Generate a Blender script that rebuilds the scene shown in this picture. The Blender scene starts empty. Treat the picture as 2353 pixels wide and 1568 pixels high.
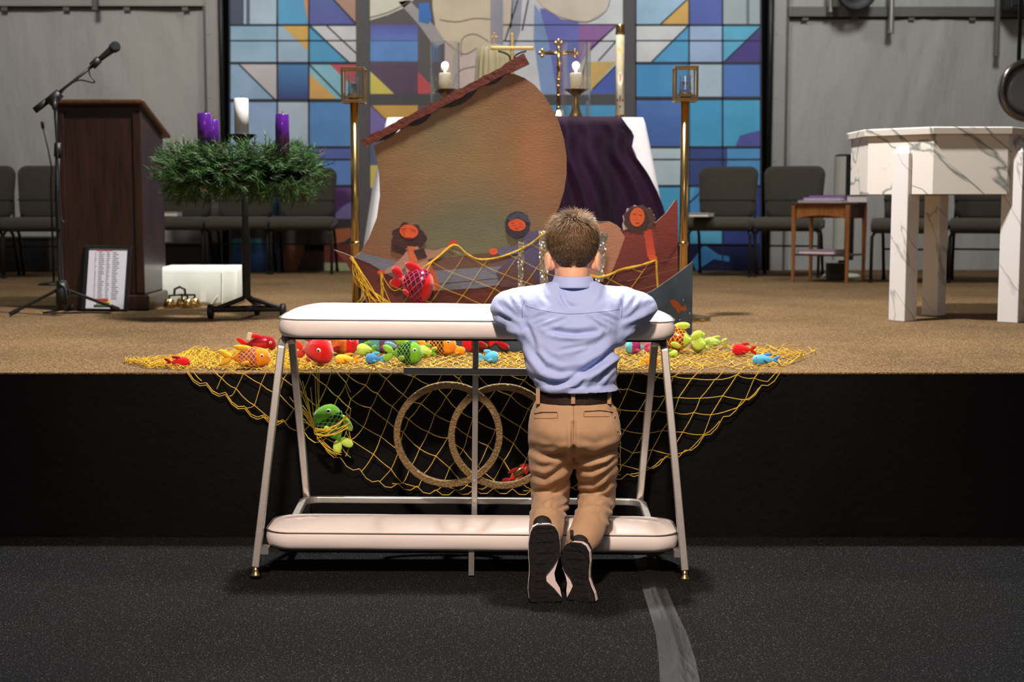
import bpy, bmesh, math, random
import numpy as np
from mathutils import Vector, Matrix, noise
random.seed(7)
PI = math.pi
scn = bpy.context.scene
COL = scn.collection

# ------------------------------------------------------------------ camera
CZ, FPX, TH = 1.167, 3268.0, math.atan(314 / 3268.0)
cam_d = bpy.data.cameras.new('camera')
cam = bpy.data.objects.new('camera', cam_d)
COL.objects.link(cam)
cam_d.sensor_width = 36.0
cam_d.lens = 36.0 * FPX / 2353.0
cam.location = (0, 0, CZ)
cam.rotation_euler = (PI / 2 - TH, 0, 0)
cam_d.dof.use_dof = True
cam_d.dof.focus_distance = 4.42
cam_d.dof.aperture_fstop = 4.5
cam_d.clip_end = 100
scn.camera = cam

# ------------------------------------------------------------------ light
scn.view_settings.view_transform = 'Standard'
scn.view_settings.look = 'None'
scn.view_settings.gamma = 1.0
scn.view_settings.use_curve_mapping = False
scn.view_settings.exposure = 0.0

w = bpy.data.worlds.new('room_ambience')
scn.world = w
w.use_nodes = True
w.node_tree.nodes['Background'].inputs[0].default_value = (0.95, 0.92, 0.90, 1)
w.node_tree.nodes['Background'].inputs[1].default_value = 0.10


def spot(name, loc, target, power, color, angle=70, blend=0.6, size=0.12):
    d = bpy.data.lights.new(name, 'SPOT')
    d.energy = power
    d.color = color
    d.spot_size = math.radians(angle)
    d.spot_blend = blend
    d.shadow_soft_size = size
    o = bpy.data.objects.new(name, d)
    COL.objects.link(o)
    o.location = loc
    o.rotation_euler = (Vector(target) - Vector(loc)).to_track_quat('-Z', 'Y').to_euler()
    return o


# lamps rigged above the platform, and the dim house lights over the seats
spot('stage_lamp_centre', (0.0, 5.95, 5.1), (0.0, 5.4, 0.5), 1750, (1.0, 0.97, 0.94), 118, 0.5, 0.14)
spot('stage_lamp_back', (0.4, 9.3, 5.0), (0.2, 8.0, 0.6), 420, (1.0, 0.97, 0.92), 120, 0.6, 0.25)
spot('house_lamp', (0.3, -0.5, 4.2), (-0.1, 5.0, 0.5), 130, (1.0, 0.82, 0.72), 75, 0.8, 0.4)
spot('house_spot', (-0.2, 0.2, 4.8), (-0.05, 4.45, 0.5), 1800, (1.0, 0.79, 0.68), 38, 1.0, 0.22)
spot('wall_lamp_left', (-3.2, 8.8, 4.8), (-3.4, 12.5, 1.9), 285, (1.0, 0.97, 0.93), 100, 0.8, 0.4)
spot('wall_lamp_right', (3.0, 8.8, 4.8), (3.4, 12.5, 1.9), 300, (0.97, 1.0, 1.0), 100, 0.8, 0.4)
spot('wall_lamp_middle', (0.2, 9.6, 5.4), (0.0, 12.4, 2.2), 235, (1.0, 0.98, 0.96), 100, 0.8, 0.4)

# ------------------------------------------------------------------ helpers
cT, sT = math.cos(TH), math.sin(TH)
SZ = 0.585          # top of the platform


def P(px, py, Y):
    """point of the vertical plane at distance Y that the photograph shows at (px, py)"""
    t = (784.0 - py) / FPX
    s = Y / (cT + t * sT)
    return Vector((s * (px - 1176.5) / FPX, Y, CZ + s * (-sT + t * cT)))


def PF(px, py, z=SZ):
    """point of the horizontal plane z seen at (px, py)"""
    t = (784.0 - py) / FPX
    s = (z - CZ) / (-sT + t * cT)
    return Vector((s * (px - 1176.5) / FPX, s * (cT + t * sT), z))


def proj(p):
    d = p[1] * cT - (p[2] - CZ) * sT
    v = p[1] * sT + (p[2] - CZ) * cT
    return 1176.5 + FPX * p[0] / d, 784.0 - FPX * v / d


def s2l(c):
    c = c / 255.0
    return c / 12.92 if c <= 0.04045 else ((c + 0.055) / 1.055) ** 2.4


def S(r, g, b, k=1.0):
    return tuple(min(0.92, s2l(x) * k) for x in (r, g, b)) + (1.0,)


def grey(c, f):
    l = 0.3 * c[0] + 0.5 * c[1] + 0.2 * c[2]
    return tuple(x + (l - x) * f for x in c[:3]) + (1.0,)


class MB:
    def __init__(self):
        self.v, self.f, self.c, self.m = [], [], [], []

    def add(self, vs, fs, col=None, mi=0):
        o = len(self.v)
        self.v += [tuple(x) for x in vs]
        for f in fs:
            self.f.append([i + o for i in f])
            self.c.append(col)
            self.m.append(mi)
        return self

    def box(self, c, s, R=None, taper=1.0, col=None, mi=0):
        vs = []
        for z in (-1, 1):
            k = taper if z < 0 else 1.0
            for x, y in ((-1, -1), (1, -1), (1, 1), (-1, 1)):
                p = Vector((x * s[0] / 2 * k, y * s[1] / 2 * k, z * s[2] / 2))
                if R is not None:
                    p = R @ p
                vs.append(p + Vector(c))
        self.add(vs, [(3, 2, 1, 0), (4, 5, 6, 7), (0, 1, 5, 4), (1, 2, 6, 5), (2, 3, 7, 6), (3, 0, 4, 7)], col, mi)
        return self

    def tube(self, pts, r, n=8, closed=False, cap=True, flat=1.0, up=None, col=None):
        pts = [Vector(p) for p in pts]
        N = len(pts)
        rs = list(r) if hasattr(r, '__len__') else [r] * N
        rings = []
        nrm = None
        for i in range(N):
            if closed:
                t = pts[(i + 1) % N] - pts[i - 1]
            else:
                t = pts[min(i + 1, N - 1)] - pts[max(i - 1, 0)]
            if t.length < 1e-9:
                t = Vector((0, 0, 1))
            t.normalize()
            if up is not None:
                nrm = Vector(up)
            elif nrm is None:
                nrm = Vector((0, 0, 1)) if abs(t.z) < 0.9 else Vector((1, 0, 0))
            nn = nrm - t * nrm.dot(t)
            if nn.length < 1e-6:
                nn = t.orthogonal()
            nrm = nn.normalized()
            b = t.cross(nrm)
            rings.append([pts[i] + (nrm * math.cos(2 * PI * (k + .5) / n) + b * math.sin(2 * PI * (k + .5) / n) * flat) * rs[i] for k in range(n)])
        vs = [p for rg in rings for p in rg]
        fs = []
        for i in range(N if closed else N - 1):
            j = (i + 1) % N
            for k in range(n):
                k2 = (k + 1) % n
                fs.append((i * n + k, i * n + k2, j * n + k2, j * n + k))
        if cap and not closed:
            fs.append(tuple(range(n))[::-1])
            fs.append(tuple((N - 1) * n + k for k in range(n)))
        return self.add(vs, fs, col)

    def lathe(self, prof, n=20, c=(0, 0, 0), R=None, col=None, cap=True):
        vs, fs = [], []
        for r, z in prof:
            for k in range(n):
                a = 2 * PI * k / n
                p = Vector((max(r, 1e-5) * math.cos(a), max(r, 1e-5) * math.sin(a), z))
                if R is not None:
                    p = R @ p
                vs.append(p + Vector(c))
        for i in range(len(prof) - 1):
            for k in range(n):
                k2 = (k + 1) % n
                fs.append((i * n + k, i * n + k2, (i + 1) * n + k2, (i + 1) * n + k))
        if cap and prof[0][0] > 1e-4:
            fs.append(tuple(range(n))[::-1])
        if cap and prof[-1][0] > 1e-4:
            fs.append(tuple((len(prof) - 1) * n + k for k in range(n)))
        return self.add(vs, fs, col)

    def ell(self, c, r, n=14, m=9, R=None, col=None):
        prof = [(math.sin(PI * i / m), -math.cos(PI * i / m)) for i in range(m + 1)]
        o = len(self.v)
        self.lathe(prof, n, col=col)
        for i in range(o, len(self.v)):
            p = Vector((self.v[i][0] * r[0], self.v[i][1] * r[1], self.v[i][2] * r[2]))
            if R is not None:
                p = R @ p
            self.v[i] = tuple(p + Vector(c))
        return self

    def rings(self, rings, cap=True, closed=True, col=None):
        n = len(rings[0])
        vs = [p for rg in rings for p in rg]
        fs = []
        for i in range(len(rings) - 1):
            for k in range(n if closed else n - 1):
                k2 = (k + 1) % n
                fs.append((i * n + k, i * n + k2, (i + 1) * n + k2, (i + 1) * n + k))
        if cap:
            fs.append(tuple(range(n))[::-1])
            fs.append(tuple((len(rings) - 1) * n + k for k in range(n)))
        return self.add(vs, fs, col)

    def prism(self, poly, d, col=None):
        """closed polygon of points, thickened by the vector d"""
        n = len(poly)
        d = Vector(d)
        a = [Vector(p) for p in poly]
        vs = a + [p + d for p in a]
        fs = [tuple(range(n)), tuple(range(2 * n - 1, n - 1, -1))]
        for k in range(n):
            k2 = (k + 1) % n
            fs.append((k2, k, n + k, n + k2))
        return self.add(vs, fs, col)

    def face(self, poly, col=None):
        return self.add(poly, [tuple(range(len(poly)))], col)

    def mesh(self, name, mats, smooth=False):
        me = bpy.data.meshes.new(name)
        me.from_pydata(self.v, [], self.f)
        for mt in (mats if isinstance(mats, (list, tuple)) else [mats]):
            me.materials.append(mt)
        if any(self.m):
            me.polygons.foreach_set('material_index', self.m)
        if smooth:
            me.polygons.foreach_set('use_smooth', [True] * len(me.polygons))
        if any(c is not None for c in self.c):
            ca = me.color_attributes.new('Col', 'FLOAT_COLOR', 'CORNER')
            arr = []
            for poly, c in zip(me.polygons, self.c):
                n = poly.loop_total
                if c is None:
                    c = (0.5, 0.5, 0.5, 1)
                if isinstance(c, list):
                    for q in c:
                        arr += list(q)
                else:
                    arr += list(c) * n
            ca.data.foreach_set('color', arr)
        me.update()
        return me


def fixn(me):
    bm = bmesh.new()
    bm.from_mesh(me)
    bmesh.ops.recalc_face_normals(bm, faces=bm.faces)
    bm.to_mesh(me)
    bm.free()


def link(name, mb, mats, parent=None, smooth=False, bevel=0.0, M=None, sub=0, fix=True, seg=2):
    if M is not None:
        mb.v = [tuple(M @ Vector(p)) for p in mb.v]
    me = mb.mesh(name, mats, smooth) if isinstance(mb, MB) else mb
    if fix and isinstance(mb, MB):
        fixn(me)
    o = bpy.data.objects.new(name, me)
    COL.objects.link(o)
    if parent is not None:
        o.parent = parent
    if bevel:
        b = o.modifiers.new('bevel', 'BEVEL')
        b.width = bevel
        b.segments = seg
        b.limit_method = 'ANGLE'
    if sub:
        s = o.modifiers.new('sub', 'SUBSURF')
        s.levels = s.render_levels = sub
    return o


def tag(o, label, cat, group=None):
    o['label'] = label
    o['category'] = cat
    if group:
        o['group'] = group
    return o


class Thing:
    """an Empty at the base of a thing; parts are given in world or in local coordinates"""

    def __init__(self, name, label, cat, loc=(0, 0, 0), rot=(0, 0, 0), group=None):
        self.o = bpy.data.objects.new(name, None)
        self.o.empty_display_size = 0.05
        COL.objects.link(self.o)
        self.o.location = loc
        self.o.rotation_euler = rot
        from mathutils import Euler
        self.M = Matrix.Translation(Vector(loc)) @ Euler(rot).to_matrix().to_4x4()
        self.I = self.M.inverted()
        tag(self.o, label, cat, group)

    def part(self, name, mb, mat, parent=None, world=True, **k):
        return link(name, mb, mat, parent or self.o, M=self.I if world else None, **k)


def struct(name, mb, mat, parent=None, **k):
    o = link(name, mb, mat, parent, **k)
    if parent is None:
        o['kind'] = 'structure'
    return o


def solo(name, mb, mat, label, cat, loc, group=None, **k):
    o = link(name, mb, mat, None, M=Matrix.Translation(-Vector(loc)), **k)
    o.location = loc
    return tag(o, label, cat, group)


def copy_tree(o, parent=None):
    c = o.copy()
    COL.objects.link(c)
    c.parent = parent
    for ch in list(o.children):
        copy_tree(ch, c)
    return c


def RZ(a):
    return Matrix.Rotation(math.radians(a), 3, 'Z')


def RX(a):
    return Matrix.Rotation(math.radians(a), 3, 'X')


def RY(a):
    return Matrix.Rotation(math.radians(a), 3, 'Y')


def smooth_path(pts, k=5):
    out = []
    n = len(pts)
    for i in range(n - 1):
        p0, p1, p2, p3 = pts[max(i - 1, 0)], pts[i], pts[i + 1], pts[min(i + 2, n - 1)]
        for j in range(k):
            u = j / k
            out.append(0.5 * ((2 * p1) + (p2 - p0) * u + (2 * p0 - 5 * p1 + 4 * p2 - p3) * u * u + (3 * p1 - p0 - 3 * p2 + p3) * u ** 3))
    out.append(pts[-1])
    return out



# ------------------------------------------------------------------ materials
def mat(name, col=None, rough=0.5, metal=0.0, bump=0.0, bscale=60.0, var=0.0, vscale=8.0, stretch=(1, 1, 1), sheen=0.0,
        coat=0.0, spec=0.5, vcol=False, trans=0.0, emit=0.0, emitcol=None, sss=0.0, bdist=0.01):
    m = bpy.data.materials.new(name)
    m.use_nodes = True
    nt = m.node_tree
    bs = nt.nodes['Principled BSDF']
    bs.inputs['Roughness'].default_value = rough
    bs.inputs['Metallic'].default_value = metal
    bs.inputs['Specular IOR Level'].default_value = spec
    if sheen:
        bs.inputs['Sheen Weight'].default_value = sheen
        bs.inputs['Sheen Roughness'].default_value = 0.4
    if coat:
        bs.inputs['Coat Weight'].default_value = coat
        bs.inputs['Coat Roughness'].default_value = 0.12
    if trans:
        bs.inputs['Transmission Weight'].default_value = trans
    if sss:
        bs.inputs['Subsurface Weight'].default_value = sss
        bs.inputs['Subsurface Radius'].default_value = (0.02, 0.008, 0.004)
        bs.inputs['Subsurface Scale'].default_value = 0.3
    if emit:
        bs.inputs['Emission Color'].default_value = emitcol or col
        bs.inputs['Emission Strength'].default_value = emit
    tc = nt.nodes.new('ShaderNodeTexCoord')
    mp = nt.nodes.new('ShaderNodeMapping')
    mp.inputs['Scale'].default_value = stretch
    nt.links.new(tc.outputs['Object'], mp.inputs['Vector'])
    src = None
    if vcol:
        a = nt.nodes.new('ShaderNodeAttribute')
        a.attribute_name = 'Col'
        src = a.outputs['Color']
    if var:
        nz = nt.nodes.new('ShaderNodeTexNoise')
        nz.inputs['Scale'].default_value = vscale
        nz.inputs['Detail'].default_value = 5
        nt.links.new(mp.outputs[0], nz.inputs['Vector'])
        rp = nt.nodes.new('ShaderNodeMapRange')
        rp.inputs['From Min'].default_value = 0.3
        rp.inputs['From Max'].default_value = 0.7
        rp.inputs['To Min'].default_value = 1 - var
        rp.inputs['To Max'].default_value = 1 + var
        nt.links.new(nz.outputs['Fac'], rp.inputs['Value'])
        mx = nt.nodes.new('ShaderNodeMix')
        mx.data_type = 'RGBA'
        mx.blend_type = 'MULTIPLY'
        mx.inputs['Factor'].default_value = 1.0
        if src:
            nt.links.new(src, mx.inputs['A'])
        else:
            mx.inputs['A'].default_value = col
        nt.links.new(rp.outputs[0], mx.inputs['B'])
        src = mx.outputs['Result']
    if src:
        nt.links.new(src, bs.inputs['Base Color'])
    else:
        bs.inputs['Base Color'].default_value = col
    if bump:
        nb = nt.nodes.new('ShaderNodeTexNoise')
        nb.inputs['Scale'].default_value = bscale
        nb.inputs['Detail'].default_value = 4
        nt.links.new(mp.outputs[0], nb.inputs['Vector'])
        bp = nt.nodes.new('ShaderNodeBump')
        bp.inputs['Strength'].default_value = bump
        bp.inputs['Distance'].default_value = bdist
        nt.links.new(nb.outputs['Fac'], bp.inputs['Height'])
        nt.links.new(bp.outputs[0], bs.inputs['Normal'])
    m['bsdf'] = bs.name
    return m


def carpet(name, c0, c1, speck, scale, thr, bump=0.6, spk=1.2, lo=0.36, hi=0.66):
    """loop pile: two tones mottled by fine noise, with scattered light specks"""
    m = mat(name, c0, rough=0.95, spec=0.15)
    nt = m.node_tree
    bs = nt.nodes['Principled BSDF']
    tc = nt.nodes.new('ShaderNodeTexCoord')
    n1 = nt.nodes.new('ShaderNodeTexNoise')
    n1.inputs['Scale'].default_value = scale
    n1.inputs['Detail'].default_value = 3
    n2 = nt.nodes.new('ShaderNodeTexNoise')
    n2.inputs['Scale'].default_value = 1.6
    n2.inputs['Detail'].default_value = 4
    vo = nt.nodes.new('ShaderNodeTexVoronoi')
    vo.inputs['Scale'].default_value = scale * spk
    for q in (n1, n2, vo):
        nt.links.new(tc.outputs['Object'], q.inputs['Vector'])
    r1 = nt.nodes.new('ShaderNodeValToRGB')
    r1.color_ramp.elements[0].position = lo
    r1.color_ramp.elements[1].position = hi
    r1.color_ramp.elements[0].color = c0
    r1.color_ramp.elements[1].color = c1
    nt.links.new(n1.outputs['Fac'], r1.inputs[0])
    r2 = nt.nodes.new('ShaderNodeMapRange')
    r2.inputs['From Min'].default_value = 0.3
    r2.inputs['From Max'].default_value = 0.7
    r2.inputs['To Min'].default_value = 0.8
    r2.inputs['To Max'].default_value = 1.2
    nt.links.new(n2.outputs['Fac'], r2.inputs['Value'])
    mx = nt.nodes.new('ShaderNodeMix')
    mx.data_type = 'RGBA'
    mx.blend_type = 'MULTIPLY'
    mx.inputs['Factor'].default_value = 1
    nt.links.new(r1.outputs[0], mx.inputs['A'])
    nt.links.new(r2.outputs[0], mx.inputs['B'])
    sep = nt.nodes.new('ShaderNodeSeparateColor')
    nt.links.new(vo.outputs['Color'], sep.inputs[0])
    gt = nt.nodes.new('ShaderNodeMath')
    gt.operation = 'GREATER_THAN'
    gt.inputs[1].default_value = thr
    nt.links.new(sep.outputs[0], gt.inputs[0])
    dl = nt.nodes.new('ShaderNodeMath')
    dl.operation = 'LESS_THAN'
    dl.inputs[1].default_value = 0.45
    nt.links.new(vo.outputs['Distance'], dl.inputs[0])
    ml = nt.nodes.new('ShaderNodeMath')
    ml.operation = 'MULTIPLY'
    nt.links.new(gt.outputs[0], ml.inputs[0])
    nt.links.new(dl.outputs[0], ml.inputs[1])
    m2 = nt.nodes.new('ShaderNodeMix')
    m2.data_type = 'RGBA'
    nt.links.new(ml.outputs[0], m2.inputs['Factor'])
    nt.links.new(mx.outputs['Result'], m2.inputs['A'])
    m2.inputs['B'].default_value = speck
    nt.links.new(m2.outputs['Result'], bs.inputs['Base Color'])
    bp = nt.nodes.new('ShaderNodeBump')
    bp.inputs['Strength'].default_value = bump
    bp.inputs['Distance'].default_value = 0.006
    nt.links.new(n1.outputs['Fac'], bp.inputs['Height'])
    nt.links.new(bp.outputs[0], bs.inputs['Normal'])
    return m


def wood(name, c0, c1, rough=0.35, scale=6.0, stretch=(6, 6, 0.6), coat=0.3):
    m = mat(name, c0, rough=rough, coat=coat)
    nt = m.node_tree
    bs = nt.nodes['Principled BSDF']
    tc = nt.nodes.new('ShaderNodeTexCoord')
    mp = nt.nodes.new('ShaderNodeMapping')
    mp.inputs['Scale'].default_value = stretch
    n1 = nt.nodes.new('ShaderNodeTexNoise')
    n1.inputs['Scale'].default_value = scale
    n1.inputs['Detail'].default_value = 8
    n1.inputs['Distortion'].default_value = 1.2
    r1 = nt.nodes.new('ShaderNodeValToRGB')
    r1.color_ramp.elements[0].position = 0.3
    r1.color_ramp.elements[1].position = 0.7
    r1.color_ramp.elements[0].color = c0
    r1.color_ramp.elements[1].color = c1
    nt.links.new(tc.outputs['Object'], mp.inputs[0])
    nt.links.new(mp.outputs[0], n1.inputs['Vector'])
    nt.links.new(n1.outputs['Fac'], r1.inputs[0])
    nt.links.new(r1.outputs[0], bs.inputs['Base Color'])
    return m


def marble(name, base, vein, rot, scale=2.6, thr=0.035):
    m = mat(name, base, rough=0.25, coat=0.2)
    nt = m.node_tree
    bs = nt.nodes['Principled BSDF']
    tc = nt.nodes.new('ShaderNodeTexCoord')
    mp = nt.nodes.new('ShaderNodeMapping')
    mp.vector_type = 'TEXTURE'
    mp.inputs['Rotation'].default_value = rot
    mp.inputs['Scale'].default_value = (3.2, 1.2, 0.55)
    n1 = nt.nodes.new('ShaderNodeTexNoise')
    n1.inputs['Scale'].default_value = scale
    n1.inputs['Detail'].default_value = 4
    n1.inputs['Roughness'].default_value = 0.45
    n1.inputs['Distortion'].default_value = 0.3
    ab = nt.nodes.new('ShaderNodeMath')
    ab.operation = 'SUBTRACT'
    ab.inputs[1].default_value = 0.5
    a2 = nt.nodes.new('ShaderNodeMath')
    a2.operation = 'ABSOLUTE'
    r1 = nt.nodes.new('ShaderNodeValToRGB')
    r1.color_ramp.elements[0].position = 0.0
    r1.color_ramp.elements[0].color = vein
    r1.color_ramp.elements[1].position = thr
    r1.color_ramp.elements[1].color = base
    nt.links.new(tc.outputs['Object'], mp.inputs[0])
    nt.links.new(mp.outputs[0], n1.inputs['Vector'])
    nt.links.new(n1.outputs['Fac'], ab.inputs[0])
    nt.links.new(ab.outputs[0], a2.inputs[0])
    nt.links.new(a2.outputs[0], r1.inputs[0])
    nt.links.new(r1.outputs[0], bs.inputs['Base Color'])
    return m


M_floor = carpet('black_carpet', (0.0004, 0.0004, 0.0005, 1), (0.024, 0.025, 0.026, 1), (0.11, 0.11, 0.11, 1), 200, 0.945, 1.0, 1.7, 0.45, 0.70)
M_stage = carpet('tan_carpet', S(64, 48, 30), S(142, 114, 79), S(186, 160, 124), 170, 0.93)
M_skirt = mat('black_cloth', (0.0022, 0.0021, 0.0022, 1), 0.7, bump=0.25, bscale=40, var=0.3, vscale=3, spec=0.14)
M_wall = mat('tent_fabric', (0.50, 0.49, 0.46, 1), 0.7, bump=0.5, bscale=3.5, var=0.05, vscale=2.5, bdist=0.07, stretch=(1.7, 1, 0.5))
M_alu = mat('painted_frame', (0.40, 0.38, 0.355, 1), 0.5, var=0.06, vscale=5, bump=0.1, bscale=20)
M_beam = mat('grey_beam', (0.16, 0.155, 0.145, 1), 0.5, var=0.1, vscale=4)
M_dark = mat('dark_gap', (0.012, 0.012, 0.013, 1), 0.6, var=0.2)
M_black = mat('black_metal', (0.012, 0.012, 0.013, 1), 0.4, metal=0.2, var=0.15, vscale=20)
M_blackp = mat('black_plastic', (0.010, 0.010, 0.011, 1), 0.5, var=0.2, vscale=30)
M_chrome = mat('satin_chrome', (0.50, 0.47, 0.43, 1), 0.36, metal=0.75, var=0.06, vscale=30, stretch=(1, 1, 8))
M_brass = mat('brass', (0.62, 0.42, 0.17, 1), 0.22, metal=1.0, var=0.12, vscale=15)
M_gold = mat('gold', (0.72, 0.52, 0.20, 1), 0.25, metal=1.0, var=0.1, vscale=20)
M_glass = mat('clear_glass', (0.97, 0.98, 0.98, 1), 0.02, trans=1.0)
M_white = mat('white_cloth', (0.66, 0.65, 0.67, 1), 0.8, var=0.04, vscale=6, bump=0.2, bscale=14)
M_wax = mat('cream_wax', (0.85, 0.78, 0.62, 1), 0.5, sss=0.3, var=0.05)
M_waxw = mat('white_wax', (0.85, 0.83, 0.80, 1), 0.45, sss=0.15, var=0.03)
M_flame = mat('candle_flame', (1.0, 0.75, 0.4, 1), 0.5, emit=6.0, emitcol=(1.0, 0.72, 0.36, 1))
# ================================================================== setting
YE = PF(1176, 856).y          # front edge of the platform
YW = 12.7                    # back wall
mb = MB()
nx, ny = 24, 18
mb.box((0, 2.5, -0.05), (16, 9.0, 0.1))
struct('floor', mb, M_floor)
mb = MB().box((0, (YE + YW + 1.0) / 2, SZ - 0.004), (15, YW + 1.0 - YE, 0.008))
struct('floor_stage', mb, M_stage, bevel=0.003)
# black skirt hung round the platform front: softly waved cloth panels
for (xa, xb) in ((-6.5, -3.2), (-3.2, -0.02), (-0.02, 3.1), (3.1, 6.5)):
    n = 60
    rg = []
    for (z, amp) in ((SZ - 0.008, 0.002), (SZ - 0.06, 0.004), (SZ - 0.11, 0.010), (SZ - 0.3, 0.012), (0.06, 0.014), (0.0, 0.012)):
        rg.append([Vector((xa + (xb - xa) * i / n, YE + 0.004 - amp * (0.5 + 0.5 * noise.noise((xa + (xb - xa) * i / n * 3.1, z * 2, 1))), z)) for i in range(n + 1)])
    back = [[p + Vector((0, 0.012 + amp_ * 0, 0)) for p in r] for r, amp_ in zip(rg, range(6))]
    m_ = MB().rings(rg, cap=False, closed=False).rings(back, cap=False, closed=False)
    struct('trim_skirt', m_, M_skirt, smooth=True)
mb = MB().box((0, YE + 0.045, SZ / 2 - 0.01), (13, 0.05, SZ - 0.022))
struct('trim_riser', mb, M_dark)


def wx(px):
    return P(px, 470, YW).x


def wz(py):
    return P(1176, py, YW).z


# back wall: fabric panels laced into a metal frame
def fabric(xa, xb, za, zb, seed):
    n, m_ = 90, 60
    rg = []
    for j in range(m_ + 1):
        v = j / m_
        row = []
        for i in range(n + 1):
            u = i / n
            x, z = xa + (xb - xa) * u, za + (zb - za) * v
            a = min(1, u * 8, (1 - u) * 8)
            y = YW + 0.03 * a * noise.noise((x * 1.6 + seed, z * 0.5, 3.0)) + 0.012 * a * noise.noise((x * 4.0 + z * 2.2 + seed, z * 0.7, 8.0))
            k_ = 0.3 if seed < 5 else 1.0
            y += 0.018 * a * k_ * noise.noise((x * 8.0 - z * 2.2 + seed, z * 0.6, 2.0)) + 0.010 * a * k_ * noise.noise((x * 15.0 + z * 4 + seed, z * 1.2, 5.0))
            row.append(Vector((x, y, z)))
        rg.append(row)
    return MB().rings(rg, cap=False, closed=False)


struct('wall_back', fabric(wx(-420), wx(500), SZ, wz(18), 1.0), M_wall, smooth=True)
struct('wall_right', fabric(wx(1780), wx(2800), SZ, wz(42), 9.0), M_wall, smooth=True)
struct('wall_middle', MB().box((wx(1140), YW + 0.16, 2.2), (wx(1800) - wx(480), 0.04, 4.6)), M_dark)
struct('wall_upper', fabric(wx(-420), wx(500), wz(4), wz(-330), 3.0), M_wall, smooth=True)
struct('wall_upper_right', fabric(wx(1780), wx(2800), wz(18), wz(-330), 12.0), M_wall, smooth=True)
mb = MB()
for (a, b) in ((486, 515), (1766, 1795)):
    m_ = MB().box(((wx(a) + wx(b)) / 2, YW - 0.05, 2.1), (wx(b) - wx(a), 0.1, 4.2))
    o = struct('trim_post', m_, M_alu, bevel=0.006)
    for zz in (1.0, 1.55, 2.1, 2.65):
        link('rivet', MB().lathe([(0.011, 0), (0.009, 0.004), (0.0, 0.006)], 10, (wx(a) + 0.03, YW - 0.1, zz), RX(90)), M_alu, o)
for (a, b) in ((478, 486), (1795, 1803)):
    struct('trim_channel', MB().box(((wx(a) + wx(b)) / 2, YW - 0.03, 2.1), (wx(b) - wx(a), 0.05, 4.2)), M_beam)
for (a, b) in ((515, 529), (1750, 1766)):
    struct('trim_pole', MB().tube([((wx(a) + wx(b)) / 2, YW - 0.11, SZ), ((wx(a) + wx(b)) / 2, YW - 0.11, 4.2)], (wx(b) - wx(a)) / 2, 12), M_black, smooth=True)
struct('trim_rail_left', MB().box((wx(40), YW - 0.02, wz(6)), (wx(480) - wx(-420), 0.08, 0.075)), M_alu, bevel=0.004)
m_ = MB().box((wx(40), YW - 0.005, wz(18)), (wx(480) - wx(-420), 0.05, 0.022))
o = struct('trim_lacing_left', m_, M_dark)
for px in (28, 168, 305, 437):
    link('lacing_tab', MB().box((wx(px), YW - 0.035, wz(22)), (0.055, 0.02, 0.035)), M_beam, o, bevel=0.004)
struct('trim_rail_right', MB().box((wx(2300), YW - 0.03, wz(29)), (wx(2800) - wx(1800), 0.08, 0.085)), M_beam, bevel=0.004)
m_ = MB().box((wx(2300), YW - 0.01, wz(42)), (wx(2800) - wx(1800), 0.05, 0.02))
o = struct('trim_lacing_right', m_, M_dark)
for px in (1840, 1952, 2080, 2218):
    link('lacing_tab', MB().box((wx(px), YW - 0.04, wz(44)), (0.055, 0.02, 0.035)), M_beam, o, bevel=0.004)


def htube(name, px, py, r, mt, label, y=None):
    y = y or YW - 0.14
    p = P(px, py, y)
    mb = MB().tube([(p.x, y, p.z), (p.x, y, 4.2)], r, 14)
    mb.lathe([(r * 1.12, 0.0), (r * 1.12, 0.03)], 14, (p.x, y, p.z))
    return solo(name, mb, mt, label, 'pole', (p.x, y, p.z), smooth=False)


htube('hanging_pipe', 2047, 77, 0.026, M_chrome, 'shiny steel pipe ending in mid-air under the right wall beam')
htube('hanging_pipe', 2289, 130, 0.024, M_beam, 'dark grey pipe reaching lowest in front of the right fabric wall')
htube('hanging_pipe', 1908, 28, 0.018, M_chrome, 'thin steel pipe stub beside the round black speaker above the beam')
htube('hanging_pipe', 218, 24, 0.024, M_beam, 'short pipe stub at the top of the left fabric wall')

# loudspeakers tucked behind the beam
p = P(1968, -22, 12.42)
t = Thing('loudspeaker', 'round black loudspeaker peeking over the right wall beam', 'speaker', p)
t.part('cone_housing', MB().lathe([(0.13, -0.12), (0.17, -0.02), (0.175, 0.02), (0.16, 0.03), (0.09, -0.02), (0.0, -0.03)], 28, (0, 0, 0), RX(90)), M_blackp, world=False, smooth=True)
t.part('hanging_rod', MB().tube([(0, 0.05, 0.16), (0, 0.05, 1.2)], 0.012, 8), M_black, world=False)
p = P(2345, -40, 12.42)
t = Thing('loudspeaker', 'square black loudspeaker box at the top right corner above the beam', 'speaker', p)
t.part('cabinet', MB().box((0.05, 0, 0.0), (0.34, 0.26, 0.46)), M_blackp, world=False, bevel=0.01)
t.part('grille', MB().box((0.05, -0.135, 0.0), (0.3, 0.012, 0.42)), M_dark, world=False, bevel=0.004)
t.part('hanging_rod', MB().tube([(0.05, 0.05, 0.22), (0.05, 0.05, 1.2)], 0.012, 8), M_black, world=False)

# ------------------------------------------------------------------ printed backdrop
KB = 1.75
YB = YW - 0.16
M_print = mat('printed_fabric', None, 0.55, vcol=True, var=0.10, vscale=3.5, bump=0.12, bscale=3, bdist=0.03)
bk = MB()


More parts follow.
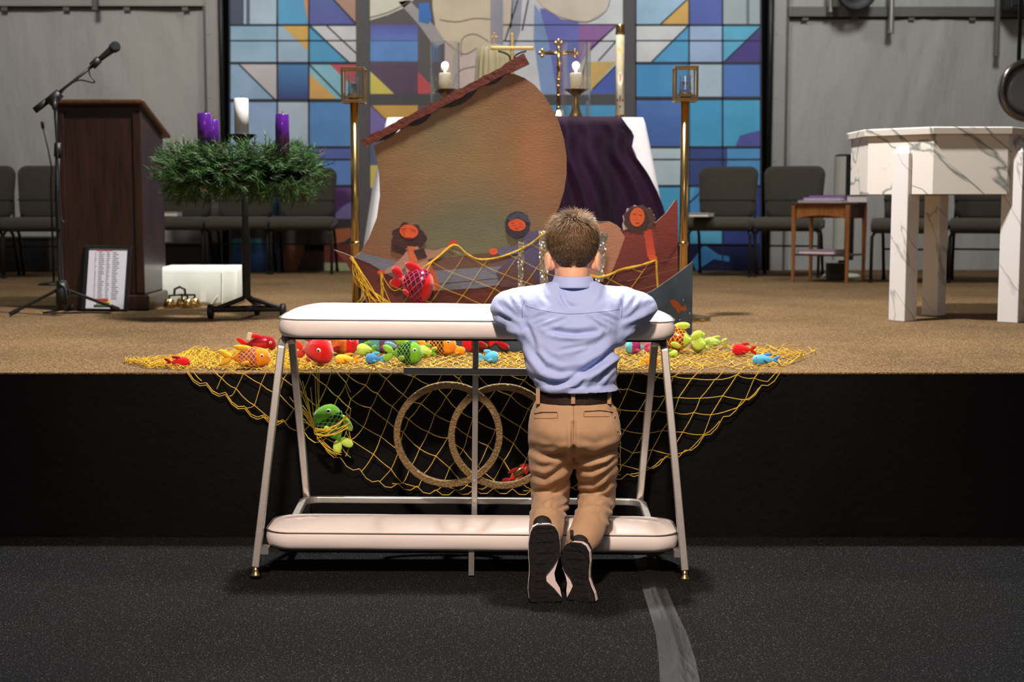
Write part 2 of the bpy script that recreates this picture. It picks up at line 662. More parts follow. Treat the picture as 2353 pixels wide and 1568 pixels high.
def pane(pts, c, lay=1, c2=None):
    q = [P(x, y, YB - 0.0016 * lay) for x, y in pts]
    col = grey(S(*c, KB), 0.14)
    if c2 is not None:
        cc2 = grey(S(*c2, KB), 0.14)
        ys = [y for x, y in pts]
        y0, y1 = min(ys), max(ys)
        col = [tuple(a + (b - a) * ((y - y0) / (y1 - y0)) for a, b in zip(col, cc2)) for x, y in pts]
    bk.face(q, col)


def rect(x0, y0, x1, y1, c, lay=1, c2=None):
    pane([(x0, y0), (x1, y0), (x1, y1), (x0, y1)], c, lay, c2)


def lead(x0, y0, x1, y1, wd=3.0, c=(42, 45, 55), lay=5):
    d = Vector((x1 - x0, y1 - y0)).normalized() * wd / 2
    n = Vector((-d.y, d.x))
    pane([(x0 + n.x, y0 + n.y), (x1 + n.x, y1 + n.y), (x1 - n.x, y1 - n.y), (x0 - n.x, y0 - n.y)], c, lay)


TOP = -330
pts = [(527, TOP), (1750, TOP), (1750, 627), (527, 627)]
bk.prism([P(x, y, YB) for x, y in pts], (0, 0.02, 0), S(70, 68, 70, KB))
# left light
rect(529, TOP, 636, 57, (105, 130, 150), 1, (150, 172, 186))
rect(529, TOP, 560, 57, (60, 70, 92), 2)
rect(566, TOP, 574, 57, (70, 85, 108), 2)
rect(637, TOP, 709, 57, (60, 140, 182))
pane([(628, TOP), (709, TOP), (709, 54)], (200, 122, 62), 2)
rect(710, TOP, 817, 57, (60, 130, 180), 1, (76, 80, 146))
pane([(700, TOP), (817, TOP), (817, 52), (770, 4)], (158, 122, 102), 2)
rect(529, 58, 636, 143, (118, 158, 184), 1, (134, 168, 190))
rect(637, 58, 709, 143, (136, 164, 184))
pane([(648, 58), (708, 58), (708, 117)], (196, 150, 54), 2)
rect(710, 58, 818, 143, (56, 142, 184))
pane([(716, 58), (818, 58), (818, 143), (800, 143)], (180, 182, 184), 2)
rect(529, 147, 636, 228, (126, 158, 188))
pane([(550, 147), (636, 147), (636, 228), (630, 228)], (172, 166, 168), 2)
rect(637, 147, 709, 228, (54, 118, 170), 1, (46, 58, 112))
rect(710, 147, 818, 228, (112, 168, 184))
pane([(711, 168), (773, 227), (711, 227)], (210, 146, 66), 2)
pane([(755, 145), (818, 145), (818, 206)], (178, 66, 80), 2)
rect(529, 233, 636, 420, (124, 152, 192), 1, (140, 170, 190))
rect(637, 233, 709, 420, (154, 172, 186))
rect(710, 233, 808, 340, (66, 124, 180))
rect(710, 341, 808, 368, (72, 90, 156))
rect(710, 369, 808, 428, (74, 120, 186))
rect(710, 429, 808, 504, (94, 54, 116))
pane([(764, 503), (772, 490), (784, 477), (796, 469), (808, 465), (808, 503)], (128, 118, 186), 2)
rect(529, 420, 709, 520, (66, 120, 150))
rect(529, 504, 850, 627, (66, 62, 66))
pane([(755, 530), (780, 526), (806, 524), (806, 545), (790, 556), (765, 562)], (196, 104, 52), 2)
rect(700, 562, 808, 604, (120, 54, 42), 2)
rect(745, 604, 850, 626, (172, 176, 134), 2)
rect(535, 556, 640, 627, (36, 104, 160), 2, (30, 60, 130))
rect(535, 548, 600, 566, (40, 160, 190), 3)
pane([(655, 560), (745, 560), (745, 626), (650, 626)], (110, 62, 32), 2)
pane([(700, 575), (745, 575), (745, 626), (680, 626)], (52, 30, 26), 3)
# grey mullions
rect(818, TOP, 850, 627, (76, 74, 77), 4)
rect(1431, TOP, 1460, 627, (74, 71, 74), 4)
# middle light
rect(850, TOP, 1431, 290, (86, 80, 82))
pane([(850, TOP), (990, TOP), (950, 0), (928, 18), (892, 34), (850, 47)], (206, 192, 172), 2)
pane([(915, 4), (940, 0), (1005, 66), (1022, 98), (1000, 110), (965, 60)], (150, 145, 146), 2)
pane([(962, 8), (985, 5), (992, 40), (985, 55), (962, 50)], (46, 108, 180), 3)
rect(851, 57, 960, 93, (80, 82, 156), 2, (80, 112, 182))
rect(851, 95, 960, 141, (78, 128, 194), 2)
rect(851, 145, 960, 217, (84, 66, 88), 2)
pane([(851, 164), (906, 216), (851, 216)], (192, 178, 60), 3)
pane([(960, 165), (990, 195), (990, 216), (960, 216)], (184, 66, 72), 3)
rect(851, 218, 1431, 241, (72, 70, 74), 2)
pane([(851, 244), (900, 290), (851, 320)], (112, 96, 162), 3)
pane([(855, 242), (960, 242), (960, 300), (912, 300)], (196, 146, 52), 3)
rect(851, 380, 870, 432, (190, 172, 56), 3)
pane([(985, TOP), (1128, TOP), (1128, 140), (1096, 112), (1066, 126), (1022, 96), (1000, 60), (994, 20)], (206, 178, 150), 3)
pane([(1022, 96), (1066, 126), (1096, 112), (1128, 140), (1128, 215), (1090, 215), (1030, 200), (1022, 150)], (188, 170, 162), 3)
rect(1127, TOP, 1156, 217, (140, 138, 150), 4)
rect(1156, TOP, 1431, 217, (186, 188, 194), 2)
pane([(1156, TOP), (1190, TOP), (1176, 60), (1158, 95)], (198, 176, 158), 3)
pane([(1200, TOP), (1216, TOP), (1196, 70), (1176, 130), (1168, 120)], (140, 142, 156), 3)
pane([(1228, 10), (1250, 40), (1290, 216), (1244, 216), (1226, 90)], (112, 140, 184), 3)
pane([(1240, 20), (1330, 20), (1330, 170), (1300, 216), (1280, 216), (1262, 100)], (94, 98, 172), 4)
pane([(1330, 55), (1418, 55), (1362, 112), (1330, 150)], (130, 88, 146), 5)
pane([(1190, TOP), (1425, TOP), (1400, 0), (1392, 25), (1348, 52), (1290, 44), (1250, 20), (1235, 0)], (204, 178, 160), 5)
pane([(1395, 0), (1431, TOP), (1431, 55), (1362, 55), (1392, 28)], (186, 190, 190), 4)
pane([(1352, 142), (1415, 142), (1360, 205), (1340, 216), (1335, 180)], (202, 158, 78), 4)
pane([(1360, 206), (1418, 150), (1418, 216), (1352, 216)], (64, 88, 168), 4)
rect(1240, 242, 1431, 290, (54, 144, 190), 3)
rect(851, 290, 1431, 627, (80, 90, 120))
# right light
rect(1461, TOP, 1583, 56, (134, 168, 192))
pane([(1517, 56), (1583, -6), (1583, 56)], (206, 148, 60), 2)
rect(1584, TOP, 1660, 56, (66, 84, 156))
rect(1661, TOP, 1747, 56, (120, 134, 142), 1, (140, 152, 156))
rect(1715, TOP, 1722, 56, (90, 100, 112), 2)
rect(1461, 58, 1583, 143, (56, 142, 188))
pane([(1461, 58), (1582, 58), (1497, 142), (1461, 142)], (186, 188, 190), 2)
rect(1584, 58, 1660, 143, (134, 162, 194))
rect(1661, 58, 1747, 143, (62, 152, 184))
pane([(1747, 62), (1747, 143), (1664, 143)], (62, 48, 118), 2)
rect(1461, 145, 1583, 222, (46, 130, 182))
rect(1584, 145, 1660, 222, (152, 174, 186))
rect(1661, 145, 1747, 222, (62, 106, 172))
rect(1461, 228, 1583, 336, (62, 106, 172), 1, (56, 92, 160))
rect(1584, 228, 1660, 336, (42, 144, 190))
rect(1661, 228, 1747, 336, (46, 150, 190))
pane([(1690, 336), (1700, 312), (1722, 305), (1747, 300), (1747, 336)], (72, 76, 150), 2)
rect(1461, 340, 1583, 425, (164, 184, 194))
rect(1584, 340, 1670, 425, (48, 66, 124))
rect(1671, 340, 1747, 425, (62, 136, 188))
rect(1461, 428, 1583, 627, (48, 152, 196))
rect(1584, 428, 1660, 627, (62, 156, 206))
pane([(1600, 428), (1660, 428), (1660, 500), (1584, 500), (1584, 470)], (50, 130, 190), 2)
rect(1661, 428, 1747, 627, (40, 56, 124))
rect(1461, 560, 1747, 627, (18, 30, 70), 3)
pane([(1590, 600), (1618, 562), (1650, 585), (1676, 590), (1676, 602), (1640, 596), (1600, 622)], (36, 130, 196), 4)
# lead lines
for x in (528, 637, 709.5, 1461, 1583.5, 1660.5, 1748):
    lead(x, TOP, x, 627, 3.4)
for (x0, x1) in ((528, 818), (1460, 1748)):
    for y, wd in ((57, 4), (93, 2.4), (144.5, 5), (226 if x0 > 1000 else 230.5, 6), (338, 4), (366, 2.4), (427, 4)):
        lead(x0, y, x1, y, wd)
for y in (94, 57):
    lead(1156, y, 1431, y, 2.4)
for L in ((766, -2, 818, 54), (637, 42, 637, 57), (712, 60, 802, 143), (750, 58, 818, 122), (549, 147, 632, 229), (711, 148, 790, 228),
          (1497, 142, 1583, 57), (1664, 142, 1747, 62), (1584, 466, 1625, 428), (1517, 56, 1584, -6), (1375, 140, 1418, 92), (1352, 117, 1418, 57),
          (1160, 95, 1190, 0), (1200, 70, 1214, 0), (1336, 180, 1352, 120), (1362, 205, 1418, 148)):
    lead(*L, 3.0)
for cx0, pts in ((0, [(850, 40), (892, 28), (925, 12), (945, 0)]), (1, [(1250, 18), (1290, 40), (1348, 50), (1390, 28), (1402, 0)]), (2, [(1010, 45), (1050, 50), (1090, 42), (1127, 44)]),
                 (3, [(1022, 94), (1064, 124), (1096, 110)]), (4, [(1060, 130), (1062, 90), (1090, 78), (1124, 96)]), (5, [(1040, 200), (1060, 160), (1128, 150)])):
    sp = smooth_path([Vector((x, y, 0)) for x, y in pts], 5)
    for a, b in zip(sp, sp[1:]):
        lead(a.x, a.y, b.x, b.y, 1.8, (120, 106, 102), 6)
p0 = P(1138, 627, YB)
o = solo('stained_glass_backdrop', bk, M_print, 'tall printed backdrop of blue stained-glass panes behind the altar', 'backdrop', (p0.x, YB, SZ), fix=False)

# ------------------------------------------------------------------ strip of tape over a cable
mb = MB()
ctr = [PF(x, y, 0.0) for x, y in ((1478, 1270), (1495, 1330), (1520, 1400), (1543, 1460), (1556, 1520), (1566, 1600), (1575, 1680))]
wd = [0.036, 0.037, 0.038, 0.043, 0.047, 0.05, 0.05]
n = 8
rg = []
ts = np.linspace(0, len(ctr) - 1, 50)
for t_ in ts:
    i = min(int(t_), len(ctr) - 2)
    c = ctr[i].lerp(ctr[i + 1], t_ - i)
    w_ = wd[i] + (wd[i + 1] - wd[i]) * (t_ - i)
    rg.append([Vector((c.x + w_ * (2 * k / n - 1), c.y, 0.002 + 0.006 * math.exp(-((k - 4) / 1.3) ** 2) + 0.0035 * abs(noise.noise((c.y * 9, k * 0.6, 2))))) for k in range(n + 1)])
mb.rings(rg, cap=False, closed=False)
M_tape = mat('grey_tape', (0.0075, 0.0072, 0.0072, 1), 0.5, bump=0.6, bscale=9, var=0.15, vscale=6, stretch=(3, 0.6, 1))
mb.rings([[p - Vector((0, 0, p.z)) for p in r] for r in rg], cap=False, closed=False)
solo('cable_tape', mb, M_tape, 'wrinkled grey tape strip over a cable on the black carpet', 'tape', (ctr[3].x, ctr[3].y, 0), smooth=True)
# ================================================================== lectern
M_lect = wood('dark_cherry_wood', (0.008, 0.0022, 0.0012, 1), (0.030, 0.0085, 0.0035, 1), 0.4, 5.0, (5, 5, 0.5), 0.25)
yl = PF(140, 714).y
a, b = P(142, 712, yl), P(335, 712, yl)
xa, xb = a.x, b.x
t = Thing('lectern', 'dark cherry wood lectern with sloping top and plinth', 'lectern', ((xa + xb) / 2, yl + 0.25, SZ))
W_ = xb - xa
zt = P(200, 244, yl).z
dp = 0.50
zb = zt - 0.145
mb = MB()
prof = [(yl, SZ + 0.09), (yl + dp, SZ + 0.09), (yl + dp, zb), (yl, zt)]
mb.prism([(xa + 0.005, y, z) for y, z in prof], (W_ - 0.01, 0, 0))
t.part('body', mb, M_lect, bevel=0.006)
mb = MB()
for x in (xa + 0.022, xb - 0.022):
    mb.box((x, yl - 0.002, (SZ + 0.09 + zt) / 2 - 0.01), (0.045, 0.022, zt - SZ - 0.12))
t.part('corner_stile', mb, M_lect, bevel=0.004)
mb = MB().prism([(xa - 0.028, y, z) for y, z in ((yl - 0.045, zt + 0.012), (yl + dp + 0.05, zb - 0.006), (yl + dp + 0.05, zb + 0.02), (yl - 0.045, zt + 0.036))], (W_ + 0.056, 0, 0))
t.part('sloping_top', mb, wood('lectern_top_wood', (0.05, 0.020, 0.009, 1), (0.10, 0.042, 0.018, 1), 0.35), bevel=0.008)
mb = MB().box(((xa + xb) / 2, yl + dp / 2, SZ + 0.045), (W_ + 0.05, dp + 0.05, 0.09))
t.part('plinth', mb, M_lect, bevel=0.012)

# gooseneck microphone behind the lectern
p = PF(124, 655)
pt, pm = P(97, 285, p.y), P(110, 340, p.y)
t = Thing('gooseneck_microphone', 'thin black gooseneck microphone left of the lectern behind the microphone stand', 'microphone', p)
t.part('base_disc', MB().lathe([(0.11, 0), (0.11, 0.012), (0.02, 0.022), (0.012, 0.03)], 20, p), M_black, smooth=True)
t.part('gooseneck', MB().tube([p, (p.x, p.y, P(0, 420, p.y).z), P(119, 388, p.y), pm, P(98, 292, p.y)], [0.008, 0.007, 0.006, 0.005, 0.005], 8), M_black, smooth=True)
t.part('capsule', MB().tube([P(99, 296, p.y), pt + Vector((0, 0, .01)), P(94, 281, p.y)], [0.010, 0.013, 0.009], 10), M_blackp, smooth=True)

# ------------------------------------------------------------------ microphone stand
ym = 7.45
base = PF(137, 719)
base = Vector((P(137, 700, ym).x, ym, SZ))
t = Thing('microphone_stand', 'black boom microphone stand on tripod legs in front of the lectern', 'microphone stand', base)
top = P(126, 240, ym)
hub = P(141, 668, ym)
t.part('pole', MB().tube([base + Vector((0, 0, 0.03)), hub, (base.x + (top.x - base.x) * .6, ym, 1.2), P(133, 335, ym)], 0.0135, 10).tube([P(133, 340, ym), top], 0.009, 10), M_black, smooth=True)
t.part('height_clutch', MB().tube([P(133, 360, ym), P(132.5, 328, ym)], [0.02, 0.017], 12), M_blackp, smooth=True)
t.part('hub', MB().tube([P(142, 700, ym), P(141, 645, ym)], [0.032, 0.024], 12), M_blackp, smooth=True)
for (q, ) in ((PF(22, 728),), (PF(272, 716),), (base + Vector((-0.05, 0.36, 0.0)),)):
    q = q + Vector((0, 0, 0.012))
    lg = t.part('leg', MB().tube([P(141, 662, ym), q], 0.0085, 8), M_black)
    d_ = (q - P(141, 662, ym)).normalized()
    t.part('rubber_foot', MB().tube([q - d_ * 0.05, q], 0.013, 8), M_blackp, parent=lg)
br = t.part('boom', MB().tube([P(88, 250, ym), P(215, 150, ym)], 0.0075, 10), M_black, smooth=True)
t.part('counterweight', MB().tube([P(80, 254, ym), P(108, 232, ym)], 0.017, 12), M_blackp, parent=br, smooth=True)
t.part('boom_clutch', MB().tube([P(112, 236, ym), P(138, 214, ym)], 0.026, 10).tube([P(125, 250, ym - 0.05), P(126, 226, ym - .02)], 0.012, 8), M_blackp, smooth=True)
t.part('microphone_clip', MB().tube([P(212, 152, ym), P(228, 136, ym)], 0.02, 10), M_blackp, smooth=True)
cab = [P(228, 138, ym), P(208, 150, ym - .02), P(206, 170, ym - .02), P(217, 190, ym - .02), P(178, 185, ym - 0.02), P(140, 215, ym - .03), P(128, 260, ym - .03), P(131, 330, ym - .03), P(136, 420, ym - .03), P(140, 500, ym - 0.03), P(146, 512, ym - .03), P(136, 548, ym - .03),
       P(138, 640, ym - .035), P(152, 650, ym - .03), P(160, 690, ym - .02), P(140, 712, ym), PF(100, 722) + Vector((0, 0, .006)), PF(200, 721) + Vector((0, 0, .006)), PF(255, 722) + Vector((0, 0, .006))]


solo('microphone_cable', MB().tube(smooth_path(cab), 0.0042, 6), M_blackp, 'black cable looping down the boom microphone stand', 'cable', base, smooth=True)
mp_ = P(250, 117, ym)
t = Thing('microphone', 'black handheld microphone clipped at the end of the boom', 'microphone', mp_)
d0, d1 = P(222, 142, ym), P(274, 100, ym)
dv = d1 - d0
t.part('handle', MB().tube([d0, d0 + dv * 0.1, d0 + dv * 0.62, d0 + dv * 0.68], [0.010, 0.0125, 0.019, 0.02], 14), M_blackp, smooth=True)
M_grill = mat('microphone_mesh', (0.03, 0.033, 0.036, 1), 0.45, metal=0.8, bump=0.8, bscale=700)
t.part('grille_ball', MB().tube([d0 + dv * 0.66, d0 + dv * 0.72, d0 + dv * 0.86, d0 + dv * 0.96, d0 + dv * 1.0], [0.021, 0.026, 0.028, 0.020, 0.008], 16), M_grill, smooth=True)

# ------------------------------------------------------------------ framed sheet leaning on the lectern
yf = yl - 0.045
t = Thing('framed_sheet', 'black framed white sheet leaning against the foot of the lectern', 'notice', P(245, 716, yf))
M_paper = mat('paper', (0.62, 0.60, 0.66, 1), 0.6, var=0.03, vscale=5)


def tilt(px, py, off=0.0):
    """point on the leaning sheet"""
    p = P(px, py, yf)
    return Vector((p.x, yf - 0.02 - off + 0.05 * (p.z - SZ) / 0.35, p.z))


mb = MB().prism([tilt(186, 712), tilt(296, 715), tilt(300, 566), tilt(190, 563)], (0, 0.012, 0))
t.part('backing_board', mb, M_blackp, bevel=0.002)
mb = MB()
fr = [(190, 710), (294, 713), (298, 566), (194, 564)]
inn = [(199, 708), (288, 710), (292, 572), (202, 571)]
for i in range(4):
    j = (i + 1) % 4
    mb.prism([tilt(*fr[i], .002), tilt(*fr[j], .002), tilt(*inn[j], .002), tilt(*inn[i], .002)], (0, -0.008, 0))
t.part('frame', mb, M_black)
mb = MB().prism([tilt(199, 711, .001), tilt(288, 712, .001), tilt(292, 571, .001), tilt(202, 571, .001)], (0, -0.002, 0))
pp = t.part('sheet', mb, M_paper)
mb = MB()
inkc = S(150, 146, 156)
rng = random.Random(3)
for cx, wd_ in ((216, 4), (225, 14), (243, 8), (257, 16)):
    for k in range(25):
        y = 580 + k * 4.4
        l = wd_ * rng.uniform(0.55, 1.0)
        mb.face([tilt(cx, y, .0045), tilt(cx + l, y, .0045), tilt(cx + l, y + 1.5, .0045), tilt(cx, y + 1.5, .0045)], inkc)
mb.face([tilt(220, 575, .0045), tilt(256, 575, .0045), tilt(256, 577, .0045), tilt(220, 577, .0045)], S(190, 90, 110))
for (x0, x1, y0, y1, c) in ((219, 250, 686, 692, (170, 60, 40)), (224, 248, 692, 698, (215, 110, 60)), (238, 254, 689, 700, (220, 190, 50)), (218, 254, 700, 705, (30, 80, 30)), (245, 254, 696, 703, (20, 20, 20))):
    mb.face([tilt(x0, y1, .005), tilt(x1, y1, .005), tilt(x1, y0, .005), tilt(x0, y0, .005)], S(*c))
M_ink = mat('printed_ink', None, 0.6, vcol=True, var=0.05)
t.part('print', mb, M_ink, parent=pp, fix=False)

# ------------------------------------------------------------------ altar bells
p = PF(412, 708)
t = Thing('altar_bells', 'cluster of small gold hand bells with a dark handle on the carpet', 'bells', p)
bx, by = p.x, p.y
for dx, dy in ((-0.055, 0.0), (0.05, -0.01), (0.0, 0.07), (0.075, 0.06)):
    bl = t.part('bell', MB().lathe([(0.034, 0.004), (0.036, 0.008), (0.030, 0.03), (0.024, 0.048), (0.014, 0.056), (0.0, 0.058)], 18, (bx + dx, by + dy, SZ)), M_brass, smooth=True)
    t.part('bell_post', MB().tube([(bx + dx, by + dy, SZ + 0.055), (bx + dx, by + dy, SZ + 0.072)], 0.006, 8), M_black, parent=bl)
t.part('crossbar', MB().tube([(bx - 0.058, by, SZ + 0.07), (bx + 0.0, by + 0.04, SZ + 0.072), (bx + 0.08, by + 0.06, SZ + 0.07)], 0.006, 8).tube([(bx + 0.05, by - 0.01, SZ + 0.07), (bx, by + 0.07, SZ + 0.07)], 0.006, 8), M_black)
t.part('handle', MB().tube([(bx - 0.032, by + 0.02, SZ + 0.07), (bx - 0.028, by + 0.02, SZ + 0.105), (bx, by + 0.02, SZ + 0.118), (bx + 0.028, by + 0.02, SZ + 0.105), (bx + 0.032, by + 0.02, SZ + 0.07)], 0.007, 8), M_black)

# ------------------------------------------------------------------ white block behind the lectern
p0, p1 = PF(355, 702), PF(550, 700)
t = Thing('padded_block', 'long low white cloth-covered block on the carpet right of the lectern', 'kneeler', ((p0.x + p1.x) / 2, p0.y + .2, SZ))
mb = MB()
hx, hh, hd = (p1.x - p0.x) / 2, 0.222, 0.34
rg = []
for z, ins in ((0.0, 0.012), (0.02, 0.002), (0.1, 0.0), (hh - 0.03, 0.0), (hh - 0.008, 0.01), (hh, 0.03)):
    r = []
    for k in range(64):
        u = k / 64 * 4
        e, f = int(u), u - int(u)
        cs = [(-1, -1), (1, -1), (1, 1), (-1, 1)]
        A, B = cs[e], cs[(e + 1) % 4]
        x = (A[0] + (B[0] - A[0]) * f) * (hx - ins)
        y = (A[1] + (B[1] - A[1]) * f) * (hd / 2 - ins)
        wv = 0.006 * noise.noise((x * 14, y * 14, z * 4)) if 0 < z < hh - .03 else 0
        r.append(Vector(((p0.x + p1.x) / 2 + x * (1 + wv), p0.y + hd / 2 + y + wv, SZ + z + (0.004 * noise.noise((x * 8, y * 8, 5)) if z > .15 else 0))))
    rg.append(r)
mb.rings(rg)
M_block = mat('off_white_cover', (0.72, 0.74, 0.66, 1), 0.75, var=0.08, vscale=5, bump=0.3, bscale=9)
t.part('cover', mb, M_block, smooth=True, bevel=0.004)
mb = MB().tube([(p1.x - 0.085, p0.y - 0.003, SZ + 0.004), (p1.x - 0.083, p0.y - 0.004, SZ + 0.19)], 0.003, 6)
mb.tube([(p1.x - 0.15, p0.y - 0.003, SZ + 0.004), (p1.x - 0.11, p0.y - 0.006, SZ + 0.055)], 0.004, 6)
t.part('cover_seam', mb, M_block)

# ================================================================== chairs
M_fab = mat('grey_brown_upholstery', (0.056, 0.048, 0.034, 1), 0.9, bump=0.4, bscale=260, var=0.12, vscale=40, sheen=0.2)
M_leg = mat('dark_grey_tube', (0.05, 0.05, 0.05, 1), 0.35, metal=0.7, var=0.1)


def rrect(w, h, r, n=5, w2=None):
    """rounded rectangle in XZ around the origin, w2 = width at the bottom"""
    out = []
    for sx, sz, a0 in ((1, 1, 0), (-1, 1, 90), (-1, -1, 180), (1, -1, 270)):
        ww = w if sz > 0 else (w2 or w)
        for k in range(n + 1):
            a = math.radians(a0 + 90 * k / n)
            out.append((sx * (ww / 2 - r) + r * math.cos(a), sz * (h / 2 - r) + r * math.sin(a)))
    return out


def make_chair(label, group):
    t = Thing('stacking_chair', label, 'chair', (0, 0, 0), group=group)
    # local: front faces -Y
    def pad(w, h, r, th, w2=None):
        rg = []
        base = rrect(w, h, r, 5, w2)
        for off, k in ((0.0, 0.93), (0.006, 0.985), (th * .5, 1.0), (th - 0.010, 0.97), (th, 0.86)):
            rg.append([(x * k if k < 1 else x, off, z * (1 - (1 - k) * w / h) if k < 1 else z) for x, z in base])
        return rg
    TB = Matrix.Translation((0, 0.235, 0.675)) @ Matrix.Rotation(math.radians(-9), 4, 'X')
    mb = MB().rings([[TB @ Vector((x, -y, z)) for x, y, z in r] for r in pad(0.50, 0.44, 0.075, 0.06, 0.46)])
    bk_ = t.part('backrest', mb, M_fab, world=False, smooth=True)
    mb = MB().box(TB @ Vector((0, -0.058, -0.065)), (0.47, 0.012, 0.012), Matrix.Rotation(math.radians(-9), 3, 'X'))
    t.part('seam', mb, M_dark, parent=bk_, world=False)
    prof = [(-0.245, 0.375), (-0.262, 0.40), (-0.262, 0.43), (-0.24, 0.465), (-0.19, 0.483), (0.0, 0.475), (0.2, 0.462), (0.22, 0.44), (0.22, 0.40), (0.19, 0.39), (-0.2, 0.37)]
    rg = []
    for x, k in ((-0.255, .90), (-0.243, 0.98), (-0.225, 1), (0.225, 1), (0.243, 0.98), (0.255, .90)):
        rg.append([Vector((x, -0.01 + (y + .01) * (0.96 if k < .95 else 1), 0.43 + (z - 0.43) * k)) for y, z in prof])
    t.part('seat', MB().rings(rg), M_fab, world=False, smooth=True)
    t.part('seat_frame', MB().box((0, -0.02, 0.378), (0.44, 0.40, 0.02)), M_leg, world=False)
    for s in (-1, 1):
        lg = t.part('leg', MB().tube([(s * 0.19, -0.15, 0.38), (s * 0.235, -0.185, 0.375), (s * 0.252, -0.20, 0.34), (s * 0.252, -0.215, 0.0)], 0.0125, 8), M_leg, world=False, smooth=True)
        t.part('foot_cap', MB().tube([(s * 0.252, -0.2145, 0.03), (s * 0.252, -0.215, 0.0)], 0.016, 8), M_blackp, parent=lg, world=False)
        lg = t.part('leg', MB().tube([(s * 0.215, -0.1, 0.38), (s * 0.228, 0.12, 0.37), (s * 0.232, 0.17, 0.33), (s * 0.238, 0.28, 0.0)], 0.0125, 8), M_leg, world=False, smooth=True)
        t.part('foot_cap', MB().tube([(s * 0.2375, 0.27, 0.03), (s * 0.238, 0.28, 0.0)], 0.016, 8), M_blackp, parent=lg, world=False)
        t.part('back_upright', MB().tube([(s * 0.228, 0.13, 0.37), (s * 0.228, 0.215, 0.44), (s * 0.215, 0.262, 0.72)], 0.0115, 8), M_leg, world=False, smooth=True)
    t.part('stretcher', MB().tube([(-0.235, 0.2, 0.24), (0.235, 0.2, 0.24)], 0.008, 8), M_leg, world=False)
    return t.o


def place_chair(o, px, pyf, rot):
    """px: seat centre column, pyf: row of the front feet"""
    p = PF(px, pyf)
    R = Matrix.Rotation(math.radians(rot), 3, 'Z')
    c = p - R @ Vector((0, -0.215, 0))
    o.location = (c.x, c.y, SZ)
    o.rotation_euler = (0, 0, math.radians(rot))


c0 = make_chair('grey-brown padded chair, its end of the left row nearest the altar', 'row of chairs left of the altar')
place_chair(c0, 693, 631, 0)
for px, py, rot, lab in ((546, 631, 0, 'grey-brown padded chair behind the pole of the wreath stand'),
                         (398, 631, 0, 'grey-brown padded chair half hidden by the lectern, cream book on it'),
                         (84, 640, 3, 'grey-brown padded chair left of the lectern behind the microphone stand'),
                         (-68, 640, 3, 'grey-brown padded chair cut off by the left edge of the photo')):
    c = copy_tree(c0)
    c['label'] = lab
    place_chair(c, px, py, rot)
for px, py, rot, lab in ((1650, 636, -18, 'grey-brown padded chair right of the brass torch, cream book on its seat'),
                         (1806, 638, -18, 'grey-brown padded chair beside the small wooden side table'),
                         (2080, 652, -24, 'grey-brown padded chair right of the side table, behind the left font leg'),
                         (2262, 652, -18, 'grey-brown padded chair seen behind the middle of the marble font')):
    c = copy_tree(c0)
    c['label'] = lab
    c['group'] = 'row of chairs right of the altar'
    place_chair(c, px, py, rot)

M_book = mat('cream_book', (0.62, 0.56, 0.44, 1), 0.6, var=0.05)


def book(name, label, c, s, cover, rot=0, pages=(0.75, 0.72, 0.66, 1), cat='book', group=None):
    t = Thing(name, label, cat, c, (0, 0, math.radians(rot)), group)
    cm = cover if not isinstance(cover, tuple) else mat('book_cover', cover, 0.45, var=0.08, vscale=20)
    pm = mat('book_pages', pages, 0.8, var=0.08, vscale=60, stretch=(1, 1, 14))
    w, d, h = s
    t.part('pages', MB().box((0.002, 0, h / 2), (w - 0.008, d - 0.010, h - 0.005)), pm, world=False)
    mb = MB().box((0, 0, 0.0015), (w, d, 0.003)).box((0, 0, h - 0.0015), (w, d, 0.003)).box((-w / 2 + 0.0015, 0, h / 2), (0.003, d, h))
    t.part('cover', mb, cm, world=False)
    return t


c = P(396, 505, PF(404, 631).y + 0.22)
book('hymn_book', 'cream book lying on the chair half hidden by the lectern', (c.x, c.y, SZ + 0.484), (0.13, 0.19, 0.035), M_book)
c = P(1612, 497, PF(1632, 640).y + 0.24)
book('hymn_book', 'cream book lying on the chair right of the brass torch', (c.x, c.y, SZ + 0.484), (0.16, 0.2, 0.03), M_book, -22)

# ------------------------------------------------------------------ things stored under the left chairs
M_dbox = mat('dark_grey_crate', (0.03, 0.032, 0.03, 1), 0.5, var=0.2)
yb_ = YW - 0.19
p0, p1 = P(372, 600, yb_), P(500, 600, yb_)
t = Thing('storage_crate', 'dark grey crate with pale lid edge under the chairs behind the white block', 'crate', ((p0.x + p1.x) / 2, yb_, SZ))
t.part('body', MB().box((0, 0, 0.115), (p1.x - p0.x, 0.3, 0.23)), M_dbox, world=False, bevel=0.01)
t.part('lid', MB().box((-0.02, -0.01, 0.24), (p1.x - p0.x - 0.02, 0.33, 0.022)), M_beam, world=False, bevel=0.004)
p0, p1 = P(-60, 600, yb_), P(128, 600, yb_)
t = Thing('storage_crate', 'black crate in shadow under the chairs left of the lectern', 'crate', ((p0.x + p1.x) / 2, yb_, SZ))
t.part('body', MB().box((0, 0, 0.14), (p1.x - p0.x, 0.36, 0.28)), M_blackp, world=False, bevel=0.01)
t.part('lid', MB().box((0, 0, 0.29), (p1.x - p0.x + 0.02, 0.38, 0.02)), M_blackp, world=False, bevel=0.004)

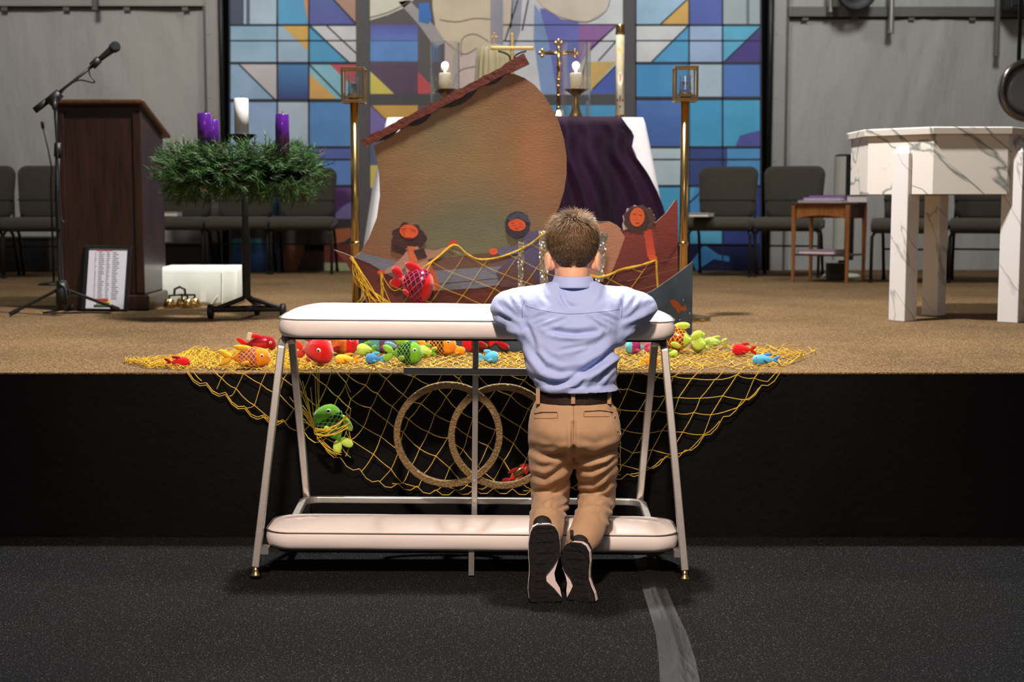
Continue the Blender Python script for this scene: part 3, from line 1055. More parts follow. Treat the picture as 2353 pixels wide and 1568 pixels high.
# ================================================================== wreath stand
yw = 7.25
pc = P(567, 700, yw)
wxc = pc.x
t = Thing('wreath_stand', 'black three-legged metal stand on casters holding the evergreen wreath', 'stand', (wxc, yw, SZ))
z0, z1 = P(567, 682, yw).z, P(567, 330, yw).z
t.part('pole', MB().tube([(wxc, yw, z0 - 0.01), (wxc, yw, z0 + 0.35)], 0.021, 12).tube([(wxc, yw, z0 + .3), (wxc, yw, z1)], 0.016, 12), M_black)
for q in (PF(489, 733), PF(655, 731), Vector((wxc + 0.02, yw + 0.24, SZ))):
    q = Vector((q.x, q.y, SZ + 0.045))
    lg = t.part('leg', MB().tube([(wxc, yw, z0 + 0.01), (wxc + (q.x - wxc) * .12, yw + (q.y - yw) * .12, z0 - 0.01), q], 0.0125, 8, flat=1.0), M_black)
    cw = t.part('caster', MB().lathe([(0.012, -0.014), (0.036, -0.012), (0.038, 0), (0.036, 0.012), (0.012, 0.014)], 18, (q.x - .01, q.y, SZ + 0.038), RY(90) @ RX(0)), M_blackp, parent=lg, smooth=True)
q0, q1 = PF(489, 733), PF(655, 731)
t.part('base_bar', MB().tube([(q0.x, q0.y, SZ + 0.05), (q1.x, q1.y, SZ + 0.05)], 0.017, 8), M_black)
t.part('base_bar', MB().tube([((q0.x + q1.x) / 2, q0.y, SZ + 0.05), (wxc + .02, yw + .24, SZ + 0.05)], 0.014, 8), M_black)
zw = P(555, 390, yw).z     # wreath centre height
RW = 0.292
mb = MB()
mb.tube([(wxc - 0.016 + RW * math.cos(a), yw + RW * math.sin(a), zw - 0.05) for a in np.linspace(0, 2 * PI, 40)[:-1]], 0.012, 8, closed=True)
mb.tube([(wxc - 0.016 - RW, yw, zw - 0.05), (wxc - 0.016 + RW, yw, zw - 0.05)], 0.010, 8).tube([(wxc, yw - RW, zw - 0.05), (wxc, yw + RW, zw - 0.05)], 0.010, 8)
t.part('hoop', mb, M_black)
zc0 = P(563, 309, yw).z
t.part('candle_cup', MB().lathe([(0.018, zc0 - 0.07), (0.022, zc0 - 0.05), (0.045, zc0 - 0.022), (0.072, zc0 - 0.004), (0.074, zc0), (0.04, zc0)], 24, (wxc - 0.01, yw, 0)), M_black, smooth=True)

# wreath of needles
M_needle = mat('fir_needles', None, 0.55, vcol=True, var=0.25, vscale=9)
t = Thing('evergreen_wreath', 'bushy dark green evergreen wreath with four candles', 'wreath', (wxc - 0.016, yw, zw))
t.o['label'] = 'bushy dark green evergreen wreath resting on the black stand'
rng = random.Random(11)
mb = MB()
twigs = MB()
for i in range(1500):
    a = rng.uniform(0, 2 * PI)
    th_ = rng.uniform(0, 2 * PI)
    rr = 0.085 * math.sqrt(rng.random()) + 0.012
    c = Vector((wxc - 0.016 + (RW + rr * math.cos(th_)) * math.cos(a), yw + (RW + rr * math.cos(th_)) * math.sin(a), zw + rr * math.sin(th_) * 1.05 - 0.012))
    out = Vector((math.cos(th_) * math.cos(a), math.cos(th_) * math.sin(a), math.sin(th_)))
    tan = Vector((-math.sin(a), math.cos(a), 0))
    d = (out * rng.uniform(.2, 1.0) + tan * rng.uniform(-0.9, 0.9) + Vector((rng.uniform(-.4, .4), rng.uniform(-.4, .4), rng.uniform(-.2, .35)))).normalized()
    L = rng.uniform(0.06, 0.10)
    twigs.tube([c, c + d * L * 0.9], [0.0022, 0.001], 3, cap=False)
    g = rng.uniform(0.5, 1.35)
    base = Vector((0.040, 0.115, 0.020)) * g
    if rng.random() < 0.06:
        base = Vector((0.09, 0.065, 0.02))
    sd = d.orthogonal().normalized()
    up = d.cross(sd)
    nn = 20
    for k in range(nn):
        f = k / nn
        ang = k * 2.4 + rng.uniform(-.3, .3)
        ra = sd * math.cos(ang) + up * math.sin(ang)
        q0 = c + d * L * (f * 0.95)
        nd = (ra * 0.75 + d * 0.75).normalized() * rng.uniform(0.028, 0.046)
        wv = nd.cross(d).normalized() * 0.0019
        gg = rng.uniform(.75, 1.25)
        cc = tuple(base * gg) + (1,)
        mb.add([q0 - wv, q0 + wv, q0 + nd], [(0, 1, 2)], cc)
g_ = t.part('needles', mb, M_needle, fix=False)
g_['kind'] = 'stuff'
t.part('twigs', twigs, mat('twig_bark', (0.05, 0.035, 0.02, 1), 0.8, var=.2), fix=False)
o_ = t.part('core', MB().tube([(wxc - 0.016 + RW * math.cos(a), yw + RW * math.sin(a), zw - 0.012) for a in np.linspace(0, 2 * PI, 49)[:-1]], 0.062, 10, closed=True), mat('wreath_core', (0.002, 0.006, 0.002, 1), 1.0, spec=0.0, var=.3, vscale=40))

M_purple = mat('purple_wax', (0.075, 0.008, 0.20, 1), 0.22, coat=0.5, var=0.06)


def candle(label, x, y, z, r, h, mt, cat='candle', group=None, wick=True, holder=False):
    t = Thing('pillar_candle', label, cat, (x, y, z), group=group)
    t.part('wax', MB().lathe([(r, 0), (r, h - 0.004), (r - 0.004, h), (r - 0.008, h - 0.001), (r * 0.5, h - 0.007), (0, h - 0.008)], 28), mt, world=False, smooth=True)
    t.part('wick', MB().tube([(0, 0, h - 0.01), (0.001, 0, h + 0.008), (0.003, 0, h + 0.014)], 0.0014, 6), M_blackp, world=False)
    return t


zz = P(563, 309, yw).z
candle('white pillar candle in the black cup at the wreath centre', wxc - 0.01, yw, zz, 0.036, P(563, 226, yw).z - zz, M_waxw)
for px0, px1, py, y, lab in ((453, 486, 260, yw - 0.24, 'purple candle on the wreath, larger of the overlapping two at left'),
                             (476, 503, 275, yw + 0.22, 'purple candle on the wreath, behind the other one at left'),
                             (632, 664, 262, yw - 0.26, 'purple candle alone at the right of the wreath')):
    pa, pb = P(px0, py, y), P(px1, py, y)
    zb_ = P(px0, 350, y).z
    candle(lab, (pa.x + pb.x) / 2, y, zb_, (pb.x - pa.x) / 2, pa.z - zb_, M_purple, group='purple wreath candles')
# ================================================================== altar
ya = 8.1
al, ar = P(890, 272, ya), P(1478, 272, ya)
za = P(1180, 270, ya).z
acx = (al.x + ar.x) / 2
aw = ar.x - al.x
t = Thing('altar', 'altar table hidden under white and purple cloths behind the boat cutout', 'altar', (acx, ya + 0.35, SZ))
M_alt = wood('altar_wood', (0.06, 0.025, 0.01, 1), (0.12, 0.05, 0.02, 1))
t.part('table_top', MB().box((acx, ya + 0.35, za - 0.03), (aw - 0.01, 0.68, 0.05)), M_alt)
for sx in (-1, 1):
    for sy in (-1, 1):
        t.part('leg', MB().box((acx + sx * (aw / 2 - 0.1), ya + 0.35 + sy * 0.26, (SZ + za - 0.055) / 2), (0.09, 0.09, za - 0.055 - SZ)), M_alt)


def drape(xl, xr, yf, yb, ztop, drop, flare, fold, nf, seed, th=0.004, back=True):
    """a cloth lying over the table: top sheet with front and side falls that flare out"""
    n, m_ = 120, 26
    rows = []
    # perimeter path: left side back -> front left -> front right -> right back
    pts = []
    L1, L2 = yb - yf, xr - xl
    tot = 2 * L1 + L2
    for i in range(n + 1):
        s = tot * i / n
        if s < L1:
            p, nn = Vector((xl, yb - s, 0)), Vector((-1, 0, 0))
        elif s < L1 + L2:
            p, nn = Vector((xl + s - L1, yf, 0)), Vector((0, -1, 0))
        else:
            p, nn = Vector((xr, yf + s - L1 - L2, 0)), Vector((1, 0, 0))
        dc = min(abs(s - L1), abs(s - L1 - L2))
        if dc < 0.14:
            sg = Vector((-1, -1, 0)) if abs(s - L1) < abs(s - L1 - L2) else Vector((1, -1, 0))
            nn = nn.lerp(sg.normalized() * 1.15, 1 - dc / 0.14)
        pts.append((p, nn, s))
    # top: inner rows towards the centre
    c = Vector(((xl + xr) / 2, (yf + yb) / 2, 0))
    for k in (0.0, 0.5, 0.94):
        rows.append([Vector((c.x + (p.x - c.x) * k, c.y + (p.y - c.y) * k, ztop)) for p, nn, s in pts])
    rows.append([Vector((p.x, p.y, ztop - 0.002)) for p, nn, s in pts])
    for j in range(1, m_ + 1):
        v = j / m_
        row = []
        for p, nn, s in pts:
            f = math.sin(s * nf * 2 * PI / tot + seed) * 0.6 + 1.1 * noise.noise((s * nf * 0.9, seed, v * 0.8))
            o_ = flare * v ** 0.9 + fold * min(1, v * 2.2) * f
            row.append(Vector((p.x + nn.x * (0.006 + o_), p.y + nn.y * (0.006 + o_ * 0.3), ztop - drop * v)))
        rows.append(row)
    return MB().rings(rows, cap=False, closed=False)


mb = drape(al.x, ar.x, ya, ya + 0.7, za + 0.002, za - SZ - 0.18, 0.165, 0.018, 9, 2.0)
solo('altar_cloth', mb, M_white, 'white cloth over the altar, hanging past the purple velvet', 'cloth', (acx, ya + .35, za), group=None, smooth=True, fix=False)
M_velvet = mat('purple_velvet', (0.008, 0.0010, 0.009, 1), 0.8, sheen=0.55, var=0.6, vscale=5, stretch=(3, 1, 0.6), bump=0.2, bscale=30, spec=0.2)
M_velvet.node_tree.nodes['Principled BSDF'].inputs['Sheen Tint'].default_value = (0.30, 0.02, 0.20, 1)
# velvet fall: front panel cut narrower at the top, shoulders stepping outwards
n, m_ = 90, 34
yv = ya - 0.03
edge = [(268, 1428), (285, 1436), (310, 1456), (340, 1450), (360, 1458), (400, 1486), (440, 1506), (480, 1521), (560, 1535), (660, 1548)]
rows = []
for j in range(m_ + 1):
    py = 268 + (660 - 268) * j / m_
    pr = np.interp(py, [e[0] for e in edge], [e[1] for e in edge])
    pl = max(2 * 1184 - pr, 905 - (py - 268) * 0.05)
    row = []
    for i in range(n + 1):
        u = i / n
        px = pl + (pr - pl) * u
        v = j / m_
        f = 0.050 * v ** 0.5 * (math.sin(u * 2 * PI * 11 + 1.3 + 1.5 * noise.noise((u * 6, v * .5, 4))) * 0.75 + 1.3 * noise.noise((u * 13, v * 0.6, 9)))
        q = P(px, py, yv)
        row.append(Vector((q.x, yv - 0.10 * v - 0.028 - f, q.z)))
    rows.append(row)
zq = za + 0.006
top_back = [Vector((p.x, ya + 0.64, zq)) for p in rows[0]]
rows[0] = [Vector((p.x, ya - 0.012, zq - 0.001)) for p in rows[0]]
mb = MB().rings([top_back, [Vector((p.x, ya + 0.3, zq)) for p in rows[0]]] + rows, cap=False, closed=False)
solo('velvet_cloth', mb, M_velvet, 'deep purple velvet cloth falling in folds down the altar front', 'cloth', (acx, ya, za), smooth=True, fix=False)


def lathe_thing(name, label, cat, loc, parts, group=None):
    t = Thing(name, label, cat, loc, group=group)
    for nm, prof, mt in parts:
        t.part(nm, MB().lathe(prof, 28 if prof[0] != prof[-1] else 72, cap=prof[0] != prof[-1]), mt, world=False, smooth=prof[0] != prof[-1])
    return t


zt_ = za + 0.008
for px, lab in ((1023, 'left glass hurricane with a lit candle on the altar, behind the sail'), (1323, 'glass hurricane with a lit candle standing on the purple velvet')):
    yc = ya + 0.22
    p = P(px, 260, yc)
    r = 33 * yc / FPX
    h = P(px, 98, yc).z - zt_
    lathe_thing('hurricane_glass', 'clear glass cylinder ' + ('round the left altar candle' if px < 1200 else 'round the altar candle in front of the velvet'), 'glass', (p.x, yc, zt_),
                [('cylinder', [(r, 0.0), (r, h), (r - 0.003, h), (r - 0.003, 0.0), (r, 0.0)], M_glass)], 'glass hurricanes on the altar')
    z1, z2, z3 = P(px, 214, yc).z - zt_, P(px, 190, yc).z - zt_, P(px, 168, yc).z - zt_
    k = yc / FPX
    t = lathe_thing('candlestick', ('brass candlestick inside the left glass cylinder' if px < 1200 else 'brass candlestick inside the glass cylinder on the velvet'), 'candlestick', (p.x, yc, zt_),
                    [('base', [(19 * k, 0.0), (17 * k, 0.008), (11 * k, 0.04), (6.5 * k, z1 - 0.03), (7 * k, z1 - 0.012)], M_brass),
                     ('drip_pan', [(8 * k, z1 - 0.012), (26 * k, z1 + 0.018), (28 * k, z1 + 0.021), (25 * k, z1 + 0.017), (8 * k, z1 - 0.003)], M_brass),
                     ('socket', [(10 * k, z1 - 0.005), (11 * k, z1 + 0.025), (9 * k, z1 + 0.026)], M_brass)], 'brass candlesticks on the altar')
    zc_ = z1 + 0.015
    hc = z3 - zc_
    t = Thing('altar_candle', ('lit cream candle in the left altar candlestick' if px < 1200 else 'lit cream candle above the purple velvet'), 'candle', (p.x, yc, zt_ + zc_), group='lit altar candles')
    t.part('wax', MB().lathe([(11 * k, 0), (11 * k, hc * .22), (14.5 * k, hc * .3), (14 * k, hc * 0.96), (12 * k, hc), (6 * k, hc - .004), (0, hc - .006)], 24), M_wax, world=False, smooth=True)
    t.part('flame', MB().ell((0, 0, hc + 0.014), (0.005, 0.005, 0.016), 12, 8), M_flame, world=False, smooth=True)
    ld = bpy.data.lights.new('candle_light', 'POINT')
    ld.energy = 0.35
    ld.color = (1, 0.7, 0.4)
    ld.shadow_soft_size = 0.02
    lo = bpy.data.objects.new('candle_light', ld)
    COL.objects.link(lo)
    lo.location = (p.x, yc, zt_ + zc_ + hc + 0.045)

# standing brass crucifix
yc = ya + 0.3
p = P(1283, 266, yc)
k = yc / FPX
t = Thing('altar_cross', 'ornate brass cross with budded arms standing on the altar', 'cross', (p.x, yc, zt_))
t.part('foot', MB().lathe([(0.055, 0), (0.055, 0.01), (0.03, 0.02), (0.014, 0.05)], 6), M_brass, world=False)
hz = P(1283, 92, yc).z - zt_
xz = P(1283, 122, yc).z - zt_
sh = MB().tube([(0, 0, 0.04), (0, 0, hz - 0.02)], 0.011, 8)
for f in (0.15, 0.3, 0.42, 0.5, 0.58, 0.66):
    sh.ell((0, 0, hz * f), (0.015, 0.015, 0.009), 10, 6)
t.part('shaft', sh, M_brass, world=False, smooth=True)
aw_ = 36 * k
t.part('crossbar', MB().tube([(-aw_, 0, xz), (aw_, 0, xz)], 0.010, 8), M_brass, world=False, smooth=True)
for (x, z, dx, dz) in ((-aw_, xz, -1, 0), (aw_, xz, 1, 0), (0, hz - 0.02, 0, 1)):
    bd = MB()
    for a in (-80, 0, 80):
        ca, sa = math.cos(math.radians(a)), math.sin(math.radians(a))
        bd.ell((x + (dx * ca - dz * sa) * 0.017, 0, z + (dz * ca + dx * sa) * 0.017), (0.011, 0.011, 0.011), 10, 6)
    t.part('bud', bd, M_brass, world=False, smooth=True)
bd = MB().tube([(-0.055, -0.016, xz + .012), (0, -0.018, xz - 0.012), (0.055, -0.016, xz + .012)], 0.006, 6).tube([(0, -0.018, xz + 0.012), (0, -0.02, xz - 0.05), (0.003, -0.018, xz - 0.11)], [0.012, 0.012, 0.006], 8).ell((0, -0.02, xz + 0.024), (0.01, 0.01, 0.013), 10, 6)
t.part('corpus', bd, M_brass, world=False, smooth=True)

# tall paschal candle
yc = ya + 0.42
p = P(1424, 266, yc)
k = yc / FPX
r = 10 * k
h = P(1424, 58, yc).z - zt_
t = Thing('paschal_candle', 'tall cream candle with painted ornament at the right end of the altar', 'candle', (p.x, yc, zt_))
M_pasch = mat('painted_candle', (0.62, 0.58, 0.42, 1), 0.5, var=0.06, vscale=30)
t.part('wax', MB().lathe([(r, 0.02), (r, h - 0.006), (r - 0.006, h), (0, h - 0.004)], 28), M_pasch, world=False, smooth=True)
t.part('brass_dish', MB().lathe([(r * 2.1, 0), (r * 2.2, 0.006), (r * 1.4, 0.016), (r * 1.15, 0.03), (r * 1.02, 0.032)], 28), M_brass, world=False, smooth=True)
zc_ = lambda py: P(1424, py, yc).z - zt_
t.part('top_band', MB().lathe([(r * 1.06, zc_(80)), (r * 1.12, zc_(76)), (r * 1.04, zc_(66)), (r * 1.12, zc_(60)), (r * 1.0, zc_(57))], 24), M_brass, world=False, smooth=True)
orn = MB()
Mgp = S(190, 160, 70)


def on_c(dx, py, e=1.02):
    a = dx / 10.0
    a = max(-1, min(1, a))
    th_ = math.asin(a)
    return Vector((r * e * math.sin(th_), -r * e * math.cos(th_), zc_(py)))


for (cx_, py, hx_, hy_, c) in ((0, 110, 4, 10, (200, 175, 90)), (0, 128, 7, 5, (190, 160, 70)), (0, 145, 5, 7, (200, 175, 90)), (0, 182, 7, 22, (205, 180, 110)), (0, 182, 4.5, 16, (225, 215, 195)), (0, 180, 2.5, 9, (170, 120, 120)),
                               (0, 228, 2.2, 9, (90, 50, 20)), (0, 231, 6, 2.2, (90, 50, 20)), (-5.5, 231, 2, 3, (60, 30, 15)), (6, 231, 2, 3, (60, 30, 15)), (0, 246, 2, 2.5, (50, 30, 15))):
    m__ = 12
    orn.face([on_c(cx_ + hx_ * math.cos(2 * PI * i / m__), py + hy_ * math.sin(2 * PI * i / m__), 1.015 + 0.004 * (hx_ < 5)) for i in range(m__)], S(*c, 1.2))
for k_ in range(16):
    y = 92 + k_ * 4
    s = 5 * math.sin(k_ * 0.9)
    orn.face([on_c(s - 1.2, y, 1.014), on_c(s + 1.2, y, 1.014), on_c(s + 1.6, y + 4, 1.014), on_c(s - 0.8, y + 4, 1.014)], S(200, 170, 90, 1.2))
t.part('ornament', orn, M_ink, world=False, fix=False)

# processional cross behind the altar
yc = ya + 1.1
p = P(1177, 470, yc)
t = Thing('processional_cross', 'flat gold processional cross with dark curved brackets behind the sail top', 'cross', (p.x, yc, SZ))
zz = lambda py: P(1177, py, yc).z
t.part('base', MB().lathe([(0.15, SZ), (0.15, SZ + 0.03), (0.05, SZ + 0.06), (0.02, SZ + 0.08)], 24, (p.x, yc, 0)), M_black)
t.part('staff', MB().tube([(p.x, yc, SZ + 0.06), (p.x, yc, zz(170))], 0.013, 10), M_brass, smooth=True)
t.part('upright', MB().box((p.x, yc, (zz(76) + zz(190)) / 2), (0.020, 0.02, zz(76) - zz(190))), M_gold, bevel=0.003)
xa_, xb_ = P(1127, 112, yc).x, P(1226, 112, yc).x
t.part('crossbar', MB().box(((xa_ + xb_) / 2, yc - 0.012, zz(111.5)), (xb_ - xa_, 0.018, 0.020)), M_gold, bevel=0.003)
for s in (-1, 1):
    t.part('curved_bracket', MB().tube(smooth_path([Vector((p.x + s * 0.09, yc - .01, zz(118))), Vector((p.x + s * 0.05, yc - .01, zz(122))), Vector((p.x + s * 0.015, yc - .01, zz(132))), Vector((p.x + s * 0.010, yc - .01, zz(160)))]), 0.006, 8), M_black, smooth=True)

# tabernacle with gold veil on a pedestal
yc = 11.3
p = P(1136, 470, yc)
t = Thing('tabernacle', 'tabernacle under a pleated pale gold veil with a small cross on top', 'tabernacle', (p.x, yc, SZ))
zz = lambda py: P(1136, py, yc).z - SZ
M_veil = mat('gold_veil', (0.62, 0.55, 0.33, 1), 0.45, var=0.12, vscale=14, stretch=(3, 3, .4), sheen=.3)
rg = []
hb = zz(290)
for z, r in ((hb, 0.155), (zz(200), 0.145), (zz(140), 0.135), (zz(116), 0.128), (zz(108), 0.11), (zz(103), 0.05), (zz(101), 0.0005)):
    rg.append([Vector((r * (1 + (0.09 if r > 0.115 else 0.02) * math.sin(k * 2 * PI / 96 * 17 + 0.8 * math.sin(k * .3))) * math.cos(2 * PI * k / 96), r * (1 + (0.09 if r > .115 else .02) * math.sin(k * 2 * PI / 96 * 17 + 0.8 * math.sin(k * .3))) * math.sin(2 * PI * k / 96), z)) for k in range(96)])
t.part('veil', MB().rings(rg), M_veil, world=False, smooth=True)
t.part('finial_cross', MB().box((0, 0, (zz(75) + zz(103)) / 2), (0.012, 0.012, zz(75) - zz(103))).box((0, 0, zz(85)), (0.055, 0.012, 0.012)), M_brass, world=False, bevel=.002)
t.part('pedestal', MB().box((0, 0, (hb - 0.02) / 2), (0.34, 0.34, hb - 0.02)).box((0, 0, hb - 0.015), (0.40, 0.40, 0.03)), M_lect, world=False, bevel=0.008)

# ================================================================== torches
def torch(px, ytop, ybase, label, y):
    p = P(px, 470, y)
    t = Thing('processional_torch', label, 'torch', (p.x, y, SZ), group='brass processional torches')
    zz = lambda py: P(px, py, y).z - SZ
    t.part('base', MB().lathe([(0.14, 0), (0.14, 0.012), (0.12, 0.02), (0.04, 0.035), (0.026, 0.07), (0.0, 0.07)], 28), M_brass, world=False, smooth=True)
    zl = zz(ytop + 82)
    t.part('pole', MB().tube([(0, 0, 0.03), (0, 0, zl)], 0.0205, 16), M_brass, world=False, smooth=True)
    t.part('collar', MB().lathe([(0.0215, zz(560) - .012), (0.026, zz(560) - .006), (0.026, zz(560) + .006), (0.0215, zz(560) + .012)], 20), M_brass, world=False, smooth=True)
    b, h_ = 0.053, zz(ytop + 4) - zl
    ln = t.part('lantern_frame', MB().box((0, 0, zl + 0.006), (2 * b + 0.01, 2 * b + 0.01, 0.014)).box((0, 0, zl + 0.03), (2 * b - .02, 2 * b - .02, 0.01)), M_brass, world=False, bevel=0.003)
    for sx in (-1, 1):
        for sy in (-1, 1):
            t.part('lantern_post', MB().box((sx * b, sy * b, zl + h_ / 2), (0.011, 0.011, h_)), M_brass, parent=ln, world=False, bevel=0.002)
    for sx in (-1, 1):
        t.part('lantern_rail', MB().box((sx * b, 0, zl + h_), (0.011, 2 * b + .012, 0.011)).box((0, sx * b, zl + h_), (2 * b + .012, 0.011, 0.011)), M_brass, parent=ln, world=False, bevel=0.002)
    t.part('glass_pane', MB().box((0, -b + .001, zl + h_ / 2), (2 * b - .012, 0.003, h_ - .02)).box((0, b - .001, zl + h_ / 2), (2 * b - .012, 0.003, h_ - .02)).box((-b + .001, 0, zl + h_ / 2), (.003, 2 * b - .012, h_ - .02)).box((b - .001, 0, zl + h_ / 2), (.003, 2 * b - .012, h_ - .02)), M_glass, world=False)
    t.part('candle_cup', MB().lathe([(0.012, zl + 0.012), (0.03, zl + 0.02), (0.034, zl + 0.045), (0.03, zl + 0.045), (0.028, zl + 0.025), (0, zl + .022)], 18), M_brass, world=False, smooth=True)
    t.part('glass_votive', MB().lathe([(0.026, zl + 0.03), (0.03, zl + 0.06), (0.026, zl + 0.10), (0.029, zl + 0.13), (0.027, zl + 0.13), (0.024, zl + 0.10), (0.027, zl + .06), (0.022, zl + .034), (0.026, zl + 0.03)], 32, cap=False), M_glass, world=False)
    return t


torch(816, 155, 690, 'brass torch with square lantern on a pole left of the sail', 7.2)
torch(1571.5, 152, 735, 'brass torch with square lantern on a pole right of the boat', 7.15)

# ================================================================== font
yf = 7.05
M_marb = marble('veined_marble', (0.74, 0.68, 0.61, 1), (0.20, 0.22, 0.20, 1), (0.0, math.radians(40), 0.25), 3.0, 0.022)
M_marbl = marble('pale_marble', (0.74, 0.70, 0.68, 1), (0.40, 0.37, 0.36, 1), (0.6, 0.9, 0.4), 2.4, 0.010)
fy = 6.98
fl, fr_ = P(2147, 290, fy), P(2318, 290, fy)
side = fr_.x - fl.x
apo = side * (1 + math.sqrt(2)) / 2
fcx, fcy = (fl.x + fr_.x) / 2, fy + apo
ztop_, zbot_ = P(2230, 291, fy - 0.02).z, P(2230, 446, fy).z
t = Thing('baptismal_font', 'octagonal veined white marble font on square marble legs', 'font', (fcx, fcy, SZ))


def octa(apo_, z):
    R_ = apo_ / math.cos(PI / 8)
    return [Vector((fcx + R_ * math.cos(PI / 8 + k * PI / 4), fcy + R_ * math.sin(PI / 8 + k * PI / 4), z)) for k in range(8)]


t.part('basin', MB().rings([octa(apo, zbot_), octa(apo, ztop_ - 0.03), octa(apo - 0.07, ztop_ - 0.03), octa(apo - 0.10, ztop_ - 0.2)]), M_marb)
t.part('rim_slab', MB().rings([octa(apo - 0.07, ztop_ - 0.034), octa(apo + 0.022, ztop_ - 0.034), octa(apo + 0.026, ztop_ - 0.006), octa(apo + 0.022, ztop_), octa(apo - 0.07, ztop_), octa(apo - .07, ztop_ - .034)], cap=False), M_marb)
M_water = mat('font_water', (0.6, 0.68, 0.7, 1), 0.03, trans=0.8)
t.part('water', MB().face(octa(apo - 0.075, ztop_ - 0.05)), M_water)
for (px, py, rot, ptop, wd_) in ((2081, 740, 38, 336, 0.098), (2333, 743, 52, 333, 0.102), (2152, 727, 45, 450, 0.090)):
    q = PF(px, py)
    R_ = RZ(rot)
    q = q + Vector((0, wd_ * 0.62, 0))
    zt2 = P(px, ptop, q.y - wd_ * .5).z
    hh = zt2 - SZ
    mb = MB()
    vs = []
    ch = 0.035 if ptop < 400 else 0.0
    for z, k in ((0, 1.0), (hh - ch, 1.0), (hh, 0.72 if ch else 1.0)):
        for sx, sy in ((-1, -1), (1, -1), (1, 1), (-1, 1)):
            vs.append(R_ @ Vector((sx * wd_ / 2 * k, sy * wd_ / 2 * k, z)) + Vector((q.x, q.y, SZ)))
    mb.add(vs, [(3, 2, 1, 0), (8, 9, 10, 11)] + [(i * 4 + k, i * 4 + (k + 1) % 4, (i + 1) * 4 + (k + 1) % 4, (i + 1) * 4 + k) for i in range(2) for k in range(4)])
    t.part('leg', mb, M_marbl, bevel=0.004)

# ================================================================== side table
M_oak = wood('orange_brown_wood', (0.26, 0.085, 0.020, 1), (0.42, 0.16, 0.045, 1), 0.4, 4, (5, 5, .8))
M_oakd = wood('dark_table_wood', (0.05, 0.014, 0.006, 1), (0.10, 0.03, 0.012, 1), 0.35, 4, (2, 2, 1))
f0 = PF(1945, 652)
k = 1 / 309.0
zz = P(1945, 466, f0.y).z
tw, td, rot = 0.42, 0.36, -33
t = Thing('side_table', 'small wooden side table with books, beside the grey chairs', 'table', (f0.x, f0.y, SZ), (0, 0, math.radians(rot)))
hh = zz - SZ
# local frame: near corner at the origin, long side towards -X, short side towards +Y
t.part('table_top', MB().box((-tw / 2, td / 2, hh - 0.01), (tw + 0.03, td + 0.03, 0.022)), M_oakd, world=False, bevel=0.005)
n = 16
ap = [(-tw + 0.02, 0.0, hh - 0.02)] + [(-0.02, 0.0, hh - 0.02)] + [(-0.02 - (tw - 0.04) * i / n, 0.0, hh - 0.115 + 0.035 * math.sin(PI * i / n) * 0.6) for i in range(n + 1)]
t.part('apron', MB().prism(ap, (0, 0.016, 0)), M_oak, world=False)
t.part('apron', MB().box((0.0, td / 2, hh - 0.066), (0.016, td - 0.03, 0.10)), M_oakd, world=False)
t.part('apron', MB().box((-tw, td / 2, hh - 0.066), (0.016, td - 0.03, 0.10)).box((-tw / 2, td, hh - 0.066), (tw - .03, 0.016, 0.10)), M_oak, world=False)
for x, y in ((0, 0), (-tw, 0), (0, td), (-tw, td)):
    t.part('leg', MB().box((x, y, (hh - 0.02) / 2), (0.032, 0.032, hh - 0.02), taper=0.62), M_oak, world=False, bevel=0.003)
t.part('lower_shelf', MB().box((-tw / 2, td / 2, 0.205), (tw - 0.02, td - 0.02, 0.014)), M_oakd, world=False, bevel=0.003)


def on_table(x, y, z):
    return tuple(t.M @ Vector((x, y, z)))


tt = t
book('binder', 'thin white binder lying flat on the side table', on_table(-0.23, 0.16, hh + 0.002), (0.34, 0.27, 0.016), mat('white_binder', (0.72, 0.70, 0.74, 1), 0.4, var=.03), rot, group='books on the side table')
book('hymnal', 'mauve covered book on the white binder on the side table', on_table(-0.235, 0.17, hh + 0.019), (0.28, 0.21, 0.02), mat('mauve_cover', (0.42, 0.18, 0.55, 1), 0.45, var=.05), rot, group='books on the side table')
book('missal', 'dark violet book topmost of the stack on the side table', on_table(-0.225, 0.18, hh + 0.040), (0.24, 0.17, 0.016), mat('violet_cover', (0.14, 0.05, 0.30, 1), 0.4, var=.08), rot, group='books on the side table')
book('prayer_book', 'thick purple and maroon book at the right end of the side table', on_table(-0.03, 0.26, hh + 0.002), (0.15, 0.2, 0.055), mat('maroon_cover', (0.26, 0.08, 0.26, 1), 0.4, var=.08), rot + 20, group='books on the side table')
book('folded_vestment', 'folded mauve cloth-bound folder on the lower shelf of the side table', on_table(-0.25, 0.14, 0.213), (0.28, 0.24, 0.03), mat('lilac_cover', (0.46, 0.24, 0.46, 1), 0.7, var=.06), rot, cat='folder')

# tower purifier behind the table
yt = 11.4
pa, pb, pm_ = P(1912, 640, yt), P(1960, 640, yt), P(1935, 640, yt)
t = Thing('tower_fan', 'slim white and black tower fan behind the side table', 'fan', ((pa.x + pb.x) / 2, yt, SZ))
zt2 = P(1935, 360, yt).z
R_ = RZ(-28)
w_ = (pb.x - pa.x)
cx_ = (pa.x + pb.x) / 2
prof = [(w_ * 0.5 * math.cos(a), w_ * 0.5 * math.sin(a)) for a in np.linspace(0, 2 * PI, 32)[:-1]]


def tower(z0, z1, k, ang0, ang1):
    rr = [Vector((k * w_ * 0.5 * math.cos(a), k * w_ * 0.5 * math.sin(a), 0)) for a in np.linspace(ang0, ang1, 18)]
    return [Vector((cx_ + p.x, yt + p.y, z)) for z in (z0,) for p in rr], [Vector((cx_ + p.x, yt + p.y, z1)) for p in rr]


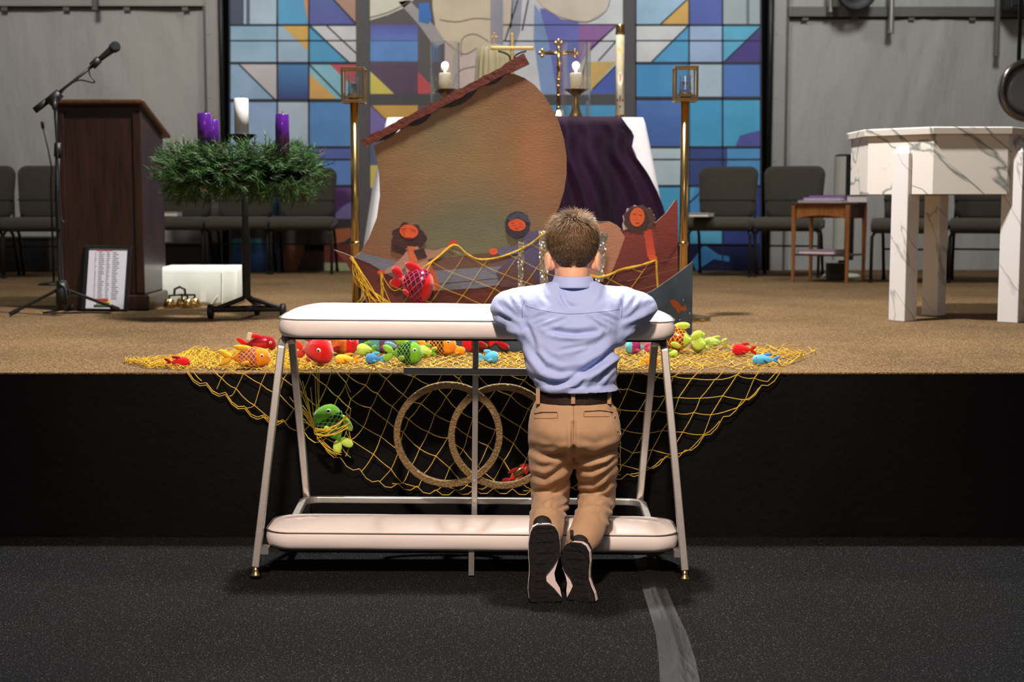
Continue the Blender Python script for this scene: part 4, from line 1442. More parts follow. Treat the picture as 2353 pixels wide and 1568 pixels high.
M_ivory = mat('ivory_plastic', (0.50, 0.49, 0.42, 1), 0.4, var=.04)
lo, hi = tower(SZ + 0.14, zt2, 1.0, math.radians(90), math.radians(262))
t.part('white_shell', MB().rings([lo, hi]), M_ivory, smooth=False)
lo, hi = tower(SZ + 0.14, zt2 + 0.004, 0.97, math.radians(-98), math.radians(90))
t.part('black_grille', MB().rings([lo, hi]), M_blackp, smooth=False)
t.part('top_cap', MB().lathe([(w_ * .46, zt2), (w_ * .46, zt2 + 0.012), (w_ * .3, zt2 + 0.018), (0, zt2 + .018)], 24, (cx_, yt, 0)), M_blackp)
t.part('neck', MB().lathe([(0.05, SZ + 0.02), (0.035, SZ + 0.15)], 16, (cx_, yt, 0)), M_blackp)
t.part('base', MB().lathe([(0.15, SZ), (0.15, SZ + 0.014), (0.13, SZ + 0.028), (0.05, SZ + 0.035)], 28, (cx_ - 0.01, yt, 0)), M_ivory, smooth=True)
p = PF(1925, 643)
t = Thing('power_brick', 'small brown-grey box on the carpet under the side table', 'box', (p.x, p.y + .06, SZ))
t.part('case', MB().box((0, 0, 0.06), (0.15, 0.09, 0.12)), M_alu and mat('brown_grey_box', (0.12, 0.09, 0.07, 1), 0.6, var=.1), world=False, bevel=0.01)
t.part('lid', MB().box((0, 0, 0.123), (0.154, 0.094, 0.008)), M_beam, world=False, bevel=0.003)

# round hanging lamp at the right edge
yl_ = 8.6
p = P(2368, 207, yl_)
R0 = 73 * yl_ / FPX
t = Thing('hanging_lamp', 'round chrome-rimmed hanging lamp at the right edge above the font', 'lamp', p, (0, 0, math.radians(-4)))
M_lens = mat('grey_lens', (0.16, 0.16, 0.165, 1), 0.25, var=.05, coat=.5)
t.part('rim', MB().lathe([(R0 * .80, 0.02), (R0 * .82, -0.02), (R0 * .9, -0.04), (R0 * .98, -0.03), (R0, 0.0), (R0 * 0.97, 0.04), (R0 * .9, 0.06)], 48, (0, 0, 0), RX(-90) @ Matrix.Scale(-1, 3, (0, 0, 1)) if False else RX(90) @ RX(180)), mat('dark_chrome', (0.30, 0.26, 0.24, 1), 0.2, metal=1.0, var=.08), world=False, smooth=True)
t.part('lens', MB().lathe([(R0 * .84, 0.0), (R0 * .6, -0.008), (0.0, -0.014)], 40, (0, 0.0, 0), RX(90) @ RX(180)), M_lens, world=False, smooth=True)
t.part('housing', MB().lathe([(R0 * .93, 0.04), (R0 * .8, 0.14), (R0 * .5, 0.24), (0.0, 0.26)], 40, (0, 0, 0), RX(90) @ RX(180)), M_blackp, world=False, smooth=True)
t.part('yoke', MB().tube([(-R0 * 1.02, 0.03, 0), (-R0 * 1.02, 0.03, R0 * .8), (-0.02, 0.03, R0 * 1.25), (0.02, 0.03, R0 * 1.25), (R0 * 1.02, 0.03, R0 * .8), (R0 * 1.02, 0.03, 0)], 0.008, 8), M_black, world=False) if False else None
t.part('hanging_strap', MB().box((-0.05, 0.09, 0.85), (0.022, 0.012, 1.45)), M_black, world=False)

# ================================================================== boat cutout
YBT = 6.5
SAIL_C0, SAIL_C1, SAIL_C2 = S(172, 112, 66), S(150, 108, 66), S(112, 108, 78)
M_board = mat('laminated_print', None, 0.36, vcol=True, var=0.07, vscale=8, bump=0.22, bscale=55, coat=0.25, stretch=(1, 1, 3.0), bdist=0.004)
KP = 0.95
t = Thing('boat_cutout', 'printed board cutout of a sailing boat with three fishermen', 'cutout', (P(1180, 720, YBT).x, YBT, SZ))
outline = [(768, 574), (800, 586), (814, 592), (828, 579), (848, 547), (866, 500), (873, 450), (871, 400), (863, 352), (859, 336), (1000, 252), (1158, 168),
           (1182, 170), (1205, 179), (1228, 195), (1250, 219), (1270, 250), (1285, 283), (1296, 320), (1302, 360), (1302, 400), (1296, 440), (1284, 478), (1268, 510), (1246, 533),
           (1300, 520), (1325, 505), (1345, 496), (1362, 498), (1374, 510), (1400, 509), (1418, 518), (1433, 533), (1430, 518), (1433, 508), (1431, 497), (1438, 490), (1441, 479), (1451, 479),
           (1458, 471), (1468, 475), (1478, 471), (1484, 478), (1495, 478), (1497, 488), (1504, 494), (1501, 504), (1506, 512), (1530, 490), (1552, 459), (1556, 460), (1558, 640), (1541, 690), (1525, 760), (860, 760), (848, 700), (822, 650), (796, 605)]
zfl = SZ + 0.002
op = [P(x, y, YBT) for x, y in outline]


def clampz(p):
    return Vector((p.x, p.y, max(p.z, zfl)))


op = [clampz(p) for p in op]
mb = MB().prism([p + Vector((0, 0.001, 0)) for p in op], (0, 0.012, 0), S(196, 182, 170))
t.part('board', mb, M_board, fix=True)
# sail print: fine grid so the colour drifts smoothly
sail = [(x, y) for x, y in outline[3:25]] + [(1240, 560), (1000, 600), (840, 600)]


def inside(poly, x, y):
    c = False
    n = len(poly)
    for i in range(n):
        x0, y0 = poly[i]
        x1, y1 = poly[(i + 1) % n]
        if (y0 > y) != (y1 > y) and x < (x1 - x0) * (y - y0) / (y1 - y0) + x0:
            c = not c
    return c


def mixc(a, b, f):
    f = max(0, min(1, f))
    return tuple(p + (q - p) * f for p, q in zip(a, b))


def sail_col(x, y):
    # warm brown rim, ochre in the middle, sage green low in the centre
    warm, ochre, sage, orange = S(146, 92, 58, KP), S(158, 124, 76, KP), S(112, 114, 86, KP), S(186, 122, 76, KP)
    nz = noise.noise((x * 0.012, y * 0.012, 1.0)) * 0.35
    f = math.exp(-(((x - 1040) / 150) ** 2 + ((y - 360) / 130) ** 2)) * 1.1 + nz * .6
    c = mixc(warm, ochre, f + 0.15)
    g = math.exp(-(((x - 1080) / 170) ** 2 + ((y - 540) / 95) ** 2)) * 1.25 + nz * .5
    c = mixc(c, sage, g)
    g2 = math.exp(-(((x - 1015) / 60) ** 2 + ((y - 310) / 55) ** 2)) * 0.45
    c = mixc(c, sage, g2)
    h = math.exp(-(((x - 1235) / 55) ** 2 + ((y - 350) / 120) ** 2)) * .8 + nz * .3
    c = mixc(c, orange, h)
    return grey(c, 0.12)


def grid_print(poly, colf, yoff, step):
    """a printed patch: the polygon cut into a fine grid with the colours of colf(px, py)"""
    bm = bmesh.new()
    vs = [bm.verts.new((x, y, 0)) for x, y in poly]
    bm.faces.new(vs)
    xs, ys = [p[0] for p in poly], [p[1] for p in poly]
    for x in np.arange(min(xs) + step, max(xs), step):
        bmesh.ops.bisect_plane(bm, geom=bm.verts[:] + bm.edges[:] + bm.faces[:], plane_co=(x, 0, 0), plane_no=(1, 0, 0))
    for y in np.arange(min(ys) + step, max(ys), step):
        bmesh.ops.bisect_plane(bm, geom=bm.verts[:] + bm.edges[:] + bm.faces[:], plane_co=(0, y, 0), plane_no=(0, 1, 0))
    m = MB()
    for f in bm.faces:
        pts = [(v.co.x, v.co.y) for v in f.verts]
        m.face([clampz(P(x, y, YBT)) + Vector((0, -yoff, 0)) for x, y in pts], [colf(x, y) for x, y in pts])
    bm.free()
    return m


t.part('sail_print', grid_print(sail, sail_col, 0.001, 16), M_board, fix=False)
hull = [(768, 574), (800, 586), (814, 592), (856, 600), (905, 640), (990, 668), (1100, 655), (1200, 655), (1246, 545), (1270, 530), (1300, 520), (1325, 505), (1345, 497), (1360, 500), (1374, 511), (1400, 510), (1430, 530), (1506, 512), (1530, 490), (1552, 459), (1556, 460), (1558, 640), (1541, 690), (1525, 760), (860, 760), (848, 700), (822, 650), (796, 605)]


def hull_col(x, y):
    d0, d1, d2 = S(64, 34, 30, KP), S(112, 52, 42, KP), S(128, 62, 52, KP)
    f = 0.5 + 0.8 * noise.noise((x * 0.01, y * 0.03, 4))
    c = mixc(d0, d1, f)
    c = mixc(c, d2, (x - 1380) / 150)
    c = mixc(c, S(60, 32, 28, KP), (y - 585) / 160 if x > 1300 else 0)
    return tuple(c[:3]) + (1,)


t.part('hull_print', grid_print(hull, hull_col, 0.002, 26), M_board, fix=False)
art = MB()


def pt(poly, c, lay=1, c2=None, k=KP):
    q = [clampz(P(x, y, YBT)) + Vector((0, -0.0025 - 0.0008 * lay - 0.00004 * (len(art.f) % 18), 0)) for x, y in poly]
    if c2:
        a, b = S(*c, k), S(*c2, k)
        ys = [y for x, y in poly]
        y0, y1 = min(ys), max(ys)
        art.face(q, [mixc(a, b, (y - y0) / (y1 - y0)) for x, y in poly])
    else:
        art.face(q, S(*c, k))


def blob(cx, cy, rx, ry, c, lay=1, n=28, wob=0.0, lobes=0, rot=0.0, k=KP):
    pts = []
    for i in range(n):
        a = 2 * PI * i / n
        r = 1 + wob * math.cos(lobes * a)
        x, y = rx * r * math.cos(a), ry * r * math.sin(a)
        pts.append((cx + x * math.cos(rot) - y * math.sin(rot), cy + x * math.sin(rot) + y * math.cos(rot)))
    pt(pts, c, lay, None, k)


# far side of the hull and the water between sail and hull
pt([(850, 592), (905, 600), (1000, 596), (1150, 578), (1250, 540), (1262, 560), (1200, 640), (1000, 650), (900, 630)], (104, 74, 60), 0.4)
pt([(815, 592), (830, 580), (905, 600), (1000, 622), (1150, 612), (1180, 610), (1180, 650), (1100, 662), (1000, 668), (900, 636), (850, 606)], (116, 122, 138), 1)
# first fisherman: dark curls, head tipped back, arms wide
blob(937, 549, 36, 36, (66, 42, 44), 3, 40, 0.10, 7)
blob(918, 563, 20, 20, (72, 44, 44), 3, 24, .08, 5)
blob(962, 548, 18, 19, (62, 40, 42), 3, 24, .08, 5)
pt([(905, 560), (938, 575), (940, 584), (926, 580), (910, 574)], (50, 30, 34), 4)
blob(940, 532, 21.5, 16, (226, 96, 52), 5, 28, 0, 0, 0.15)
for (x0, y0, x1, y1) in ((922, 526, 934, 524), (944, 526, 956, 530), (936, 545, 948, 546), (925, 531, 931, 537)):
    pt([(x0, y0), (x1, y1), (x1, y1 + 2.2), (x0, y0 + 2.2)], (170, 58, 34), 6)
pt([(930, 572), (960, 566), (975, 590), (990, 605), (1000, 640), (1010, 668), (985, 668), (940, 650), (930, 610)], (178, 138, 112), 3)
pt([(936, 566), (950, 566), (960, 600), (958, 625), (944, 622), (940, 590)], (206, 112, 62), 5)
pt([(950, 576), (974, 570), (982, 592), (960, 598)], (62, 40, 42), 5)
pt([(936, 575), (942, 600), (925, 620), (885, 630), (876, 626), (905, 608), (925, 590)], (176, 140, 120), 4)
blob(876, 626, 9, 6, (206, 84, 48), 5, 14)
pt([(972, 572), (1000, 576), (1030, 566), (1040, 560), (1042, 568), (1010, 588), (980, 598)], (170, 132, 110), 4)
blob(1040, 559, 11, 6, (206, 74, 52), 5, 14, rot=-.5)
pt([(985, 600), (1002, 630), (1012, 664), (1004, 668), (990, 640)], (190, 96, 50), 4)
# second fisherman: blue robe and cap, dark beard
blob(1189, 517, 29, 31, (58, 52, 66), 3, 32)
pt([(1166, 500), (1190, 488), (1212, 494), (1220, 515), (1210, 510), (1190, 500), (1170, 508)], (76, 76, 96), 5)
blob(1188, 517, 20, 14.5, (226, 92, 50), 4, 24, 0, 0, .1)
pt([(1163, 522), (1176, 530), (1196, 531), (1208, 524), (1205, 540), (1186, 549), (1168, 540)], (56, 48, 58), 5)
for (x0, y0, x1, y1) in ((1174, 512, 1183, 511), (1192, 513, 1201, 515), (1182, 524, 1192, 525)):
    pt([(x0, y0), (x1, y1), (x1, y1 + 2.2), (x0, y0 + 2.2)], (170, 58, 34), 6)
pt([(1205, 535), (1235, 530), (1262, 545), (1275, 580), (1275, 660), (1150, 660), (1140, 625), (1165, 600), (1200, 570)], (92, 88, 122), 2, (74, 62, 92))
pt([(1142, 572), (1180, 566), (1208, 552), (1216, 565), (1190, 584), (1146, 588)], (98, 96, 130), 3)
blob(1134, 578, 10, 8, (224, 92, 52), 5, 16)
pt([(1150, 620), (1200, 600), (1235, 640), (1230, 660), (1150, 660)], (96, 66, 66), 3)
# middle figure: grey hair, pale sleeve
blob(1348, 512, 24, 16, (150, 148, 146), 3, 24, 0.06, 9)
blob(1344, 522, 16, 14, (128, 126, 126), 4, 20)
pt([(1370, 515), (1400, 510), (1420, 520), (1436, 545), (1420, 590), (1400, 640), (1350, 640), (1340, 560)], (196, 140, 110), 2, (170, 118, 96))
# third fisherman: curly hair, red robe
blob(1469, 503, 36, 31, (92, 66, 66), 3, 54, 0.06, 9)
blob(1462, 505, 29, 27, (78, 54, 56), 4, 40, 0.06, 9)
blob(1464, 499, 17, 22, (228, 104, 56), 5, 24, 0, 0, .12)
for (x0, y0, x1, y1) in ((1455, 492, 1462, 491), (1468, 493, 1475, 495), (1460, 511, 1469, 512), (1463, 497, 1461, 505)):
    pt([(x0, y0), (x1, y1), (x1 + .5, y1 + 2.0), (x0, y0 + 2.0)], (150, 54, 30), 6)
pt([(1436, 534), (1500, 516), (1512, 560), (1506, 610), (1470, 640), (1420, 650), (1405, 600), (1415, 560)], (142, 66, 60), 2, (92, 44, 42))
pt([(1478, 528), (1496, 522), (1506, 585), (1488, 592)], (196, 76, 62), 3, (214, 84, 60))
blob(1500, 593, 10, 7, (226, 96, 58), 5, 16)
pt([(1506, 512), (1530, 490), (1553, 460), (1557, 465), (1558, 560), (1530, 600), (1512, 600)], (150, 70, 62), 2, (110, 50, 46))
# plank lines along the hull
for k_ in range(4):
    y = 610 + 26 * k_
    pt([(1440, y + 10), (1558, y - 20), (1558, y - 18.4), (1440, y + 11.6)], (150, 92, 80), 3)
    pt([(1010, y + 42), (1180, y + 26), (1180, y + 27.6), (1010, y + 43.6)], (84, 44, 38), 3)
t.part('figures_print', art, M_board, fix=False)
# yard along the top of the sail, with the dark scalloped gaps of the lashed cloth printed below it
M_yard = mat('printed_spar', None, 0.4, vcol=True, var=0.2, vscale=14, bump=.3, bscale=50, coat=.2)
mb = MB()
ys0, ys1 = Vector((833, 331)), Vector((1210, 135))
dv = ys1 - ys0
nv = Vector((-dv.y, dv.x)).normalized()
rows = []
n = 42
for i in range(n + 1):
    u = i / n
    c = ys0 + dv * u
    w0 = 8.5 + 1.5 * math.sin(u * 40) * (0.5) + (2.5 if abs(u * 6 % 1 - .5) < 0.12 else 0)
    if u > 0.86:
        w0 = 12 + 2 * (u - .86) / .14
    rows.append((c - nv * w0, c + nv * w0))
poly = [a for a, b in rows] + [b for a, b in rows[::-1]]
mb.prism([P(p.x, p.y, YBT) + Vector((0, -0.012, 0)) for p in poly], (0, 0.024, 0), S(112, 56, 44, KP))
t.part('yard', mb, M_yard)
mb = MB()
for u0, u1, dp_ in ((0.06, 0.22, 9), (0.25, 0.42, 14), (0.46, 0.70, 16), (0.72, 0.86, 10)):
    pts = []
    for i in range(13):
        f = i / 12
        c = ys0 + dv * (u0 + (u1 - u0) * f) + nv * (7 + dp_ * math.sin(PI * f) ** 0.8)
        pts.append((c.x, c.y))
    for i in range(12, -1, -1):
        f = i / 12
        c = ys0 + dv * (u0 + (u1 - u0) * f) + nv * 6
        pts.append((c.x, c.y))
    mb.face([P(x, y, YBT) + Vector((0, -0.005, 0)) for x, y in pts], S(44, 22, 24))
t.part('lashing_gap_print', mb, M_board, fix=False)
# crinkled silvery strips added to imitate glare streaks on the glossy board
M_glare = mat('crinkled_glare_strip', (0.62, 0.62, 0.60, 1), 0.24, metal=0.9, var=0.35, vscale=30)
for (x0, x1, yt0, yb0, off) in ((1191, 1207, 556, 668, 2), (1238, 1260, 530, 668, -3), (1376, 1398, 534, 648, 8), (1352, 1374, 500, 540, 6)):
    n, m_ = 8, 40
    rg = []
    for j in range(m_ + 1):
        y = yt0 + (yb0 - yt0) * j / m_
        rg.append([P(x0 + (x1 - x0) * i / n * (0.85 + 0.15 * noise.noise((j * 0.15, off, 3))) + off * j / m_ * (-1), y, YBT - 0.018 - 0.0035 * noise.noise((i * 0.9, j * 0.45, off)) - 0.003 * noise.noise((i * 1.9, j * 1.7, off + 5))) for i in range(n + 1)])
    t.part('glare_strip', MB().rings(rg, cap=False, closed=False), M_glare, fix=False)
for x in (880, 1210, 1530):
    q = P(x, 700, YBT)
    t.part('easel_leg', MB().tube([(q.x, YBT + 0.016, SZ + 0.35), (q.x, YBT + 0.30, SZ)], 0.012, 6).box((q.x, YBT + 0.16, SZ + 0.008), (0.03, 0.3, 0.016)), M_lect)
t.part('prop_foot', MB().box((P(825, 690, YBT).x, YBT + .04, (SZ + P(825, 640, YBT).z) / 2), (0.012, 0.03, P(825, 640, YBT).z - SZ)), M_dark)

# curved water panel standing in front
t = Thing('water_cutout', 'curved dark blue printed water panel with orange fish below the boat', 'cutout', (P(1180, 790, 5.9).x, 5.9, SZ))
ctrl = [(812, 5.70), (900, 5.58), (1050, 5.52), (1200, 5.58), (1320, 5.78), (1420, 6.02), (1500, 6.2), (1590, 6.36)]
tops = [(812, 725), (900, 728), (1050, 735), (1200, 735), (1350, 720), (1450, 690), (1500, 668), (1540, 640), (1570, 618), (1592, 600)]
M_sea = mat('sea_print', None, 0.38, vcol=True, var=0.25, vscale=12, bump=.2, bscale=40, coat=.25)
n, m_ = 60, 10
fro, bac = [], []
xs = np.linspace(812, 1591, n + 1)
cols = MB()
G = []
for i in range(n + 1):
    px = xs[i]
    y = float(np.interp(px, [c[0] for c in ctrl], [c[1] for c in ctrl]))
    zt2 = P(px, float(np.interp(px, [c[0] for c in tops], [c[1] for c in tops])), y).z
    zt2 = max(zt2, SZ + 0.05)
    x = P(px, 700, y).x
    G.append([Vector((x, y, SZ + (zt2 - SZ) * j / m_)) for j in range(m_ + 1)])
mb = MB()
for i in range(n):
    for j in range(m_):
        q = [G[i][j], G[i + 1][j], G[i + 1][j + 1], G[i][j + 1]]
        cc = []
        for p in q:
            f = (p.z - SZ) / 0.35 + 0.4 * noise.noise((p.x * 5, p.z * 9, 2))
            cc.append(mixc(S(50, 66, 84, KP), S(90, 114, 138, KP), f))
        mb.add(q, [(0, 1, 2, 3)], cc)
        mb.add([p + Vector((0, 0.009, 0)) for p in q][::-1], [(0, 1, 2, 3)], S(170, 160, 150))
for i in range(n):
    a, b = G[i][m_], G[i + 1][m_]
    mb.add([a, b, b + Vector((0, .009, 0)), a + Vector((0, .009, 0))], [(0, 1, 2, 3)], S(170, 160, 150))
a, b = G[n][0], G[n][m_]
mb.add([a, a + Vector((0, .009, 0)), b + Vector((0, .009, 0)), b], [(0, 1, 2, 3)], S(170, 160, 150))
t.part('panel', mb, M_sea, fix=False)
mb = MB()


def sea(px, py, o=0.002):
    y = float(np.interp(px, [c[0] for c in ctrl], [c[1] for c in ctrl]))
    p = P(px, py, y)
    return p + Vector((0, -o, 0))


for poly, c in (([(1537, 690), (1548, 688), (1560, 696), (1568, 706), (1574, 700), (1578, 712), (1572, 716), (1566, 713), (1558, 722), (1553, 712), (1545, 704)], (176, 92, 44)),
                ([(1555, 754), (1562, 752), (1566, 762), (1560, 768)], (160, 70, 44))):
    t.part('fish_print', MB().face([sea(*q) for q in poly], S(*c, KP)), M_sea, fix=False)
for (x, y) in ((1574, 742), (1584, 752), (1578, 768), (1570, 690), (1562, 735), (1585, 720)):
    t.part('bubble_print', MB().face([sea(x - 1.5, y), sea(x, y + 3), sea(x + 1.5, y), sea(x, y - 3)], S(190, 200, 205, KP)), M_sea, fix=False)
# ================================================================== kneeler
M_vinyl = mat('white_vinyl', (0.78, 0.71, 0.66, 1), 0.38, var=0.03, vscale=4, bump=0.12, bscale=5, spec=0.4, bdist=0.03)
M_pipe = mat('piping_seam', (0.16, 0.13, 0.12, 1), 0.5, var=.05)
kx = -0.128
t = Thing('kneeler', 'white padded double kneeler with chrome A-frame and linked rings', 'kneeler', (kx, 4.6, 0))
KN = t


def pad(name, xl, xr, y0, y1, zb, zs, crown, rcor, tilt_z=0.0, seed=0):
    """upholstered pad: boxed side, seam with piping, puffed rounded top"""
    cx, cy = (xl + xr) / 2, (y0 + y1) / 2
    hx, hy = (xr - xl) / 2, (y1 - y0) / 2
    nseg = 10

    def outline(ins):
        pts = []
        r = max(rcor - ins, 0.012)
        for sx, sy, a0 in ((1, 1, 0), (-1, 1, 90), (-1, -1, 180), (1, -1, 270)):
            for k in range(nseg + 1):
                a = math.radians(a0 + 90 * k / nseg)
                pts.append(Vector((cx + sx * (hx - ins - r) + r * math.cos(a), cy + sy * (hy - ins - r) + r * math.sin(a), 0)))
        # subdivide the long runs
        out = []
        n = len(pts)
        for i in range(n):
            a, b = pts[i], pts[(i + 1) % n]
            m = max(1, int((b - a).length / 0.04))
            for q in range(m):
                out.append(a.lerp(b, q / m))
        return out
    base = outline(0.0)
    nb = len(base)

    def ring(ins, z, wob=0.0):
        o = []
        for p in base:
            d = Vector((p.x - cx, p.y - cy, 0))
            q = Vector((cx + math.copysign(max(abs(d.x) - ins, 0.0), d.x), cy + math.copysign(max(abs(d.y) - ins, 0.0), d.y), 0))
            zz = z + tilt_z * (q.y - cy) / (2 * hy)
            if wob:
                zz += wob * noise.noise((q.x * 7 + seed, q.y * 12, seed))
                q += Vector((0, wob * 1.2 * noise.noise((q.x * 9 + seed, 2, z * 20)), 0))
            o.append(Vector((q.x, q.y, zz)))
        return o
    hgt = zs - zb
    rs = [ring(0.03, zb + 0.001), ring(0.006, zb), ring(0.0, zb + 0.008), ring(-0.004, zb + hgt * .3, 0.003), ring(-0.005, zb + hgt * .6, 0.003), ring(-0.002, zs - 0.004), ring(0.001, zs)]
    for f in (0.04, 0.1, 0.2, 0.35, 0.55, 0.75, 0.9, 0.985):
        rs.append(ring(hy * f, zs + crown * math.sin(f * PI / 2) ** 0.75, 0.002))
    pd = t.part(name, MB().rings(rs), M_vinyl, smooth=True)
    t.part('piping', MB().tube([p + Vector((0, 0, 0.0)) for p in ring(-0.003, zs)], 0.0020, 6, closed=True), M_pipe, parent=pd)
    return pd


pl0, pl1 = P(632, 740, 4.46), P(1549, 740, 4.46)
pad('armrest_pad', pl0.x, pl1.x, 4.46, 4.735, P(1090, 777, 4.46).z, P(1090, 735, 4.46).z, 0.040, 0.075, 0.008, 1)
q0, q1 = P(606, 1240, 4.37), P(1559, 1240, 4.37)
pad('kneeling_pad', q0.x, q1.x, 4.37, 4.63, P(1090, 1268, 4.37).z, P(1090, 1228, 4.37).z, 0.022, 0.08, 0.0, 5)
ztp = P(1090, 777, 4.46).z
t.part('armrest_board', MB().box(((pl0.x + pl1.x) / 2, 4.60, ztp - 0.006), (pl1.x - pl0.x - 0.05, 0.22, 0.012)), M_blackp)
t.part('kneeling_board', MB().box(((q0.x + q1.x) / 2, 4.5, P(1090, 1268, 4.37).z - 0.006), (q1.x - q0.x - 0.03, 0.22, 0.012)), M_blackp)
for s, fx, tx, rx_, rt in ((-1, 588, 643, 705, 667), (1, 1573, 1523, 1469, 1500)):
    yf0, yt0 = 4.365, 4.52
    zf = 0.03
    f = P(fx, 1345, yf0)
    f.z = zf
    a = P(tx, 800, yt0)
    b = P(tx + (8 if s < 0 else -8), 780, yt0 + 0.03)
    b.z = ztp - 0.010
    a.z = ztp - 0.04
    inn = Vector((b.x - s * 0.02, yt0 + 0.05, ztp - 0.008))
    fl_ = t.part('front_leg', MB().tube([f, f.lerp(a, .5), a, a.lerp(b, .6) + Vector((s * .004, 0, 0)), inn], 0.0165, 4, up=(0, 1, 0)), M_chrome, bevel=0.003)
    t.part('glide_foot', MB().lathe([(0.009, 0.034), (0.010, 0.020), (0.013, 0.014), (0.019, 0.009), (0.019, 0.004), (0.015, 0.0)], 18, (f.x, f.y, 0)), M_brass, parent=fl_, smooth=True)
    yr0, yr1 = 4.60, 4.85
    c = P(rt, 790, yr0)
    c.z = ztp - 0.03
    d = P(rx_, 1150, yr1 - 0.04)
    e = Vector((d.x + s * 0.012, yr1, 0.03))
    inn = Vector((c.x + s * 0.016, yr0 - 0.04, ztp - 0.008))
    rl = t.part('rear_leg', MB().tube([inn, c, d, e], 0.0165, 4, up=(0, 1, 0)), M_chrome, bevel=0.003)
    t.part('glide_foot', MB().lathe([(0.009, 0.034), (0.010, 0.020), (0.013, 0.014), (0.019, 0.009), (0.019, 0.004), (0.015, 0.0)], 18, (e.x, e.y, 0)), M_brass, parent=rl, smooth=True)
    t.part('pad_bracket', MB().box((q0.x - 0.002 if s < 0 else q1.x + 0.002, 4.395, P(1090, 1268, 4.37).z - 0.004), (0.03, 0.05, 0.02)), M_chrome)
# U shaped lower rail with rounded rear corners
zr = P(1090, 1151, 4.80).z
xl_, xr_ = P(700, 1151, 4.80).x, P(1474, 1151, 4.80).x
pts = [Vector((xl_ - 0.005, 4.50, zr - 0.03)), Vector((xl_, 4.68, zr - .005))]
for k in range(7):
    a = math.radians(180 - 90 * k / 6)
    pts.append(Vector((xl_ + 0.055 + 0.055 * math.cos(a), 4.745 + 0.055 * math.sin(a), zr)))
pts += [Vector((kx, 4.80, zr))]
for k in range(7):
    a = math.radians(90 - 90 * k / 6)
    pts.append(Vector((xr_ - 0.055 + 0.055 * math.cos(a), 4.745 + 0.055 * math.sin(a), zr)))
pts += [Vector((xr_, 4.68, zr - .005)), Vector((xr_ + 0.005, 4.50, zr - 0.03))]
t.part('lower_rail', MB().tube(pts, 0.0155, 4, up=(0, 0, 1)), M_chrome, bevel=0.003)
# centre post, cross bar and linked rings
yp = 4.715
top_ = P(1090, 780, yp)
bot_ = P(1087, 1175, yp)
post = t.part('centre_post', MB().tube([(kx + .002, yp, ztp - 0.01), (kx, yp, bot_.z - 0.06)], 0.0135, 4, up=(0, 1, 0)), M_chrome, bevel=0.002)
for py in (902, 1105, 1153):
    z = P(1088, py, yp).z
    t.part('rivet', MB().lathe([(0.005, 0.0), (0.004, 0.003), (0, 0.0035)], 10, (kx, yp - 0.0105, z), RX(90)), M_chrome, parent=post)
t.part('centre_foot', MB().box((kx + .0, 4.385, P(1080, 1315, 4.37).z / 1 - 0.0), (0.0175, 0.006, 0.0)) if False else MB().box((kx, 4.385, 0.055), (0.0175, 0.008, 0.10)), M_chrome)
zx = P(1090, 853, yp).z
xa_, xb_ = P(925, 853, yp).x, P(1255, 853, yp).x
t.part('cross_bar', MB().box(((xa_ + xb_) / 2, yp - 0.012, zx), (xb_ - xa_, 0.022, 0.024)), M_chrome, bevel=0.002)
M_hammer = mat('hammered_gold_band', (0.25, 0.165, 0.07, 1), 0.4, metal=0.7, bump=0.9, bscale=170, var=0.25, vscale=160)
for px, yo in ((1028, 0.0), (1153, 0.028)):
    c = P(px, 999 + (4 if px > 1100 else 0), yp + 0.01)
    R1 = 127 * yp / FPX
    R0_ = R1 - 0.0225
    n = 72
    rg = []
    for k in range(n):
        a = 2 * PI * k / n
        ca, sa = math.cos(a), math.sin(a)
        ys = 0.026 if px < 1100 else 0.026
        yy = c.y + yo * math.sin(a) * (0.3 if False else 0.0) - (0.004 if px < 1100 else -0.004)
        rg.append([Vector((c.x + r * ca, yy + dy, c.z + r * sa * 0.975)) for r, dy in ((R0_, -0.012), (R1, -0.012), (R1, 0.012), (R0_, 0.012))])
    mb = MB()
    vs = [p for r in rg for p in r]
    fs = []
    for i in range(n):
        j = (i + 1) % n
        for k in range(4):
            fs.append((i * 4 + k, i * 4 + (k + 1) % 4, j * 4 + (k + 1) % 4, j * 4 + k))
    mb.add(vs, fs)
    t.part('ring', mb, M_hammer, bevel=0.0025)
t.o.rotation_euler = (0, math.radians(0.45), 0)

# ================================================================== plush fish
FUZZ = {}


def fuzz(c, k=1.0):
    key = (c, k)
    if key not in FUZZ:
        FUZZ[key] = mat('plush_%s' % 'cloth', S(*c, k), 0.95, sheen=0.6, spec=0.08, bump=0.8, bscale=320, var=0.16, vscale=45, bdist=0.004)
    return FUZZ[key]


M_eyew = mat('eye_white', (0.82, 0.82, 0.80, 1), 0.3, var=.02)
M_pupil = mat('eye_pupil', (0.010, 0.010, 0.012, 1), 0.15, var=.1)
RED, DRED, ORG, YEL, GRN, PGR, BLU, LBL, TEAL = (226, 30, 34), (160, 14, 30), (245, 150, 30), (250, 190, 50), (110, 180, 40), (190, 222, 90), (70, 140, 200), (90, 185, 230), (100, 190, 200)
TAGW = mat('fabric_label', (0.75, 0.74, 0.72, 1), 0.6, var=.03)


